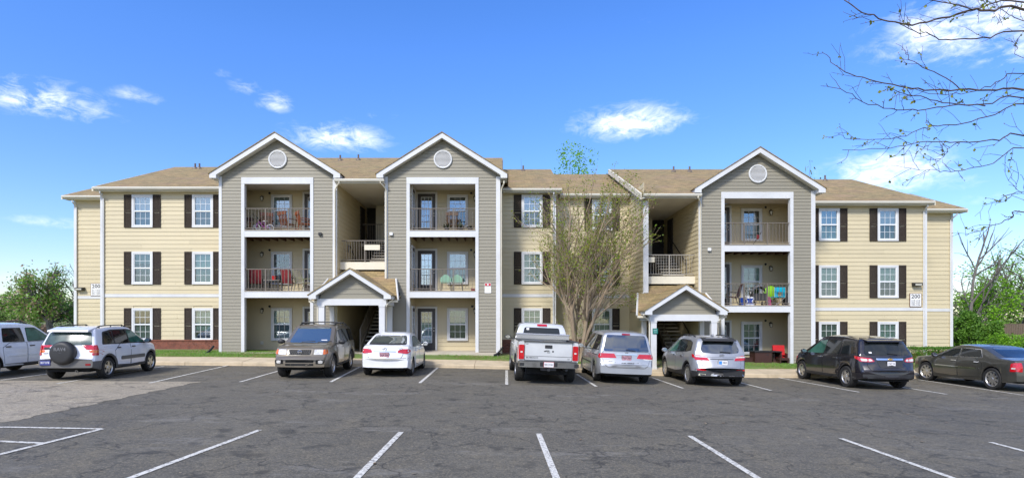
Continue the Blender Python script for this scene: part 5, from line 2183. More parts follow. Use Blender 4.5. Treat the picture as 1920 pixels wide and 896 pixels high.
# ---- brown SUV backed in, facing the camera
def car_brown():
    P = mat_paint('brown_metallic', (.175, .145, .10), .35, .32)
    CL = mat_plain('brown_grey_bumper', (.15, .125, .09), .4, var=.12, coat=.3)
    c = Car('parked_suv', 'brown SUV with roof rack facing the camera, backed into its space', 'SUV', -6.80, 20.5, 177.0,
            xr=-2.28, xf=2.32, wb=2.70, r=.375, arch=.44, track=.76, tw=.26, paint=P, clad=CL, zmid=.62,
            plan=[(-2.28, .82), (-2.0, .90), (-1, .925), (1, .925), (1.8, .90), (2.32, .80)],
            top=[(-2.28, .75), (-2.24, .78), (-2.2, 1.08), (-2.05, 1.62), (-1.9, 1.70), (-1.0, 1.75), (.1, 1.74), (.35, 1.69), (1.12, 1.15), (1.22, 1.11), (1.9, 1.03), (2.08, .98), (2.14, .90), (2.20, .72), (2.26, .70), (2.31, .66), (2.32, .6)],
            belt=[(-2.3, 1.08), (0, 1.05), (1.2, 1.03), (2.0, .93)], bottom=[(-2.28, .45), (-1.8, .37), (0, .34), (1.8, .36), (2.32, .40)], tumble=.26, bowf=.14)
    ds = c.doors([[(-1.02, .46), (-.18, .42), (-.16, 1.1), (-.7, 1.1), (-1.08, .95)], [(-.13, .42), (.88, .44), (.95, 1.06), (-.12, 1.1)]], P)
    for pl, mt in (([(-1.92, 1.14), (-1.10, 1.13), (-1.02, 1.60), (-1.80, 1.58)], CARGLASS), ([(-1.0, 1.13), (-.20, 1.12), (-.22, 1.61), (-.92, 1.61)], CARGLASS), ([(-.10, 1.12), (1.0, 1.12), (.36, 1.57), (-.10, 1.61)], CARGLASS)):
        c.both('side_window', rpoly(pl, .05), mt, off=.010)
    for pr, x in zip(ds, (-.85, .02)):
        c.handle(pr, x, .99, P, .18)
    c.both('side_step', quad(-.85, .34, .85, .41), TRIM, off=.05)
    c.arch_trim(CL, .07, off=.03)
    c.patch('windscreen', 'front', rpoly([(-.68, 1.15), (.68, 1.15), (.575, 1.665), (-.575, 1.665)], .08), CARGLASS_M, off=.006)
    c.patch('bonnet_panel', 'top', rpoly([(1.25, -.70), (1.25, .70), (1.98, .62), (1.98, -.62)], .08), P, off=.008)
    # grille
    g = c.patch('grille', 'front', rpoly([(-.33, .80), (.33, .80), (.36, .96), (-.36, .96)], .03), UNDER, off=.02)
    c.patch('grille_frame', 'front', rpoly([(-.39, .775), (.39, .775), (.42, .985), (-.42, .985)], .04), CL, off=.012, parent=g)
    mb = MB()
    for i in range(-5, 6):
        for sg in (-1, 1):
            a = c.on('front', max(-.33, min(.33, i * .066 - sg * .05)), .81, .026)
            b = c.on('front', max(-.33, min(.33, i * .066 + sg * .05)), .95, .026)
            mb.tube([a, b], .006, 4)
    mb.build('grille_mesh', TRIM, g)
    q = c.on('front', 0, .88, .04)
    mb = MB()
    mb.lathe([(.058, -.01), (.07, .0), (.058, .01), (.05, .0), (.058, -.01)], 20, 'x')
    mb.box(-.004, .008, -.075, .075, -.017, .017)
    mb.build('emblem', CHROME, g, smooth=True, sharp=40, loc=q)
    for s_ in (-1, 1):
        h = c.patch('headlight', 'front', rpoly([(s_ * .44, .80), (s_ * .72, .80), (s_ * .72, .97), (s_ * .45, .97)], .03), CLEARL, off=.014)
        c.patch('turn_signal', 'front', rpoly([(s_ * .725, .81), (s_ * .85, .82), (s_ * .83, .965), (s_ * .725, .97)], .03), AMBER, off=.016, parent=h)
        c.patch('turn_signal', 'L' if s_ > 0 else 'R', rpoly([(1.92, .83), (2.10, .83), (2.05, .95), (1.90, .95)], .03), AMBER, off=.012, parent=h)
        fb = c.patch('fog_light_recess', 'front', rpoly([(s_ * .52, .50), (s_ * .80, .50), (s_ * .80, .64), (s_ * .52, .64)], .03), UNDER, off=.008)
        c.patch('fog_light', 'front', rpoly([(s_ * .60, .52), (s_ * .74, .52), (s_ * .74, .62), (s_ * .60, .62)], .04), CLEARL, off=.02, parent=fb)
        c.patch('tail_light', 'rear', rpoly([(s_ * .70, .85), (s_ * .86, .85), (s_ * .84, 1.15), (s_ * .70, 1.15)], .03), REDL, off=.014)
    c.patch('bumper_intake', 'front', rpoly([(-.45, .545), (.45, .545), (.45, .635), (-.45, .635)], .02), UNDER, off=.008)
    c.patch('bumper_intake', 'front', rpoly([(-.45, .45), (.45, .45), (.45, .515), (-.45, .515)], .02), UNDER, off=.008)
    c.rails(.60, -1.8, .2, .06, TRIMD, cross=(-.1, -1.1))
    c.mirror(.85, 1.10, TRIMD, .26)
    for y in (-.25, .3):
        a, b = c.on('front', y, 1.17, .03), c.on('front', y + .45, 1.20, .03)
        MB().tube([a, b], .012, 5).build('wiper', TRIMD, c.root)
    c.patch('dashboard_paper', 'front', rpoly(quad(.38, 1.19, .58, 1.25), .01), PLATEW, off=.008)
    c.wheels(6, .62)
    c.place()


# ---- white saloon
def car_white_sedan():
    P = mat_paint('white_paint', (.78, .78, .78), 0, .3)
    c = Car('parked_saloon', 'white saloon seen from behind with oval red tail lights', 'car', -4.10, 21.35, .3,
            xr=-2.20, xf=2.2, wb=2.65, r=.31, arch=.365, track=.755, tw=.205, paint=P, zmid=.56,
            plan=[(-2.2, .78), (-1.95, .85), (-1.3, .885), (0, .885), (1.2, .88), (1.8, .84), (2.2, .68)],
            top=[(-2.20, .60), (-2.16, .66), (-2.14, .72), (-2.08, 1.0), (-2.02, 1.04), (-1.62, 1.10), (-.95, 1.39), (-.7, 1.455), (-.3, 1.48), (.1, 1.46), (.35, 1.40), (1.15, 1.0), (1.25, .97), (1.9, .82), (2.12, .7), (2.2, .55)],
            belt=[(-2.2, .97), (-1.4, .98), (0, .93), (1.2, .88), (2, .74)], bottom=[(-2.2, .33), (-1.8, .24), (0, .22), (1.8, .22), (2.2, .28)], tumble=.40, crown=.035, bowr=.20)
    ds = c.doors([[(-.92, .42), (-.10, .30), (-.08, .98), (-.7, 1.0), (-.98, .80)], [(-.05, .30), (.9, .32), (1.0, .92), (-.04, .98)]], P)
    c.both('window_surround', rpoly([(-1.32, 1.02), (1.02, .93), (.36, 1.31), (-.1, 1.38), (-.62, 1.36)], .07), TRIMD, off=.004)
    for pl in ([(-1.18, 1.04), (-.12, 1.0), (-.14, 1.36), (-.60, 1.34)], [(-.05, 1.0), (.90, .96), (.32, 1.29), (-.06, 1.36)]):
        c.both('side_window', rpoly(pl, .05), CARGLASS_P, off=.010)
    for pr, x in zip(ds, (-.75, .12)):
        c.handle(pr, x, .86, P, .17)
    c.patch('rear_window_surround', 'rear', rpoly([(-.68, 1.095), (.68, 1.095), (.56, 1.40), (-.56, 1.40)], .08), TRIMD, off=.003)
    c.patch('rear_window', 'rear', rpoly([(-.65, 1.11), (.65, 1.11), (.53, 1.385), (-.53, 1.385)], .07), CARGLASS_M, off=.008)
    lid = [(-.56, .66), (.56, .66), (.62, .80), (.60, 1.0), (-.60, 1.0), (-.62, .80)]
    bl = c.patch('boot_lid', 'rear', rpoly(lid, .08), P, off=.010)
    c.patch('boot_gap', 'rear', rpoly([(x * 1.018, .835 + (z - .835) * 1.05) for x, z in lid], .08), SEAM, off=.004, parent=bl)
    for s_ in (-1, 1):
        c.patch('tail_light', 'rear', rpoly([(s_ * .44, .84), (s_ * .78, .80), (s_ * .84, .90), (s_ * .80, .97), (s_ * .60, .97), (s_ * .45, .92)], .05), REDL, off=.018)
        c.patch('tail_light', 'L' if s_ > 0 else 'R', rpoly([(-1.97, .83), (-1.80, .88), (-1.78, .93), (-1.95, .96)], .04), REDL, off=.010)
        c.patch('headlight', 'front', rpoly([(s_ * .36, .60), (s_ * .72, .62), (s_ * .70, .74), (s_ * .38, .70)], .03), CLEARL, off=.012)
    c.patch('boot_trim', 'rear', rpoly(quad(-.38, .875, .38, .895), .008), CHROME, off=.024, parent=bl)
    c.plate(0, .76, 'SCR 214', PLATEP, INK)
    q = c.on('rear', 0, .955, .016)
    mb = MB()
    mb.lathe([(.05, -.005), (.06, .0), (.05, .005), (.044, 0), (.05, -.005)], 20, 'x')
    e = mb.build('emblem', CHROME, bl, smooth=True, loc=q)
    e.scale = (1, 1.35, .8)
    t = put('emblem_letter', text_mesh('H', .07, CHROME, .003, .002), e, (-.004, 0, 0))
    t.rotation_euler = (0, 0, -PI / 2)
    c.word('ELANTRA', -.5, .955, .035, CHROME, .15, parent=bl)
    c.word('HYUNDAI', .5, .955, .035, CHROME, .13, parent=bl)
    c.patch('bumper_gap', 'rear', rpoly(quad(-.80, .655, .80, .667), .004), SEAM, off=.004)
    c.patch('windscreen', 'top', rpoly([(.40, -.52), (.40, .52), (1.10, .66), (1.10, -.66)], .06), CARGLASS, off=.006)
    c.patch('roof_marker', 'top', rpoly([(-.95, -.04), (-.95, .04), (-.85, .04), (-.85, -.04)], .02), P, off=.012)
    c.mirror(.86, .95, P, .2)
    c.wheels(7, .68, rimmat=mat_plain('dark_alloy', (.20, .20, .20), .4, metal=.6))
    c.place()


# ---- silver pick-up
def car_pickup():
    P = mat_paint('silver_paint', (.66, .66, .65), .35, .4)
    c = Car('parked_pickup', 'silver pickup truck with dented tailgate and metal toolbox across its bed', 'pickup', 1.29, 21.0, -2.2,
            xr=-2.86, xf=2.95, wb=3.65, r=.41, arch=.48, track=.86, tw=.285, paint=P, zmid=.75,
            plan=[(-2.86, .985), (-2.5, .995), (-1, 1.0), (1.5, 1.0), (2.4, .98), (2.95, .86)],
            top=[(-2.86, 1.375), (-.62, 1.375), (-.56, 1.39), (-.50, 1.88), (-.4, 1.93), (.4, 1.96), (.8, 1.92), (1.0, 1.85), (1.55, 1.32), (1.65, 1.27), (2.5, 1.2), (2.75, 1.1), (2.9, .8), (2.95, .7)],
            belt=[(-2.86, 1.33), (-.6, 1.33), (0, 1.28), (1.6, 1.22), (2.6, 1.1)], bottom=[(-2.86, .72), (-2.3, .6), (-1.2, .52), (0, .48), (2, .48), (2.95, .5)], tumble=.30, shoulder=.985, bowr=.02, smooth=.02, crown=.015, open_top=(-2.82, -.66))
    # bed liner
    mb = MB()
    mb.add([(-2.80, -.88, 1.36), (-.62, -.88, 1.36), (-.62, .88, 1.36), (-2.80, .88, 1.36), (-2.80, -.88, .9), (-.62, -.88, .9), (-.62, .88, .9), (-2.80, .88, .9)], [(4, 5, 6, 7), (0, 1, 5, 4), (1, 2, 6, 5), (2, 3, 7, 6), (3, 0, 4, 7)])
    mb.build('bed_liner', TRIMD, c.root)
    for s_ in (-1, 1):
        MB().box(-2.82, -.6, s_ * .93 - .055, s_ * .93 + .045, 1.37, 1.405).build('bed_rail', TRIM, c.root)
    ds = c.doors([[(-.45, .62), (.42, .58), (.44, 1.3), (-.45, 1.32)], [(.46, .58), (1.42, .58), (1.45, 1.26), (.47, 1.3)]], P)
    for pl in ([(-.40, 1.36), (.40, 1.34), (.40, 1.82), (-.34, 1.81)], [(.48, 1.34), (1.42, 1.30), (.92, 1.78), (.48, 1.82)]):
        c.both('side_window', rpoly(pl, .05), CARGLASS, off=.010)
    for pr, x in zip(ds, (-.30, .62)):
        c.handle(pr, x, 1.18, P, .2)
    c.patch('rear_window', 'rear', rpoly([(-.70, 1.42), (.70, 1.42), (.63, 1.80), (-.63, 1.80)], .06), CARGLASS, off=.010)
    c.patch('window_sticker', 'rear', rpoly(quad(.46, 1.70, .56, 1.78), .02), PLATEW, off=.014)
    c.patch('brake_light', 'rear', rpoly(quad(-.19, 1.855, .17, 1.925), .02), REDL, off=.03)
    # tailgate
    tg = c.patch('tailgate', 'rear', rpoly([(-.765, .79), (.765, .79), (.765, 1.36), (-.765, 1.36)], .02), P, off=.02)
    c.patch('tailgate_gap', 'rear', quad(-.78, .775, .78, 1.368), SEAM, off=.004, parent=tg)
    c.patch('tailgate_step', 'rear', quad(-.76, .905, .76, .917), SEAM, off=.0225, parent=tg, bury=-.015)
    MB().box(-2.90, -2.83, -.80, .80, 1.362, 1.40).build('tailgate_cap', TRIM, tg)
    hd = c.patch('tailgate_handle', 'rear', rpoly(quad(-.12, 1.17, .12, 1.28), .02), TRIMD, off=.03, parent=tg)
    c.word('SILVERADO', .53, .86, .055, TRIM, .40, off=.026, parent=tg)
    c.word('LT', -.66, .84, .045, TRIM, .06, off=.026, parent=tg)
    c.word('4x4', .70, 1.30, .04, TRIM, .07, off=.026, parent=tg)
    # what is left of a removed badge: a smudged bow-tie ghost
    for (a, b, z0, z1) in ((.08, .15, 1.06, 1.09), (-.03, .10, 1.08, 1.11), (-.05, .05, 1.03, 1.05), (-.17, -.12, 1.05, 1.10)):
        c.patch('badge_residue', 'rear', rpoly(quad(a if a < b else b, z0, b if a < b else a, z1), .012), SEAM, off=.024, parent=tg, bury=-.015)
    # bumper
    mb = MB()
    poly = [(-2.84, -.97), (-3.02, -.93), (-3.06, -.80), (-3.07, -.30), (-3.05, 0), (-3.07, .30), (-3.06, .80), (-3.02, .93), (-2.84, .97)]
    mb.prism(poly, .56, .745, 'z')
    bp = mb.build('rear_bumper', mat_plain('bumper_steel', (.30, .29, .28), .28, metal=.9, var=.25, scale=4), c.root, smooth=True, sharp=30)
    MB().prism([(p[0] + .015, p[1] * .97) for p in poly], .742, .765, 'z').build('bumper_pad', TRIMD, bp)
    MB().box(-3.075, -2.95, -.28, .28, .60, .735).build('plate_recess', TRIMD, bp)
    for s_ in (-1, 1):
        MB().box(-3.066, -3.0, s_ * .88 - .09, s_ * .88 + .05, .60, .70).build('bumper_step', TRIMD, bp)
        tl = c.patch('tail_light', 'rear', rpoly(quad(*(sorted((s_ * .79, s_ * .965))[0:1] + [.80] + sorted((s_ * .79, s_ * .965))[1:2] + [1.27])), .03), REDL, off=.024)
        c.patch('tail_light_lens', 'rear', rpoly(quad(*(sorted((s_ * .84, s_ * .91))[0:1] + [1.01] + sorted((s_ * .84, s_ * .91))[1:2] + [1.06])), .01), CLEARL, off=.028, parent=tl)
        c.patch('tail_light', 'L' if s_ > 0 else 'R', rpoly(quad(-2.85, .82, -2.72, 1.26), .03), REDL, off=.012)
    o = MB().box(-.008, .008, -.155, .155, -.077, .077).build('number_plate', PLATEW, bp, loc=(-3.088, 0, .665))
    MB().box(-.006, .004, -.165, .165, -.087, .087).build('plate_frame', mat_plain('plate_frame_red', (.45, .05, .06), .4, var=.1), o, loc=(.006, 0, 0))
    t = put('plate_lettering', text_mesh('RA 2161', .09, INK, width=.26), o, (-.010, 0, 0))
    t.rotation_euler = (0, 0, -PI / 2)
    MB().box(-3.12, -2.7, -.04, .04, .46, .54).box(-3.0, -2.9, -.25, .25, .47, .56).build('tow_hitch', TRIMD, c.root)
    MB().box(-2.6, -2.5, -.5, .5, .42, .6).tube([(-2.6, -.55, .5), (-2.95, -.6, .5)], .045, 10).build('exhaust', TRIM, c.root)
    # diamond plate toolbox and the tarp stay things of their own
    c.patch('windscreen', 'top', rpoly([(.95, -.62), (.95, .62), (1.5, .74), (1.5, -.74)], .06), CARGLASS, off=.006)
    for s_ in (-1, 1):
        c.patch('headlight', 'front', rpoly([(s_ * .5, .8), (s_ * .82, .8), (s_ * .82, 1.02), (s_ * .5, 1.02)], .03), CLEARL, off=.012)
    c.mirror(1.28, 1.30, TRIMD, .26)
    c.arch_trim(TRIMD, .035, off=.03)
    c.wheels(6, .58)
    c.place()
    mw = c.root.matrix_world.copy()
    # toolbox
    mt, nt, bs = _nodes('diamond_plate')
    ck = nt.nodes.new('ShaderNodeTexChecker')
    ck.inputs['Scale'].default_value = 34
    tc = nt.nodes.new('ShaderNodeTexCoord')
    nt.links.new(tc.outputs['Object'], ck.inputs['Vector'])
    nt.links.new(mixc(nt, ck.outputs['Fac'], (.38, .37, .35), (.62, .61, .58)), bs.inputs['Base Color'])
    bs.inputs['Metallic'].default_value = .7
    bs.inputs['Roughness'].default_value = .35
    bump(nt, bs, ck.outputs['Fac'], .5, .01)
    t = thing('truck_toolbox', 'silver diamond plate toolbox lying across the pickup bed', 'toolbox')
    t.matrix_world = mw @ Matrix.Translation((-.86, 0, 1.405))
    MB().prism([(-.21, .0), (.2, .0), (.2, .15), (-.21, .15)], -.93, .93).prism([(-.15, -.42), (.15, -.42), (.15, -.001), (-.15, -.001)], -.85, .85).build('box', mt, t)
    MB().prism([(-.225, .152), (.215, .152), (.2, .185), (-.19, .185)], -.95, .95).build('lid', mt, t)
    t = tag(cloth_lump('tarp', mat_plain('tarp_grey_green', (.16, .155, .13), .8, var=.25), .42, .34, .5), 'grey-green tarp bundled in the pickup bed behind its toolbox', 'tarp')
    t.matrix_world = mw @ Matrix.Translation((-1.62, -.30, .90))


def cloth_lump(name, mat, rx, ry, h):
    """a sheet lying over a heap: flat top, creased sides"""
    mb = MB()
    n = 22
    vs, fs = [], []
    for j in range(8):
        t = j / 7
        for k in range(n):
            a = 2 * PI * k / n
            rad = 1.0 - .28 * t ** 2 if j < 7 else .0
            w = 1 + .05 * math.sin(a * 5 + j) + .04 * math.sin(a * 3)
            sq = 1 / max(abs(math.cos(a)), abs(math.sin(a))) ** .75
            vs.append((ry * rad * w * sq * math.cos(a), rx * 1.1 * rad * w * sq * math.sin(a), h * (t ** .6) * (1 + .06 * math.sin(3 * a + 1)) if j < 7 else h * 1.02))
    for j in range(7):
        for k in range(n):
            fs.append((j * n + k, j * n + (k + 1) % n, (j + 1) * n + (k + 1) % n, (j + 1) * n + k))
    return mb.add(vs, fs).build(name, mat, smooth=True, sharp=45)


# ---- silver minivan
def car_minivan():
    P = mat_paint('silver_blue_paint', (.42, .435, .455), .45, .42)
    c = Car('parked_minivan', 'silver minivan with wide red tail lights under a dark rear window', 'minivan', 4.13, 21.48, 0,
            xr=-2.56, xf=2.45, wb=3.0, r=.335, arch=.39, track=.84, tw=.225, paint=P, zmid=.6,
            plan=[(-2.56, .88), (-2.25, .955), (-1, .975), (1, .975), (1.9, .93), (2.45, .78)],
            top=[(-2.56, .60), (-2.53, .66), (-2.49, .70), (-2.44, .78), (-2.42, 1.05), (-2.20, 1.66), (-2.1, 1.72), (-1.2, 1.78), (0, 1.77), (.4, 1.70), (1.5, 1.12), (1.62, 1.08), (2.1, .92), (2.35, .75), (2.45, .55)],
            belt=[(-2.56, 1.06), (0, 1.02), (1.5, 1.0), (2.2, .8)], bottom=[(-2.56, .36), (-2.1, .27), (0, .24), (2, .24), (2.45, .3)], tumble=.27, crown=.04)
    ds = c.doors([[(-1.08, .40), (-.05, .34), (-.04, 1.06), (-1.15, 1.08)], [(0, .34), (1.05, .34), (1.2, 1.0), (0, 1.06)]], P)
    c.both('window_surround', rpoly([(-2.15, 1.12), (1.3, 1.05), (.40, 1.60), (-.2, 1.67), (-1.95, 1.64)], .06), TRIMD, off=.004)
    for pl in ([(-2.08, 1.14), (-1.20, 1.13), (-1.18, 1.63), (-1.92, 1.61)], [(-1.12, 1.12), (-.06, 1.10), (-.08, 1.65), (-1.10, 1.64)], [(.02, 1.10), (1.15, 1.08), (.38, 1.57), (.0, 1.63)]):
        c.both('side_window', rpoly(pl, .05), CARGLASS, off=.010)
    c.handle(ds[0], -.2, .95, P)
    c.handle(ds[1], .15, .95, P)
    c.both('slide_track', quad(-2.2, .945, -1.15, .965), SEAM, off=.006)
    c.both('side_moulding', quad(-1.05, .60, 1.0, .65), TRIM, off=.014)
    c.patch('rear_window', 'rear', rpoly([(-.78, 1.11), (.78, 1.11), (.66, 1.66), (-.66, 1.66)], .06), CARGLASS_R, off=.008)
    lg = [(-.62, .555), (.62, .555), (.74, .66), (.80, .85), (.80, 1.09), (-.80, 1.09), (-.80, .85), (-.74, .66)]
    tg = c.patch('tailgate', 'rear', rpoly(lg, .06), P, off=.010)
    c.patch('tailgate_gap', 'rear', rpoly([(x * 1.013, .82 + (z - .82) * 1.025) for x, z in lg], .06), SEAM, off=.004, parent=tg)
    c.patch('tailgate_crease', 'rear', quad(-.72, .665, .72, .675), TRIM, off=.013, parent=tg, bury=-.008)
    c.patch('brake_light', 'rear', rpoly(quad(-.14, 1.665, .14, 1.715), .015), REDD, off=.016)
    for s_ in (-1, 1):
        tl = c.patch('tail_light', 'rear', rpoly([(s_ * .34, .885), (s_ * .93, .865), (s_ * .93, 1.03), (s_ * .42, 1.03)], .025), REDL, off=.02)
        c.patch('tail_light_lens', 'rear', rpoly([(s_ * .60, .845), (s_ * .88, .83), (s_ * .88, .865), (s_ * .55, .88)], .01), CLEARL, off=.018, parent=tl)
        c.patch('tail_light', 'L' if s_ > 0 else 'R', rpoly([(-2.43, .87), (-2.26, .90), (-2.27, 1.01), (-2.40, 1.03)], .02), REDL, off=.012)
        c.patch('headlight', 'front', rpoly([(s_ * .4, .66), (s_ * .74, .68), (s_ * .72, .84), (s_ * .42, .8)], .03), CLEARL, off=.012)
    c.patch('tailgate_trim', 'rear', rpoly(quad(-.36, 1.0, .36, 1.035), .01), CHROME, off=.02, parent=tg)
    q = c.on('rear', 0, 1.075, .02)
    MB().box(-.004, .004, -.045, -.03, -.035, .035).box(-.004, .004, .03, .045, -.035, .035).box(-.0035, .0035, -.03, .03, -.007, .007).build('emblem', CHROME, tg, loc=q)
    c.word('ODYSSEY', .52, .76, .045, CHROME, .2, parent=tg)
    c.plate(0, .89, '7KD 318', PLATEP, INK)
    c.wiper(-.30, .02, 1.14, 1.17)
    c.patch('windscreen', 'top', rpoly([(.45, -.60), (.45, .60), (1.42, .76), (1.42, -.76)], .06), CARGLASS, off=.006)
    c.mirror(1.1, 1.06, P, .22)
    c.wheels(7, .66)
    c.place()


# ---- silver crossover
def car_silver_crossover():
    P = mat_paint('silver_paint_cool', (.36, .365, .38), .45, .42)
    c = Car('parked_crossover', 'silver crossover with dark lower bumper parked before the right porch', 'crossover', 7.40, 21.25, 0,
            xr=-2.36, xf=2.38, wb=2.75, r=.36, arch=.42, track=.80, tw=.235, paint=P, clad=TRIMD, zmid=.52,
            plan=[(-2.36, .82), (-2.05, .91), (-1, .945), (1, .945), (1.8, .91), (2.38, .74)],
            top=[(-2.36, .60), (-2.33, .66), (-2.28, .80), (-2.22, .86), (-2.16, 1.08), (-2.0, 1.34), (-1.86, 1.56), (-1.75, 1.62), (-1.0, 1.69), (-.2, 1.70), (.2, 1.65), (1.25, 1.12), (1.38, 1.08), (2.0, .94), (2.25, .8), (2.36, .6)],
            belt=[(-2.36, 1.14), (-1.2, 1.10), (0, 1.03), (1.3, .98), (2.1, .82)], bottom=[(-2.36, .36), (-2.0, .30), (0, .27), (1.9, .27), (2.38, .32)], tumble=.33, bowr=.24, crown=.035)
    ds = c.doors([[(-1.0, .50), (-.12, .40), (-.10, 1.08), (-.8, 1.10), (-1.05, .9)], [(-.07, .40), (.95, .42), (1.08, 1.0), (-.06, 1.06)]], P)
    c.both('window_surround', rpoly([(-1.62, 1.20), (-1.2, 1.14), (1.12, 1.04), (.25, 1.52), (-.3, 1.58), (-1.2, 1.56), (-1.52, 1.48)], .06), TRIMD, off=.004)
    for pl, mt in (([(-1.55, 1.22), (-1.0, 1.15), (-.98, 1.55), (-1.46, 1.48)], CARGLASS), ([(-.93, 1.14), (-.12, 1.10), (-.12, 1.56), (-.92, 1.55)], CARGLASS), ([(-.05, 1.10), (1.0, 1.06), (.22, 1.50), (-.06, 1.55)], CARGLASS_T)):
        c.both('side_window', rpoly(pl, .05), mt, off=.010)
    for pr, x in zip(ds, (-.82, .10)):
        c.handle(pr, x, .97, CHROME, .19)
    c.patch('rear_window', 'rear', rpoly([(-.62, 1.16), (-.3, 1.13), (.3, 1.13), (.62, 1.16), (.66, 1.26), (.56, 1.53), (-.56, 1.53), (-.66, 1.26)], .05), CARGLASS_R, off=.008)
    MB().prism([(-2.03, 1.555), (-2.0, 1.60), (-1.6, 1.665), (-1.6, 1.60)], -.56, .56).build('spoiler', TRIMD, c.root, smooth=True, sharp=30)
    c.patch('brake_light', 'rear', rpoly(quad(-.13, 1.565, .13, 1.595), .01), REDD, off=.06)
    lg = [(-.60, .60), (.60, .60), (.66, .72), (.64, 1.0), (-.64, 1.0), (-.66, .72)]
    tg = c.patch('tailgate', 'rear', rpoly(lg, .05), P, off=.008)
    c.patch('tailgate_gap', 'rear', rpoly([(x * 1.015, .8 + (z - .8) * 1.04) for x, z in lg], .05), SEAM, off=.003, parent=tg)
    for s_ in (-1, 1):
        tl = c.patch('tail_light', 'rear', rpoly([(s_ * .42, .89), (s_ * .86, .90), (s_ * .90, 1.06), (s_ * .52, 1.03)], .03), REDL, off=.018)
        c.patch('tail_light_lens', 'rear', rpoly([(s_ * .47, .985), (s_ * .84, 1.0), (s_ * .88, 1.05), (s_ * .52, 1.025)], .015), CLEARL, off=.022, parent=tl)
        c.patch('tail_light', 'L' if s_ > 0 else 'R', rpoly([(-2.10, .93), (-1.85, 1.0), (-1.78, 1.10), (-2.06, 1.06)], .03), REDL, off=.012)
        c.patch('rear_reflector', 'rear', rpoly([(s_ * .50, .545), (s_ * .82, .555), (s_ * .82, .60), (s_ * .54, .595)], .012), REDL, off=.016)
        ex = c.patch('exhaust', 'rear', rpoly([(s_ * .52, .37), (s_ * .78, .38), (s_ * .76, .44), (s_ * .56, .43)], .02), CHROME, off=.016)
        c.patch('exhaust_mouth', 'rear', rpoly([(s_ * .55, .382), (s_ * .75, .39), (s_ * .73, .43), (s_ * .58, .422)], .015), UNDER, off=.020, parent=ex)
        c.patch('headlight', 'front', rpoly([(s_ * .36, .72), (s_ * .74, .74), (s_ * .70, .86), (s_ * .40, .82)], .03), CLEARL, off=.012)
    c.patch('tailgate_trim', 'rear', rpoly(quad(-.40, .935, .40, .955), .008), TRIMD, off=.016, parent=tg)
    c.patch('bumper_dark', 'rear', rpoly([(-.84, .36), (.84, .36), (.86, .60), (-.86, .60)], .03), TRIMD, off=.006)
    c.patch('skid_plate', 'rear', rpoly([(-.42, .37), (.42, .37), (.36, .46), (-.36, .46)], .02), ALLOY, off=.014)
    c.patch('tow_cover', 'rear', rpoly(quad(-.20, .365, .20, .41), .02), UNDER, off=.018)
    q = c.on('rear', 0, 1.065, .012)
    mb = MB()
    mb.lathe([(.05, -.005), (.062, .0), (.05, .005), (.044, 0), (.05, -.005)], 20, 'x')
    e = mb.build('emblem', CHROME, c.root, smooth=True, loc=q)
    e.scale = (1, 1.4, .8)
    t = put('emblem_letter', text_mesh('H', .07, CHROME, .003, .002), e, (-.004, 0, 0))
    t.rotation_euler = (0, 0, -PI / 2)
    p = c.plate(0, .83, 'JK 482', PLATEW, INK)
    MB().box(-.004, .004, -.05, .05, -.055, .055).build('plate_emblem', mat_plain('plate_sky_blue', (.05, .25, .65), .4, var=.1), p, loc=(-.012, .09, 0))
    c.wiper(-.32, .05, 1.17, 1.19)
    c.rails(.60, -1.3, .1, .04, TRIMD)
    MB().prism([(-1.35, 0), (-1.1, 0), (-1.3, .09), (-1.36, .08)], -.018, .018).build('roof_aerial', P, c.root, loc=(0, 0, 1.70), smooth=True)
    c.patch('windscreen', 'top', rpoly([(.25, -.56), (.25, .56), (1.18, .70), (1.18, -.70)], .06), CARGLASS, off=.006)
    c.mirror(.98, 1.03, P, .22)
    c.arch_trim(TRIMD, .04)
    c.wheels(10, .72)
    c.place()


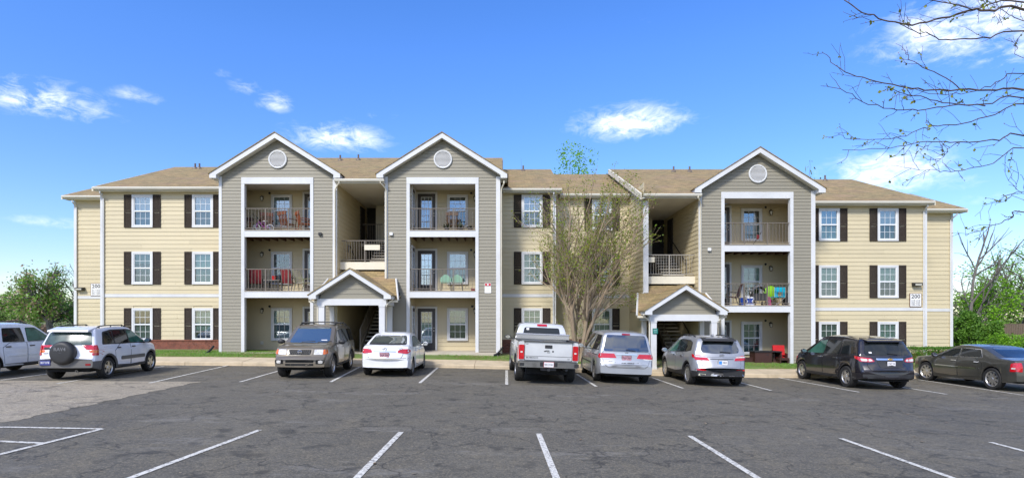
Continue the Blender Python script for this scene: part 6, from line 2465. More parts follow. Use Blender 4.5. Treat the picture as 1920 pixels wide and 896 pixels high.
# ---- black crossover
def car_black():
    P = mat_paint('black_paint', (.018, .016, .020), .3, .22, .05)
    c = Car('parked_crossover', 'black crossover with whitish tail lights and silver alloy wheels', 'crossover', 12.93, 21.08, 1.2,
            xr=-2.55, xf=2.55, wb=3.02, r=.37, arch=.43, track=.84, tw=.245, paint=P, zmid=.58, clad=None,
            plan=[(-2.55, .86), (-2.25, .95), (-1, .985), (1, .985), (1.9, .95), (2.55, .78)],
            top=[(-2.55, .62), (-2.52, .70), (-2.47, .78), (-2.42, .86), (-2.38, 1.10), (-2.12, 1.45), (-2.0, 1.62), (-1.9, 1.68), (-1.0, 1.76), (0, 1.77), (.35, 1.72), (1.35, 1.17), (1.48, 1.13), (2.15, 1.0), (2.42, .85), (2.55, .6)],
            belt=[(-2.55, 1.14), (-1.2, 1.10), (0, 1.07), (1.4, 1.04), (2.3, .88)], bottom=[(-2.55, .38), (-2.1, .30), (0, .28), (2, .28), (2.55, .33)], tumble=.33, bowr=.24, crown=.035)
    ds = c.doors([[(-1.12, .42), (-.12, .38), (-.10, 1.10), (-.9, 1.12), (-1.18, .95)], [(-.07, .38), (1.0, .40), (1.15, 1.06), (-.06, 1.10)]], P)
    for pl, mt in (([(-1.90, 1.18), (-1.18, 1.15), (-1.14, 1.60), (-1.72, 1.57)], CARGLASS), ([(-1.08, 1.15), (-.14, 1.12), (-.14, 1.63), (-1.04, 1.61)], CARGLASS), ([(-.06, 1.12), (1.10, 1.10), (.36, 1.57), (-.06, 1.63)], CARGLASS_T)):
        c.both('side_window', rpoly(pl, .06), mt, off=.010)
    for pr, x in zip(ds, (-.90, .12)):
        c.handle(pr, x, 1.0, CHROME, .22)
    c.both('sill_trim', quad(-1.05, .29, 1.05, .40), TRIMD, off=.014)
    c.patch('rear_window', 'rear', rpoly([(-.72, 1.16), (.72, 1.16), (.74, 1.24), (.60, 1.58), (-.60, 1.58), (-.74, 1.24)], .06), CARGLASS, off=.008)
    c.patch('window_sticker', 'rear', rpoly(quad(.52, 1.22, .60, 1.27), .01), PLATEW, off=.012)
    MB().prism([(-2.15, 1.605), (-2.12, 1.65), (-1.7, 1.73), (-1.7, 1.66)], -.60, .60).build('spoiler', P, c.root, smooth=True, sharp=30)
    lg = [(-.62, .66), (.62, .66), (.70, .80), (.68, 1.06), (-.68, 1.06), (-.70, .80)]
    tg = c.patch('tailgate', 'rear', rpoly(lg, .05), P, off=.008)
    c.patch('tailgate_gap', 'rear', rpoly([(x * 1.015, .86 + (z - .86) * 1.04) for x, z in lg], .05), SEAM, off=.003, parent=tg)
    for s_ in (-1, 1):
        tl = c.patch('tail_light', 'rear', rpoly([(s_ * .48, .955), (s_ * .60, .93), (s_ * .90, .94), (s_ * .93, 1.10), (s_ * .58, 1.06)], .04), REDL, off=.018)
        c.patch('tail_light_lens', 'rear', rpoly([(s_ * .54, .965), (s_ * .66, .955), (s_ * .66, 1.03), (s_ * .58, 1.03)], .025), CLEARL, off=.024, parent=tl)
        c.patch('tail_light_lens', 'rear', rpoly([(s_ * .69, .955), (s_ * .86, .96), (s_ * .88, 1.05), (s_ * .69, 1.03)], .03), CLEARL, off=.024, parent=tl)
        c.patch('tail_light', 'L' if s_ > 0 else 'R', rpoly([(-2.27, .97), (-2.02, 1.04), (-1.95, 1.13), (-2.24, 1.09)], .03), REDL, off=.012)
        c.patch('headlight', 'front', rpoly([(s_ * .36, .76), (s_ * .78, .78), (s_ * .74, .95), (s_ * .40, .9)], .03), CLEARL, off=.012)
    bar = c.patch('tailgate_trim', 'rear', rpoly([(-.43, 1.0), (.43, 1.0), (.45, 1.06), (-.45, 1.06)], .02), CHROME, off=.02, parent=tg)
    q = c.on('rear', 0, 1.03, .03)
    MB().prism([(-.09, -.016), (-.03, -.016), (-.025, -.03), (.025, -.03), (.03, -.016), (.09, -.016), (.075, .016), (.03, .016), (.025, .03), (-.025, .03), (-.03, .016), (-.075, .016)], -.006, .006, 'x').build('emblem', GOLD, tg, loc=q)
    c.patch('plate_surround', 'rear', rpoly([(-.36, .76), (.36, .76), (.42, .97), (-.42, .97)], .03), TRIMD, off=.016, parent=tg)
    c.plate(0, .88, 'CWT 90', PLATEW, INK, w=.26, h=.15)
    c.patch('bumper_highlight', 'rear', rpoly([(-.86, .60), (.86, .60), (.86, .655), (-.86, .655)], .02), mat_paint('black_paint_highlight', (.10, .095, .115), .4, .2), off=.008)  # lighter copy of the black paint, highlight along the crease put into colour
    c.patch('bumper_lower', 'rear', rpoly([(-.84, .37), (.84, .37), (.86, .52), (-.86, .52)], .03), TRIMD, off=.008)
    c.wiper(-.28, .05, 1.19, 1.22)
    MB().tube([(0, 0, 0), (-.10, 0, .22)], .008, 5).build('roof_aerial', TRIMD, c.root, loc=(-1.15, -.1, 1.78))
    c.patch('windscreen', 'top', rpoly([(.42, -.60), (.42, .60), (1.3, .74), (1.3, -.74)], .06), CARGLASS, off=.006)
    c.mirror(1.08, 1.08, P, .22)
    c.wheels(5, .66)
    c.place()


# ---- grey saloon at the right edge
def car_grey_sedan():
    P = mat_paint('grey_green_paint', (.085, .082, .068), .45, .3)
    c = Car('parked_saloon', 'dark grey saloon with chrome side strip, cut off by the right edge of the photo', 'car', 17.55, 20.6, 1.0,
            xr=-2.5, xf=2.5, wb=3.05, r=.365, arch=.42, track=.80, tw=.225, paint=P, zmid=.6,
            plan=[(-2.5, .84), (-2.2, .91), (-1, .94), (1, .94), (2.0, .91), (2.5, .80)],
            top=[(-2.5, .70), (-2.46, .98), (-2.38, 1.03), (-1.75, 1.08), (-1.1, 1.36), (-.85, 1.43), (-.3, 1.475), (.1, 1.46), (.35, 1.40), (1.1, 1.04), (1.2, 1.01), (2.2, .93), (2.42, .85), (2.48, .6), (2.5, .5)],
            belt=[(-2.5, 1.0), (-1.4, 1.02), (0, .99), (1.2, .96), (2.3, .86)], bottom=[(-2.5, .35), (-2.0, .27), (0, .24), (2, .24), (2.5, .3)], tumble=.42)
    ds = c.doors([[(-1.10, .40), (-.12, .34), (-.10, 1.02), (-.8, 1.04), (-1.16, .85)], [(-.07, .34), (.98, .36), (1.05, .97), (-.06, 1.02)]], P)
    for pl in ([(-1.12, 1.07), (-.14, 1.05), (-.14, 1.35), (-.92, 1.33)], [(-.06, 1.05), (.95, 1.02), (.32, 1.30), (-.06, 1.35)]):
        c.both('window_surround', rpoly([(p[0] * 1.02, p[1] + (.02 if p[1] > 1.2 else -.012)) for p in pl], .05), CHROME, off=.004)
        c.both('side_window', rpoly(pl, .05), CARGLASS, off=.010)
    for pr, x in zip(ds, (-.95, .10)):
        c.handle(pr, x, .90, CHROME, .2)
    c.both('side_moulding', quad(-1.05, .66, .98, .695), CHROME, off=.016)
    c.patch('rear_window', 'rear', rpoly([(-.62, 1.10), (.62, 1.10), (.52, 1.385), (-.52, 1.385)], .06), CARGLASS_R, off=.008)
    for s_ in (-1, 1):
        tl = c.patch('tail_light', 'rear', rpoly([(s_ * .66, .66), (s_ * .85, .68), (s_ * .85, .95), (s_ * .68, .97)], .03), REDL, off=.018)
        c.patch('tail_light', 'L' if s_ > 0 else 'R', rpoly([(-2.39, .67), (-2.22, .66), (-2.24, .93), (-2.37, .97)], .03), REDL, off=.012)
        c.patch('tail_light_lens', 'L' if s_ > 0 else 'R', rpoly([(-2.375, .75), (-2.26, .75), (-2.27, .80), (-2.37, .80)], .015), CLEARL, off=.016, parent=tl)
        c.patch('headlight', 'front', rpoly([(s_ * .5, .62), (s_ * .78, .64), (s_ * .78, .84), (s_ * .5, .84)], .03), CLEARL, off=.012)
    c.plate(0, .80, 'LPM 663')
    c.patch('windscreen', 'top', rpoly([(.40, -.54), (.40, .54), (1.06, .68), (1.06, -.68)], .06), CARGLASS, off=.006)
    c.mirror(.90, .99, TRIMD, .2)
    c.wheels(9, .72, steer=R(8))
    c.place()


car_white_suv()
car_spare()
car_brown()
car_white_sedan()
car_pickup()
car_minivan()
car_silver_crossover()
car_black()
car_grey_sedan()

# ------------------------------------------------------------------ balcony and patio furniture
WOODR = mat_plain('chair_wood', (.17, .055, .025), .5, var=.25, scale=6)
WOODC = mat_plain('rocker_wood', (.26, .075, .03), .45, var=.25, scale=6)
REDF = mat_plain('red_fabric', (.22, .018, .022), .8, var=.2, scale=8)
REDC = mat_plain('red_cushion', (.50, .008, .012), .8, var=.12, scale=8)
MESHF = mat_plain('cream_fabric', (.55, .52, .40), .8, var=.12)
MINT = mat_plain('mint_plastic', (.22, .40, .28), .45, var=.1)
WICK = mat_plain('brown_wicker', (.050, .018, .012), .6, var=.35, scale=40, bmp=.4)
PURP = mat_plain('purple_paint', (.30, .06, .30), .3, var=.1, coat=.5)
LIME = mat_plain('lime_fabric', (.22, .52, .01), .7, var=.15, scale=6)
TURQ = mat_plain('turquoise_fabric', (.0, .42, .60), .7, var=.15, scale=6)
GREYF = mat_plain('grey_fabric', (.10, .10, .11), .75, var=.25, scale=6)
BLUEP = mat_plain('blue_plastic', (.01, .05, .30), .35, var=.1)
WHITEP = mat_plain('white_plastic', (.75, .76, .78), .35, var=.05)
PINK = mat_plain('pink_plastic', (.55, .08, .22), .4, var=.15)
LEAFD = mat_leaf('pot_plant_leaf', [(.02, .03, .015), (.05, .08, .02)], .2)


def slat_chair(name, label, loc, rz, mat, rock=False, group=None, arms=True, lowback=False):
    """wooden chair with a flared slatted back"""
    t = thing(name, label, 'chair', loc, rz, group)
    MB().box(-.25, .25, -.24, .24, .38, .42).build('seat', mat, t)
    hb = .95
    for sx in (-1, 1):
        MB().tube([(sx * .22, .22, .0), (sx * .22, .22, .40)], .022, 6).build('leg', mat, t)
        MB().tube([(sx * .22, -.22, .0), (sx * .22, -.22, .40)], .022, 6).build('leg', mat, t)
        MB().tube([(sx * .22, .22, .40), (sx * .27, .36, hb)], .022, 6).build('back_post', mat, t)
        if arms:
            MB().box(sx * .28 - .035, sx * .28 + .035, -.28, .28, .62, .645).tube([(sx * .25, -.22, .40), (sx * .28, -.24, .62)], .016, 6).build('armrest', mat, t)
        if rock:
            pts = [(sx * .22, y, .02 + .12 * (y / .55) ** 2) for y in (-.5, -.25, 0, .25, .55)]
            MB().tube(pts, .02, 6).build('rocker', mat, t)
    MB().box(-.30, .30, .34, .375, hb - .14, hb + .02).build('top_rail', mat, t)
    for i in range(5):
        x = -.17 + .085 * i
        MB().box(x - .028, x + .028, .0, .012, 0, .44).build('back_slat', mat, t, loc=(x * .15, .245, .42)).rotation_euler = (R(-13), 0, 0)
    return t


def sling_chair(name, label, loc, rz, fabric, frame, group=None):
    """metal framed patio chair with a fabric sling"""
    t = thing(name, label, 'chair', loc, rz, group)
    MB().prism([(-.24, .40), (.22, .36), (.24, .39), (-.22, .43)], -.25, .25, 'x').build('seat', fabric, t)
    MB().prism([(.22, .38), (.25, .38), (.42, .98), (.39, .99)], -.25, .25, 'x').build('backrest', fabric, t)
    for sx in (-1, 1):
        MB().tube([(sx * .27, -.26, 0), (sx * .27, -.22, .58), (sx * .27, -.12, .63), (sx * .27, .20, .60), (sx * .27, .30, .60)], .016, 6).build('armrest', frame, t)
        MB().tube([(sx * .27, .34, 0), (sx * .27, .20, .40), (sx * .265, .42, 1.0)], .016, 6).build('leg', frame, t)
    MB().tube([(-.27, -.22, .38), (.27, -.22, .38)], .014, 6).build('crossbar', frame, t)
    return t


def build_furniture():
    z3, z2 = 6.19 + .012, 3.43 + .012
    # first tower, top balcony
    slat_chair('wooden_chair', 'reddish wooden chair behind the purple bicycle', (PX(500, 26.8), 26.75, z3), R(205), WOODR)
    slat_chair('wooden_chair', 'reddish wooden chair in front of the balcony window beside the rocker', (PX(541, 26.5), 26.45, z3), R(150), WOODR)
    t = slat_chair('rocking_chair', 'orange-brown rocking chair with scrolled arms at the balcony door', (PX(572, 26.4), 26.35, z3), R(125), WOODC, rock=True)
    for sx in (-1, 1):
        pts = [(sx * .28, -.26 - .07 * math.cos(a) * (1 - a / 9), .57 + .07 * math.sin(a) * (1 - a / 9)) for a in [i * .6 for i in range(12)]]
        MB().tube(pts, .016, 5).build('arm_scroll', WOODC, t)
    t = thing('wooden_board', 'dark pointed wooden board on the balcony beside the bicycle handlebar', 'board', (PX(469, 26.0), 25.95, z3))
    MB().prism([(-.20, .48), (.12, .48), (.21, .56), (.12, .64), (-.20, .64)], -.015, .015).build('panel', mat_plain('dark_wood', (.03, .015, .01), .6, var=.3), t)
    for x in (-.13, 0, .1):
        MB().box(x - .012, x + .012, -.022, -.0155, .49, .63).build('batten', WOODR, t)
    MB().box(-.02, .02, .016, .04, 0, .56).build('prop', WOODR, t)
    # child's bicycle
    t = thing('child_bicycle', "child's purple bicycle with white tyres leaning inside the balcony rail", 'bicycle', (PX(492, 26.05), 26.1, z3), R(4))
    for x in (-.29, .32):
        w = put('wheel', None, t, (x, 0, .18))
        w.empty_display_size = .1
        MB().lathe([(.165, -.022), (.185, 0), (.165, .022), (.15, 0), (.165, -.022)], 24).build('tyre', WHITEP, w, smooth=True)
        mb = MB()
        for k in range(8):
            a = PI * k / 8
            mb.tube([(-.15 * math.cos(a), 0, -.15 * math.sin(a)), (.15 * math.cos(a), 0, .15 * math.sin(a))], .003, 3)
        mb.build('spokes', CHROME, w)
    MB().tube([(-.20, 0, .50), (-.02, 0, .28), (.10, 0, .22), (.32, 0, .18)], .022, 6).tube([(-.2, 0, .44), (.06, 0, .44), (.10, 0, .22)], .016, 6).tube([(.05, 0, .42), (.32, 0, .18)], .013, 6).build('frame', PURP, t)
    MB().tube([(-.29, .035, .18), (-.24, .03, .40), (-.19, 0, .58)], .015, 6).tube([(-.29, -.035, .18), (-.24, -.03, .40)], .015, 6).build('fork', PURP, t)
    MB().tube([(-.18, -.02, .58), (-.22, -.12, .66), (-.36, -.24, .80)], .013, 6).tube([(-.18, .02, .58), (-.1, .12, .66), (-.02, .22, .76)], .013, 6).build('handlebar', TRIMD, t)
    MB().ell((.10, 0, .50), .12, .06, .03).build('saddle', WHITEP, t, smooth=True)
    MB().lathe([(.07, -.03), (.07, .03), (0, .03)], 14, 'y', (.10, 0, .2)).build('chain_guard', PINK, t)
    # first tower, middle balcony
    sling_chair('patio_chair', 'red sling patio chair at the left end of the middle balcony', (PX(480, 26.3), 26.3, z2), R(-160), REDF, M['black'])
    sling_chair('patio_chair', 'red sling patio chair right of the little side table', (PX(545, 26.3), 26.3, z2), R(165), REDF, M['black'])
    sling_chair('patio_chair', 'cream cushioned patio chair by the middle balcony door', (PX(569, 26.3), 26.3, z2), R(70), MESHF, mat_plain('olive_frame', (.20, .22, .12), .5))
    t = thing('side_table', 'dark side table with pale top between two red chairs', 'table', (PX(513, 26.3), 26.3, z2))
    MB().box(-.36, .36, -.28, .28, .50, .53).build('table_top', mat_plain('table_top', (.40, .36, .28), .5), t)
    MB().box(-.35, .35, -.27, .27, .42, .497).build('apron', M['black'], t)
    for sx in (-1, 1):
        for sy in (-1, 1):
            MB().box(sx * .3 - .03, sx * .3 + .03, sy * .22 - .03, sy * .22 + .03, 0, .42).build('leg', M['black'], t)
    tag(MB().lathe([(.0, 0), (.07, 0), (.10, .17), (.11, .17), (.11, .19), (.09, .19), (.06, .02)], 14, 'z').build('flower_pot', mat_plain('red_pot', (.50, .02, .02), .4), smooth=True, sharp=40, loc=(PX(513, 26.3) + .05, 26.22, z2 + .531)), 'small red pot standing on the dark side table', 'pot')
    # second tower
    slat_chair('wooden_chair', 'brown slatted chair before the window of the second tower', (PX(849, 26.8), 26.7, z3), R(180), mat_plain('chair_brown', (.10, .055, .03), .6, var=.2))
    for k, (px, lab) in enumerate(((838.5, 'dark leafy potted plant left of the slatted chair'), (864, 'dark leafy potted plant right of the slatted chair'), (882, 'low spreading dark potted plant at the right balcony corner'))):
        t = thing('potted_plant', lab, 'plant', (PX(px, 26.3), 26.2, z3), 0, 'potted plants on the top balcony')
        MB().lathe([(0, 0), (.09, 0), (.12, .2), (.13, .2), (.13, .22), (.1, .22), (.0, .19)], 12, 'z').build('pot', TRIMD, t, smooth=True, sharp=40)
        mb = MB()
        for i in range(34):
            a, e = rng.uniform(0, 6.28), rng.uniform(.2, 1.3)
            L_ = rng.uniform(.16, .42 if k < 2 else .3)
            d = Vector((math.cos(a) * math.cos(e), math.sin(a) * math.cos(e), math.sin(e) * (1 if k < 2 else .6)))
            s_ = d.cross(Vector((0, 0, 1))).normalized() * .035
            b = Vector((0, 0, .2))
            mb.add([b, b + d * L_ * .5 + s_, b + d * L_ + Vector((0, 0, -.05)), b + d * L_ * .5 - s_], [(0, 1, 2, 3)])
        mb.build('leaves', LEAFD, t)
    for px, lab in ((836.5, 'mint green plastic chair near the balcony door of the second tower'), (858, 'mint green plastic chair under the window of the second tower')):
        t = thing('plastic_chair', lab, 'chair', (PX(px, 26.5), 26.5, z2), R(180), 'mint green balcony chairs')
        MB().box(-.23, .23, -.22, .22, .41, .44).build('seat', MINT, t)
        poly = [(-.25, .45)] + [(-.25 + .5 * i / 8, .62 + .18 * math.sin(PI * i / 8)) for i in range(9)] + [(.25, .45)]
        MB().prism(poly, .21, .235).build('backrest', MINT, t)
        for sx in (-1, 1):
            for sy in (-1, 1):
                MB().tube([(sx * .21, sy * .2, .41), (sx * .24, sy * .24, 0)], .014, 5).build('leg', M['black'], t)
            MB().tube([(sx * .25, .22, .60), (sx * .27, -.15, .62), (sx * .26, -.22, .42)], .014, 5).build('armrest', M['black'], t)
    t = thing('flower_box', 'small red flower box at the right end of the second tower balcony', 'flower box', (PX(887, 25.8), 25.78, z2))
    MB().box(-.09, .09, -.06, .06, 0, .08).build('box', REDF, t)
    mb = MB()
    for i in range(40):
        p = Vector((rng.uniform(-.09, .09), rng.uniform(-.06, .06), rng.uniform(.08, .15)))
        a = rng.uniform(0, 6.28)
        mb.add([p + Vector((math.cos(a + q) * .02, math.sin(a + q) * .02, rng.uniform(-.01, .01))) for q in (0, 1.57, 3.14, 4.71)], [(0, 1, 2, 3)])
    mb.build('flowers', REDC, t, kind='stuff')
    # third tower
    z3, z2, z1 = z3 + DZ, z2 + DZ, BASE + DZ + .022
    t = thing('broom', 'long dark broom with a red cloth leaning behind the top right balcony rail', 'broom', (PX(1411, 26.0), 26.0, z3))
    MB().tube([(0, 0, .02), (.46, .12, .66)], .018, 6).build('handle', M['black'], t)
    MB().box(-.14, .10, -.05, .05, .0, .07).build('brush', TRIMD, t)
    MB().ell((.27, .06, .42), .07, .05, .12).build('cloth', REDF, t, smooth=True)
    sling_chair('folding_chair', 'dark maroon folding chair at the left end of the lower right balcony', (PX(1373, 26.2), 26.2, z2), R(-100), mat_plain('maroon', (.05, .012, .015), .7), TRIM)
    t = thing('cooler', 'blue and white cooler box on the balcony floor', 'cooler', (PX(1403.5, 25.85), 25.85, z2))
    MB().box(-.17, .17, -.13, .13, .03, .32).build('body', BLUEP, t)
    MB().box(-.185, .185, -.145, .145, .32, .38).build('lid', WHITEP, t)
    MB().box(-.20, .20, -.15, .15, 0, .05).build('base', WHITEP, t)
    for sx in (-1, 1):
        MB().tube([(sx * .19, -.12, .30), (sx * .10, -.15, .18), (sx * .19, -.14, .06)], .022, 5).build('handle', WHITEP, t)
    t = thing('storage_bin', 'plain blue bin tucked left of the cooler', 'bin', (PX(1393.5, 26.05), 26.1, z2))
    MB().prism([(-.13, 0), (.13, 0), (.15, .33), (-.15, .33)], -.12, .12).build('body', BLUEP, t)
    MB().prism([(-.16, .331), (.16, .331), (.15, .36), (-.15, .36)], -.13, .13).build('rim', BLUEP, t)
    t = thing('pushchair', 'grey-hooded pushchair standing in the middle of the balcony', 'pushchair', (PX(1422, 26.1), 26.1, z2))
    n = 12
    vs, fs = [], []
    for j in range(7):
        th = R(20 + 130 * j / 6)
        for i in range(n + 1):
            a = PI * i / n
            vs.append((-.34 * math.cos(a) * (1 - .12 * math.sin(th)), .22 * math.cos(th) * math.sin(a), .56 + .40 * math.sin(a) * (.55 + .45 * math.sin(th))))
    for j in range(6):
        for i in range(n):
            fs.append((j * (n + 1) + i, j * (n + 1) + i + 1, (j + 1) * (n + 1) + i + 1, (j + 1) * (n + 1) + i))
    MB().add(vs, fs).build('hood', GREYF, t, smooth=True)
    MB().prism([(-.30, .22), (.30, .22), (.33, .56), (-.33, .56)], -.16, .2).build('seat', mat_plain('mesh_grey', (.05, .05, .05), .8), t)
    for sx in (-1, 1):
        for sy in (-1, 1):
            MB().lathe([(0, -.02), (.09, -.02), (.1, 0), (.09, .02), (0, .02)], 14, 'x', (sx * .29, sy * .26, .1)).build('wheel', TRIMD, t)
        MB().tube([(sx * .29, -.26, .1), (sx * .31, .0, .4), (sx * .31, .3, .85)], .014, 5).build('frame', ALLOY, t)
    MB().tube([(-.31, .3, .85), (.31, .3, .85)], .016, 5).build('handle', TRIMD, t)
    t = thing('play_tent', 'lime green round pop-up play tent panel standing behind the turquoise chair', 'play tent', (PX(1446, 26.7), 26.75, z2))
    MB().lathe([(0, -.05), (.30, -.04), (.345, 0), (.30, .04), (0, .05)], 28, 'y', (0, 0, .62)).build('panel', LIME, t, smooth=True)
    MB().lathe([(.345, -.012), (.362, 0), (.345, .012), (.335, 0), (.345, -.012)], 28, 'y', (0, 0, .62)).build('hoop', TRIMD, t, smooth=True)
    MB().tube([(-.12, .05, .35), (-.25, .25, 0)], .012, 5).tube([(.12, .05, .35), (.25, .25, 0)], .012, 5).tube([(0, -.04, .28), (0, -.1, 0)], .012, 5).build('prop', TRIMD, t)
    t = thing('camp_chair', 'turquoise folding camp chair near the right balcony post', 'chair', (PX(1460, 26.05), 26.05, z2), R(8))
    MB().box(-.26, .26, -.10, -.07, .62, .84).box(-.27, -.12, -.098, -.072, .38, .619).box(.10, .25, -.098, -.072, .38, .619).build('backrest', TURQ, t)
    MB().prism([(-.07, .40), (.32, .36), (.32, .39), (-.07, .43)], -.24, .24, 'x').build('seat', TURQ, t)
    for sx in (-1, 1):
        MB().tube([(sx * .27, -.09, .84), (sx * .27, -.09, .38), (-sx * .25, -.12, 0)], .012, 5).build('leg', ALLOY, t)
        MB().tube([(sx * .27, .32, .38), (-sx * .25, .3, 0)], .012, 5).build('leg', ALLOY, t)
    o = cloth_lump('bag', mat_plain('dark_bag', (.02, .02, .035), .7, var=.3), .16, .15, .62)
    o.location = (PX(1474, 26.3), 26.3, z2)
    tag(o, 'dark stuffed bag slumped against the right balcony post', 'bag')
    o = cloth_lump('toy_bag', PINK, .10, .10, .42)
    o.location = (PX(1442, 26.15), 26.2, z2)
    tag(o, 'small pink toy bag beside the turquoise camp chair', 'bag')
    # patio
    y = 25.9
    t = thing('wicker_table', 'dark brown wicker storage table with a long flat top on the patio', 'table', (PX(1426, y), y, z1))
    MB().box(-.38, .38, -.3, .3, 0, .66).build('box', WICK, t)
    MB().box(-.42, .86, -.34, .34, .665, .70).build('table_top', TRIMD, t)
    MB().box(.78, .84, -.3, .3, 0, .664).build('leg', WICK, t)
    MB().box(.14, .22, -.31, -.295, .52, .57).build('handle', TRIMD, t)
    tag(MB().box(-.17, .17, -.2, .2, 0, .36).box(-.18, .18, -.21, .21, .36, .39).build('wicker_stool', WICK, loc=(PX(1404, y) - .02, y + .1, z1)), 'low wicker stool half hidden left of the wicker table', 'stool')
    t = thing('wicker_armchair', 'wicker armchair with bright red cushions by the right patio post', 'armchair', (PX(1461, 26.1), 26.1, z1), R(-12))
    MB().box(-.34, .34, -.3, .32, .0, .28).build('base', WICK, t)
    for sx in (-1, 1):
        MB().box(sx * .34 - (.09 if sx > 0 else 0), sx * .34 + (.0 if sx > 0 else .09), -.3, .32, .281, .58).build('armrest', WICK, t)
    MB().box(-.249, .249, .24, .32, .281, .74).build('back_frame', WICK, t)
    MB().ell((0, -.04, .37), .25, .28, .085, 16, 8).build('seat_cushion', REDC, t, smooth=True)
    b = MB().box(-.25, .25, -.07, .07, -.22, .24).build('back_cushion', REDC, t, loc=(0, .14, .70))
    b.rotation_euler = (R(-12), 0, 0)
    tag(MB().box(-.22, .22, -.18, .18, .30, .40).box(-.21, -.15, -.17, .17, 0, .299).box(.15, .21, -.17, .17, 0, .299).build('wicker_footstool', WICK, loc=(PX(1467, 25.6) + .02, 25.62, z1)), 'small wicker footstool in front of the red-cushioned armchair', 'footstool')


build_furniture()

# ------------------------------------------------------------------ trees and shrubs


class Tree:
    def __init__(s, seed):
        s.r = random.Random(seed)
        s.wood = MB()
        s.tips = []
        s.twig = MB()

    def grow(s, p, d, L, rad, lev, maxlev, up=.15, wig=.25, kids=(3, 5), ratio=.62, spread=(25, 55), nseg=5, start=.3, shrink=.62, tipr=.006, minr=.0):
        r = s.r
        p, d = Vector(p), Vector(d).normalized()
        pts, rs = [p.copy()], [rad]
        dirs = [d.copy()]
        for i in range(nseg):
            w = Vector((r.gauss(0, 1), r.gauss(0, 1), r.gauss(0, 1))) * wig / nseg ** .5
            d = (d + w + Vector((0, 0, up / nseg))).normalized()
            p = p + d * L / nseg
            pts.append(p.copy())
            t = (i + 1) / nseg
            rs.append(max(tipr, rad * (1 - (1 - (shrink if lev < maxlev else .25)) * t)))
            dirs.append(d.copy())
        s.wood.tube(pts, rs, 7 if rad > .05 else (5 if rad > .015 else 3), cap=False)
        if lev >= maxlev:
            for i in range(1, nseg + 1):
                s.tips.append((pts[i], dirs[i], lev, i / nseg))
            return
        n = r.randint(*kids)
        for k in range(n):
            t = start + (1 - start) * (k + r.random() * .8) / n
            t = min(t, .999)
            i = int(t * nseg)
            f = t * nseg - i
            q = pts[i].lerp(pts[i + 1], f)
            dd = dirs[i + 1]
            a = R(r.uniform(*spread))
            ax = dd.orthogonal().normalized()
            ax.rotate(Matrix.Rotation(r.uniform(0, 2 * PI), 3, dd)) if False else None
            ax = Matrix.Rotation(r.uniform(0, 2 * PI), 3, dd) @ ax
            nd = Matrix.Rotation(a, 3, ax) @ dd
            s.grow(q, nd, L * ratio * r.uniform(.75, 1.2), max(tipr, rs[i] * .6), lev + 1, maxlev, up, wig, kids, ratio, spread, max(3, nseg - 1), start, shrink, tipr)
        # leader
        s.grow(pts[-1], dirs[-1], L * ratio, rs[-1], lev + 1, maxlev, up, wig, kids, ratio, spread, max(3, nseg - 1), start, shrink, tipr)

    def leaves(s, per, size, spread, pred=None, droop=0):
        r = s.r
        vs, fs = [], []
        for (p, d, lev, t) in s.tips:
            if pred and not pred(p):
                continue
            n = int(per) + (1 if r.random() < per - int(per) else 0)
            for _ in range(n):
                c = p + Vector((r.gauss(0, 1), r.gauss(0, 1), r.gauss(0, .8))) * spread
                z = size * r.uniform(.6, 1.3)
                u = Vector((r.gauss(0, 1), r.gauss(0, 1), r.gauss(0, .6) - droop)).normalized()
                w = u.cross(Vector((r.gauss(0, 1), r.gauss(0, 1), r.gauss(0, 1)))).normalized()
                b = len(vs)
                vs += [c - u * z, c + w * z * .5, c + u * z, c - w * z * .5]
                fs.append((b, b + 1, b + 2, b + 3))
        return vs, fs

    def finish(s, root, bark, leafsets, crown='crown', trunk='trunk'):
        s.wood.build(trunk, bark, root, smooth=False)
        mats, vs, fs, mi = [], [], [], []
        for k, ((v, f), m_) in enumerate(leafsets):
            b = len(vs)
            vs += v
            fs += [tuple(b + i for i in q) for q in f]
            mi += [k] * len(f)
            mats.append(m_)
        if vs:
            me = bpy.data.meshes.new(crown)
            me.from_pydata([tuple(v) for v in vs], [], fs)
            for m_ in mats:
                me.materials.append(m_)
            me.polygons.foreach_set('material_index', mi)
            put(crown, me, root)


BARK1 = mat_bark('bark_tan', (.17, .12, .075), (.38, .29, .19), 5)
BARK2 = mat_bark('bark_grey', (.07, .06, .05), (.20, .18, .16), 7)
BARK3 = mat_bark('bark_dark', (.035, .026, .022), (.12, .085, .065), 9)
LF_OLIVE = mat_leaf('leaf_olive', [(.12, .15, .01), (.28, .31, .025), (.42, .43, .06)], .45)
LF_SEED = mat_leaf('seed_head', [(.08, .04, .03), (.16, .09, .06), (.22, .15, .10)], .1)
LF_BRIGHT = mat_leaf('leaf_bright', [(.10, .25, .008), (.24, .50, .018), (.38, .66, .05)], .5)
LF_MID = mat_leaf('leaf_mid', [(.05, .13, .015), (.13, .28, .03), (.23, .40, .055)], .4)
LF_PINK = mat_leaf('leaf_bronze', [(.10, .07, .03), (.24, .15, .09), (.34, .25, .17)], .25)
LF_HEDGE = mat_leaf('leaf_hedge', [(.02, .07, .006), (.07, .19, .012), (.15, .32, .022)], .3)
LF_FRESH = mat_leaf('leaf_fresh_green', [(.09, .19, .02), (.21, .40, .05), (.36, .54, .10)], .45)
LF_BRONZE = mat_leaf('leaf_new_bronze', [(.22, .16, .07), (.42, .30, .18), (.55, .44, .30)], .35)
LF_PALE = mat_leaf('leaf_pale', [(.12, .17, .05), (.22, .28, .09), (.32, .36, .16)], .35)


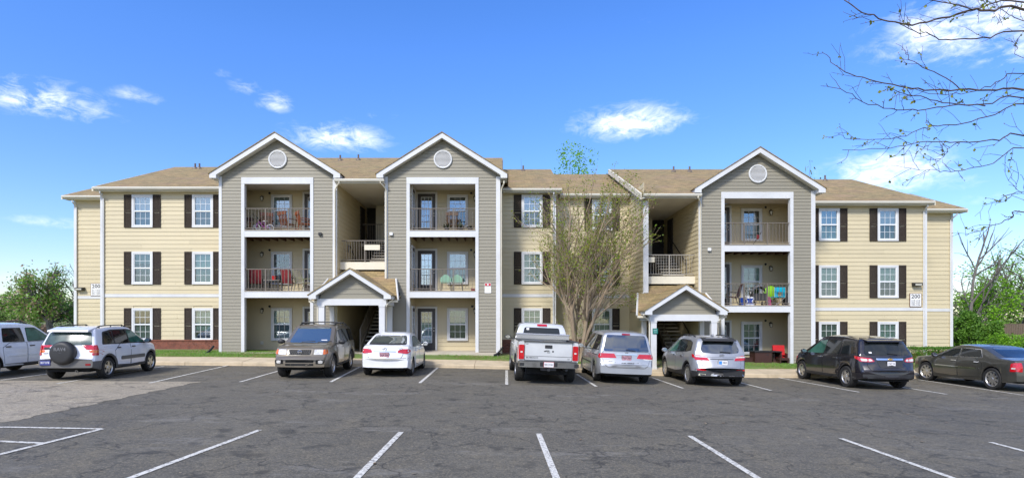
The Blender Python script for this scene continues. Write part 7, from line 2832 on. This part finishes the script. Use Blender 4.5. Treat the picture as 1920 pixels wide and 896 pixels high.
def build_crape():
    x, y = 3.32, 24.95
    z = yard_z(x, y) - .05
    root = thing('crape_myrtle_tree', 'budding multi-stemmed tree with olive leaves in front of the building, behind the minivan', 'tree', (x, y, z))
    t = Tree(11)
    r = t.r
    n = 8
    for k in range(n):
        a = 2 * PI * k / n + r.uniform(-.25, .25)
        lean = (.08, .22, .34)[k % 3] * r.uniform(.8, 1.15)
        d = Vector((math.cos(a) * lean * 1.15 + .05, math.sin(a) * lean * .75, 1))
        p = Vector((math.cos(a) * .20, math.sin(a) * .16, 0))
        t.grow(p, d, r.uniform(3.0, 3.9), r.uniform(.07, .11), 0, 3, up=.22, wig=.2, kids=(5, 6), ratio=.56, spread=(16, 44), nseg=6, start=.36, shrink=.5, tipr=.0045)
    # low whippy shoots about the base
    for k in range(12):
        a = r.uniform(0, 2 * PI)
        d = Vector((math.cos(a) * .35, math.sin(a) * .3, 1))
        t.grow((math.cos(a) * .25, math.sin(a) * .2, 0), d, r.uniform(1.2, 2.6), .012, 2, 3, up=.2, wig=.2, kids=(3, 4), ratio=.4, spread=(15, 40), tipr=.004)
    top = max(p.z for p, *_ in t.tips)
    k = 8.75 / top
    wx = sorted(abs(p.x) for p, *_ in t.tips)[int(len(t.tips) * .93)]
    root.scale = (2.2 / wx, 1.8 / wx, k)
    lv = t.leaves(2.3, .044, .08, lambda p: r.random() < .1 + .9 * p.z / top)
    sd_ = t.leaves(.9, .032, .05, lambda p: p.z > top * .66 and r.random() < .5)
    br = t.leaves(1.1, .045, .07, lambda p: r.random() < .7)
    t.finish(root, BARK1, [(lv, LF_OLIVE), (sd_, LF_SEED), (br, mat_leaf('leaf_fresh', [(.14, .24, .02), (.28, .42, .04)], .45))])


def simple_tree(name, label, x, y, z, h, w, seed, bark, sets, lev=3, stem=.12, trunk_h=.35, kids=(3, 5), group=None, lean=(0, 0), spread=(25, 55), up=.12):
    root = thing(name, label, 'tree', (x, y, z), 0, group)
    t = Tree(seed)
    t.grow((0, 0, -.2), (lean[0], lean[1], 1), h * trunk_h + .2, stem, 0, lev, up=up, wig=.2, kids=kids, ratio=.66, spread=spread, nseg=5, start=.45, shrink=.7, tipr=.012)
    top = max(p.z for p, *_ in t.tips)
    wx = sorted(max(abs(p.x), abs(p.y)) for p, *_ in t.tips)[int(len(t.tips) * .93)]
    root.scale = (w / 2 / wx, w / 2 / wx, h / top)
    out = []
    for per, size, sp, m_ in sets:
        sc = 1
        out.append((t.leaves(per, size * wx * 2 / w, sp * wx * 2 / w), m_))
    t.finish(root, bark, out)
    return root


def leafy_mass(name, label, cat, x0, x1, y0, y1, z0, z1, n, size, mat, seed, boxy=False, clumps=40, kind=None, part='foliage', stems=True, zf=None, mats2=None, group=None):
    """hedge or shrub: leaf-sized faces in lumpy clumps over woody stems"""
    r = random.Random(seed)
    cx, cy = (x0 + x1) / 2, (y0 + y1) / 2
    if kind == 'stuff':
        root = None
    else:
        root = thing(name, label, cat, (cx, cy, z0), 0, group)
    vs, fs, mi = [], [], []
    cl = []
    for _ in range(clumps):
        while True:
            u, v, w = r.uniform(-1, 1), r.uniform(-1, 1), r.uniform(0, 1)
            if boxy or u * u + v * v + max(0, w * 1.05 - .15) ** 2 < 1:
                break
        cl.append((u * (x1 - x0) / 2, v * (y1 - y0) / 2, w * (z1 - z0)))
    rad = min((x1 - x0), (y1 - y0), (z1 - z0)) * (.22 if not boxy else .2)
    for _ in range(n):
        if boxy and r.random() < .8:
            # on the clipped faces
            f = r.random()
            u, v, w = r.uniform(-1, 1), r.uniform(-1, 1), r.uniform(0, 1)
            if f < .42:
                v = -1 + abs(r.gauss(0, .05))
            elif f < .85:
                w = 1 - abs(r.gauss(0, .04))
            else:
                u = r.choice((-1, 1)) * (1 - abs(r.gauss(0, .03)))
            c = Vector((u * (x1 - x0) / 2, v * (y1 - y0) / 2, w * (z1 - z0)))
            c += Vector((r.gauss(0, .02), r.gauss(0, .02), r.gauss(0, .02)))
        else:
            k = r.choice(cl)
            d = Vector((r.gauss(0, 1), r.gauss(0, 1), r.gauss(0, 1))).normalized() * rad * r.uniform(.55, 1.1)
            c = Vector(k) + d
            c.z = max(.0, c.z)
        if zf:
            c.z += zf(cx + c.x)
        s_ = size * r.uniform(.6, 1.35)
        u = Vector((r.gauss(0, 1), r.gauss(0, 1), r.gauss(0, .7))).normalized()
        w = u.cross(Vector((r.gauss(0, 1), r.gauss(0, 1), r.gauss(0, 1)))).normalized()
        b = len(vs)
        vs += [c - u * s_, c + w * s_ * .55, c + u * s_, c - w * s_ * .55]
        fs.append((b, b + 1, b + 2, b + 3))
        mi.append(1 if mats2 and r.random() < .35 else 0)
    me = bpy.data.meshes.new(part)
    me.from_pydata([tuple(v) for v in vs], [], fs)
    me.materials.append(mat)
    if mats2:
        me.materials.append(mats2)
        me.polygons.foreach_set('material_index', mi)
    if kind == 'stuff':
        o = put(name, me, None, (cx, cy, z0), kind='stuff')
        return o
    put(part, me, root)
    if stems:
        mb = MB()
        for k in cl:
            b = (k[0] * (.85 if boxy else .25), k[1] * (.6 if boxy else .25), -.1)
            mb.tube([b, (k[0] * .8, k[1] * .7, k[2] * .5), k], [.03, .018, .006], 4, cap=False)
        mb.build('stems', BARK2, root)
    return root


def build_plants():
    build_crape()
    # right of the building
    leafy_mass('clipped_hedge', 'low clipped green hedge at the foot of the right end wall', 'hedge', 19.0, 22.6, 25.75, 26.55, yard_z(20, 26) - .05, .83, 15000, .028, LF_HEDGE, 5, boxy=True, clumps=60)
    leafy_mass('rounded_hedge', 'broad rounded light green hedge in front of the wooden fence', 'hedge', 27.0, 34.5, 31.6, 33.6, .0, 1.22, 21000, .045, LF_BRIGHT, 6, boxy=False, clumps=150, mats2=LF_MID)
    leafy_mass('dark_shrub', 'dark green shrub against the fence close to the building corner', 'shrub', 28.6, 30.6, 35.0, 36.4, .3, 2.5, 10000, .07, LF_MID, 8, clumps=60)
    leafy_mass('dark_shrub', 'dark green shrub against the fence between hedge and bright green tree', 'shrub', 30.4, 31.7, 35.1, 36.4, .3, 2.2, 7000, .07, LF_MID, 9, clumps=50)
    simple_tree('bare_tree', 'tall bare grey tree right beside the building corner', 31.2, 37.6, .1, 8.9, 5.4, 31, BARK2, [(.10, .05, .1, LF_PALE)], lev=3, stem=.13, kids=(3, 4), spread=(18, 45))
    simple_tree('green_tree', 'bright green spring tree at the right edge above the hedge', 36.0, 39.5, .2, 8.3, 7.0, 23, BARK2, [(9, .095, .26, LF_BRIGHT)], lev=3, stem=.14, kids=(3, 5))
    simple_tree('green_tree', 'smaller bright green tree in front of the bare tree', 32.9, 39.0, .2, 5.6, 4.2, 24, BARK2, [(8, .085, .2, LF_BRIGHT)], lev=3, stem=.08, kids=(3, 5))
    simple_tree('pale_tree', 'thin pale twiggy tree behind the fence at the right edge', 41.5, 46, .3, 7.0, 7.5, 25, BARK2, [(4, .09, .2, LF_PALE)], lev=3, stem=.12, kids=(3, 5))
    # fence of vertical boards
    t = thing('wooden_fence', 'weathered brown board fence behind the shrubs at the right', 'fence', (28.0, 36.8, 0))
    mf = mat_plain('fence_board', (.13, .095, .065), .85, var=.35, scale=3, stretch=(6, 6, .5))
    me = MB().prism([(-.068, 0), (.068, 0), (.068, 1.72), (.045, 1.76), (-.045, 1.76), (-.068, 1.72)], -.01, .01).mesh('fence_board', mf)
    for i in range(92):
        o = put('fence_board', me, t, (.15 * i, rng.uniform(-.006, .006), yard_z(28, 36) + rng.uniform(-.02, .02)))
        o.rotation_euler = (0, rng.uniform(-.008, .008), 0)
    for i in range(6):
        MB().box(-.05, .05, .05, .15, 0, 1.7).build('fence_post', mf, t, loc=(2.6 * i + .1, 0, yard_z(28, 36)))
    for z in (.35, 1.4):
        MB().box(-.1, 13.8, .011, .05, z, z + .09).build('fence_rail', mf, t, loc=(0, 0, yard_z(28, 36)))
    # trees whose tops show over the roof
    leafy_mass('green_tree', 'fresh green treetop showing above the roof of the recessed middle', 'tree', 1.6, 11.0, 44.5, 49.5, 0, 16.2, 30000, .10, LF_BRIGHT, 41, clumps=170, part='crown')
    simple_tree('bare_tree', 'thin bare twigs rising over the roof beside the second gable', 1.3, 47, 0, 15.7, 1.8, 42, BARK2, [(.1, .05, .1, LF_PALE)], lev=2, stem=.1, kids=(2, 3), spread=(8, 25))
    simple_tree('olive_tree', 'small olive treetop just right of the third gable', 25.6, 48.5, 0, 15.4, 3.6, 43, BARK2, [(3, .09, .2, LF_PALE)], lev=3, stem=.18, kids=(3, 4))
    simple_tree('olive_tree', 'lower olive treetop over the right wing roof', 28.4, 49, 0, 14.6, 3.2, 44, BARK2, [(3, .09, .2, LF_PALE)], lev=3, stem=.18, kids=(3, 4))
    # left of the building
    simple_tree('flowering_tree', 'dense green tree with bronze young leaves left of the building', -35.6, 44.0, .1, 6.4, 5.0, 12, BARK2, [(9, .10, .26, LF_FRESH), (4, .10, .28, LF_BRONZE)], lev=3, stem=.16, trunk_h=.2, kids=(4, 6), spread=(30, 70))
    simple_tree('bare_tree', 'bare twiggy tree rising behind the dense tree at left', -35.4, 46.5, .2, 6.6, 4.6, 52, BARK2, [(2.2, .07, .15, LF_MID)], lev=3, stem=.1, kids=(3, 4))
    leafy_mass('pale_shrub', 'pale green bush left of the dense tree', 'shrub', -41.2, -38.4, 45, 48, .3, 1.9, 8000, .09, LF_PALE, 13, clumps=50)
    leafy_mass('green_shrub', 'green bush between dense tree and building corner', 'shrub', -34.2, -31.0, 44, 47, .3, 3.2, 9000, .09, LF_MID, 14, clumps=50)
    leafy_mass('brown_shrub', 'brownish bare bush behind the white SUV', 'shrub', -47.5, -42.6, 50, 54, .3, 1.9, 8000, .09, LF_PINK, 15, clumps=60)
    for k, (x0, x1, y, h) in enumerate(((-200, -70, 130, 7.5), (75, 240, 140, 9))):
        leafy_mass('far_woods', None, None, x0, x1, y, y + 14, .5, h, 30000, .42, LF_PALE, 60 + k, clumps=330, kind='stuff', mats2=LF_MID)


def build_near_tree():
    """the leafless tree whose boughs reach in from the right; its trunk stands outside the frame"""
    tx, ty = 9.9, 8.1
    root = thing('budding_tree', 'nearly leafless tree reaching in with long thin branches at the top right', 'tree')
    r = random.Random(77)
    wood = MB()
    z0 = lot_z(tx, ty)
    trunk = [(tx, ty, z0 - .2), (tx - .05, ty, 1.6), (tx + .05, ty + .05, 3.2), (tx - .02, ty, 4.8), (tx + .1, ty, 6.4), (tx + .05, ty, 8.2), (tx, ty, 9.6)]
    wood.tube(trunk, [.17, .14, .125, .105, .08, .05, .02], 10, cap=False)
    lines = [
        ([(896, 40), (760, 45), (700, 40), (600, 65), (480, 95), (400, 95), (310, 75), (230, 40), (170, -10)], .030, .010, 7.6, 7.9),
        ([(896, 12), (770, 15), (700, 36), (560, 10), (500, -12)], .022, .008, 7.9, 7.4),
        ([(896, 125), (760, 150), (660, 158), (560, 155), (480, 130), (400, 98)], .022, .008, 8.3, 7.9),
        ([(896, 365), (790, 362), (640, 358), (500, 360), (400, 345), (280, 320), (180, 290), (130, 245), (88, 208)], .026, .006, 8.0, 8.6),
        ([(640, 354), (560, 300), (470, 260), (430, 225), (405, 198)], .012, .005, 8.2, 8.4),
        ([(896, 298), (800, 322), (740, 350), (650, 375), (520, 372), (400, 340)], .014, .005, 8.2, 7.6),
        ([(896, 388), (740, 420), (600, 415), (500, 390), (420, 375), (340, 348)], .018, .006, 7.7, 7.3),
        ([(740, 420), (600, 422), (500, 440), (390, 440), (280, 415), (180, 370), (105, 335)], .014, .005, 7.6, 7.0),
        ([(896, 420), (780, 460), (650, 495), (550, 505), (470, 520), (380, 555), (300, 556), (200, 555), (152, 535)], .018, .005, 8.4, 8.8),
        ([(896, 545), (800, 560), (640, 566), (560, 565), (450, 575), (330, 595), (170, 600)], .018, .005, 7.4, 7.0),
        ([(640, 568), (600, 590), (570, 630), (545, 655)], .008, .004, 7.3, 7.2),
        ([(896, 592), (800, 640), (700, 670), (620, 685), (560, 685), (480, 678), (365, 662)], .015, .004, 8.2, 8.5),
        ([(896, 770), (830, 800), (780, 810), (728, 822)], .009, .004, 8.5, 8.7),
        ([(896, 848), (850, 868), (810, 888), (760, 906), (700, 928), (660, 940)], .016, .006, 8.0, 8.3),
        ([(896, 772), (865, 740), (840, 708)], .007, .004, 8.5, 8.5),
        ([(896, 230), (870, 190), (850, 180)], .008, .004, 7.8, 7.8),
        ([(896, 80), (840, 60), (790, 20), (760, -10)], .012, .005, 8.2, 8.2),
    ]
    leaves, buds = [], []

    def leaf(c, z, up=.3):
        u = Vector((r.gauss(0, 1), r.gauss(0, 1), r.gauss(0, 1) - .4)).normalized()
        w = u.cross(Vector((r.gauss(0, 1), r.gauss(0, 1), r.gauss(0, 1)))).normalized()
        return [c, c + u * z * .5 + w * z * .35, c + u * z, c + u * z * .5 - w * z * .35]

    def wpt(u, v, y):
        return Vector((PX(1500 + u / 2.1333, y), y, PZ(v / 2.1333, y)))
    for pts, r0, r1, ya, yb in lines:
        n = len(pts)
        w = []
        for i, (u, v) in enumerate(pts):
            w.append(wpt(u, v, ya + (yb - ya) * i / (n - 1)))
        if pts[0][0] == 896:
            # carry the bough on to the trunk outside the frame
            zt = w[0].z - 1.0
            w = [Vector((tx, ty, max(1.9, zt))), Vector((tx - 1.0, (ty + w[0].y) / 2, zt + .55)), ] + w
        # refine
        fine, rad = [], []
        tot = len(w) - 1
        for i in range(tot):
            p0, p1, p2, p3 = w[max(0, i - 1)], w[i], w[i + 1], w[min(tot, i + 2)]
            for k in range(4):
                t = k / 4
                q = .5 * ((2 * p1) + (p2 - p0) * t + (2 * p0 - 5 * p1 + 4 * p2 - p3) * t * t + (3 * p1 - p0 - 3 * p2 + p3) * t ** 3)
                q += Vector((r.gauss(0, .006), r.gauss(0, .012), r.gauss(0, .008)))
                fine.append(q)
                rad.append(r0 + (r1 - r0) * (i + t) / tot)
        fine.append(w[-1])
        rad.append(r1)
        wood.tube(fine, [x * .62 for x in rad], 6, cap=False)
        # twigs with buds
        for i in range(4, len(fine) - 1):
            if fine[i].x > 8.6:
                continue
            if r.random() < .62:
                d = (fine[i + 1] - fine[i]).normalized()
                a = r.choice((-1, 1)) * r.uniform(.5, 1.1)
                nd = Matrix.Rotation(a, 3, Vector((r.gauss(0, .4), 1, r.gauss(0, .4))).normalized()) @ d
                L_ = r.uniform(.08, .42)
                p = fine[i]
                seg = [p]
                for k in range(4):
                    nd = (nd + Vector((r.gauss(0, .18), r.gauss(0, .18), r.gauss(0, .18) + .05))).normalized()
                    p = p + nd * L_ / 4
                    seg.append(p)
                    if r.random() < .5:
                        buds.append(leaf(p, r.uniform(.010, .022)))
                    if r.random() < .20:
                        for _ in range(r.randint(1, 3)):
                            leaves.append(leaf(p, r.uniform(.03, .065)))
                wood.tube(seg, [.0036, .0032, .0028, .0024, .002], 4, cap=False)
                if r.random() < .5:
                    p = seg[2]
                    nd2 = Matrix.Rotation(r.choice((-.8, .8)), 3, 'Y') @ nd
                    wood.tube([p, p + nd2 * L_ * .3, p + nd2 * L_ * .55], [.0035, .003, .002], 4, cap=False)
                    buds.append(leaf(p + nd2 * L_ * .55, .018))
    wood.build('trunk', BARK3, root)
    for nm, ls, mt in (('leaves', leaves, LF_OLIVE), ('buds', buds, LF_SEED)):
        vs, fs = [], []
        for q in ls:
            b = len(vs)
            vs += [tuple(v) for v in q]
            fs.append((b, b + 1, b + 2, b + 3))
        me = bpy.data.meshes.new(nm)
        me.from_pydata(vs, [], fs)
        me.materials.append(mt)
        put(nm, me, root, kind='stuff')


build_plants()
build_near_tree()
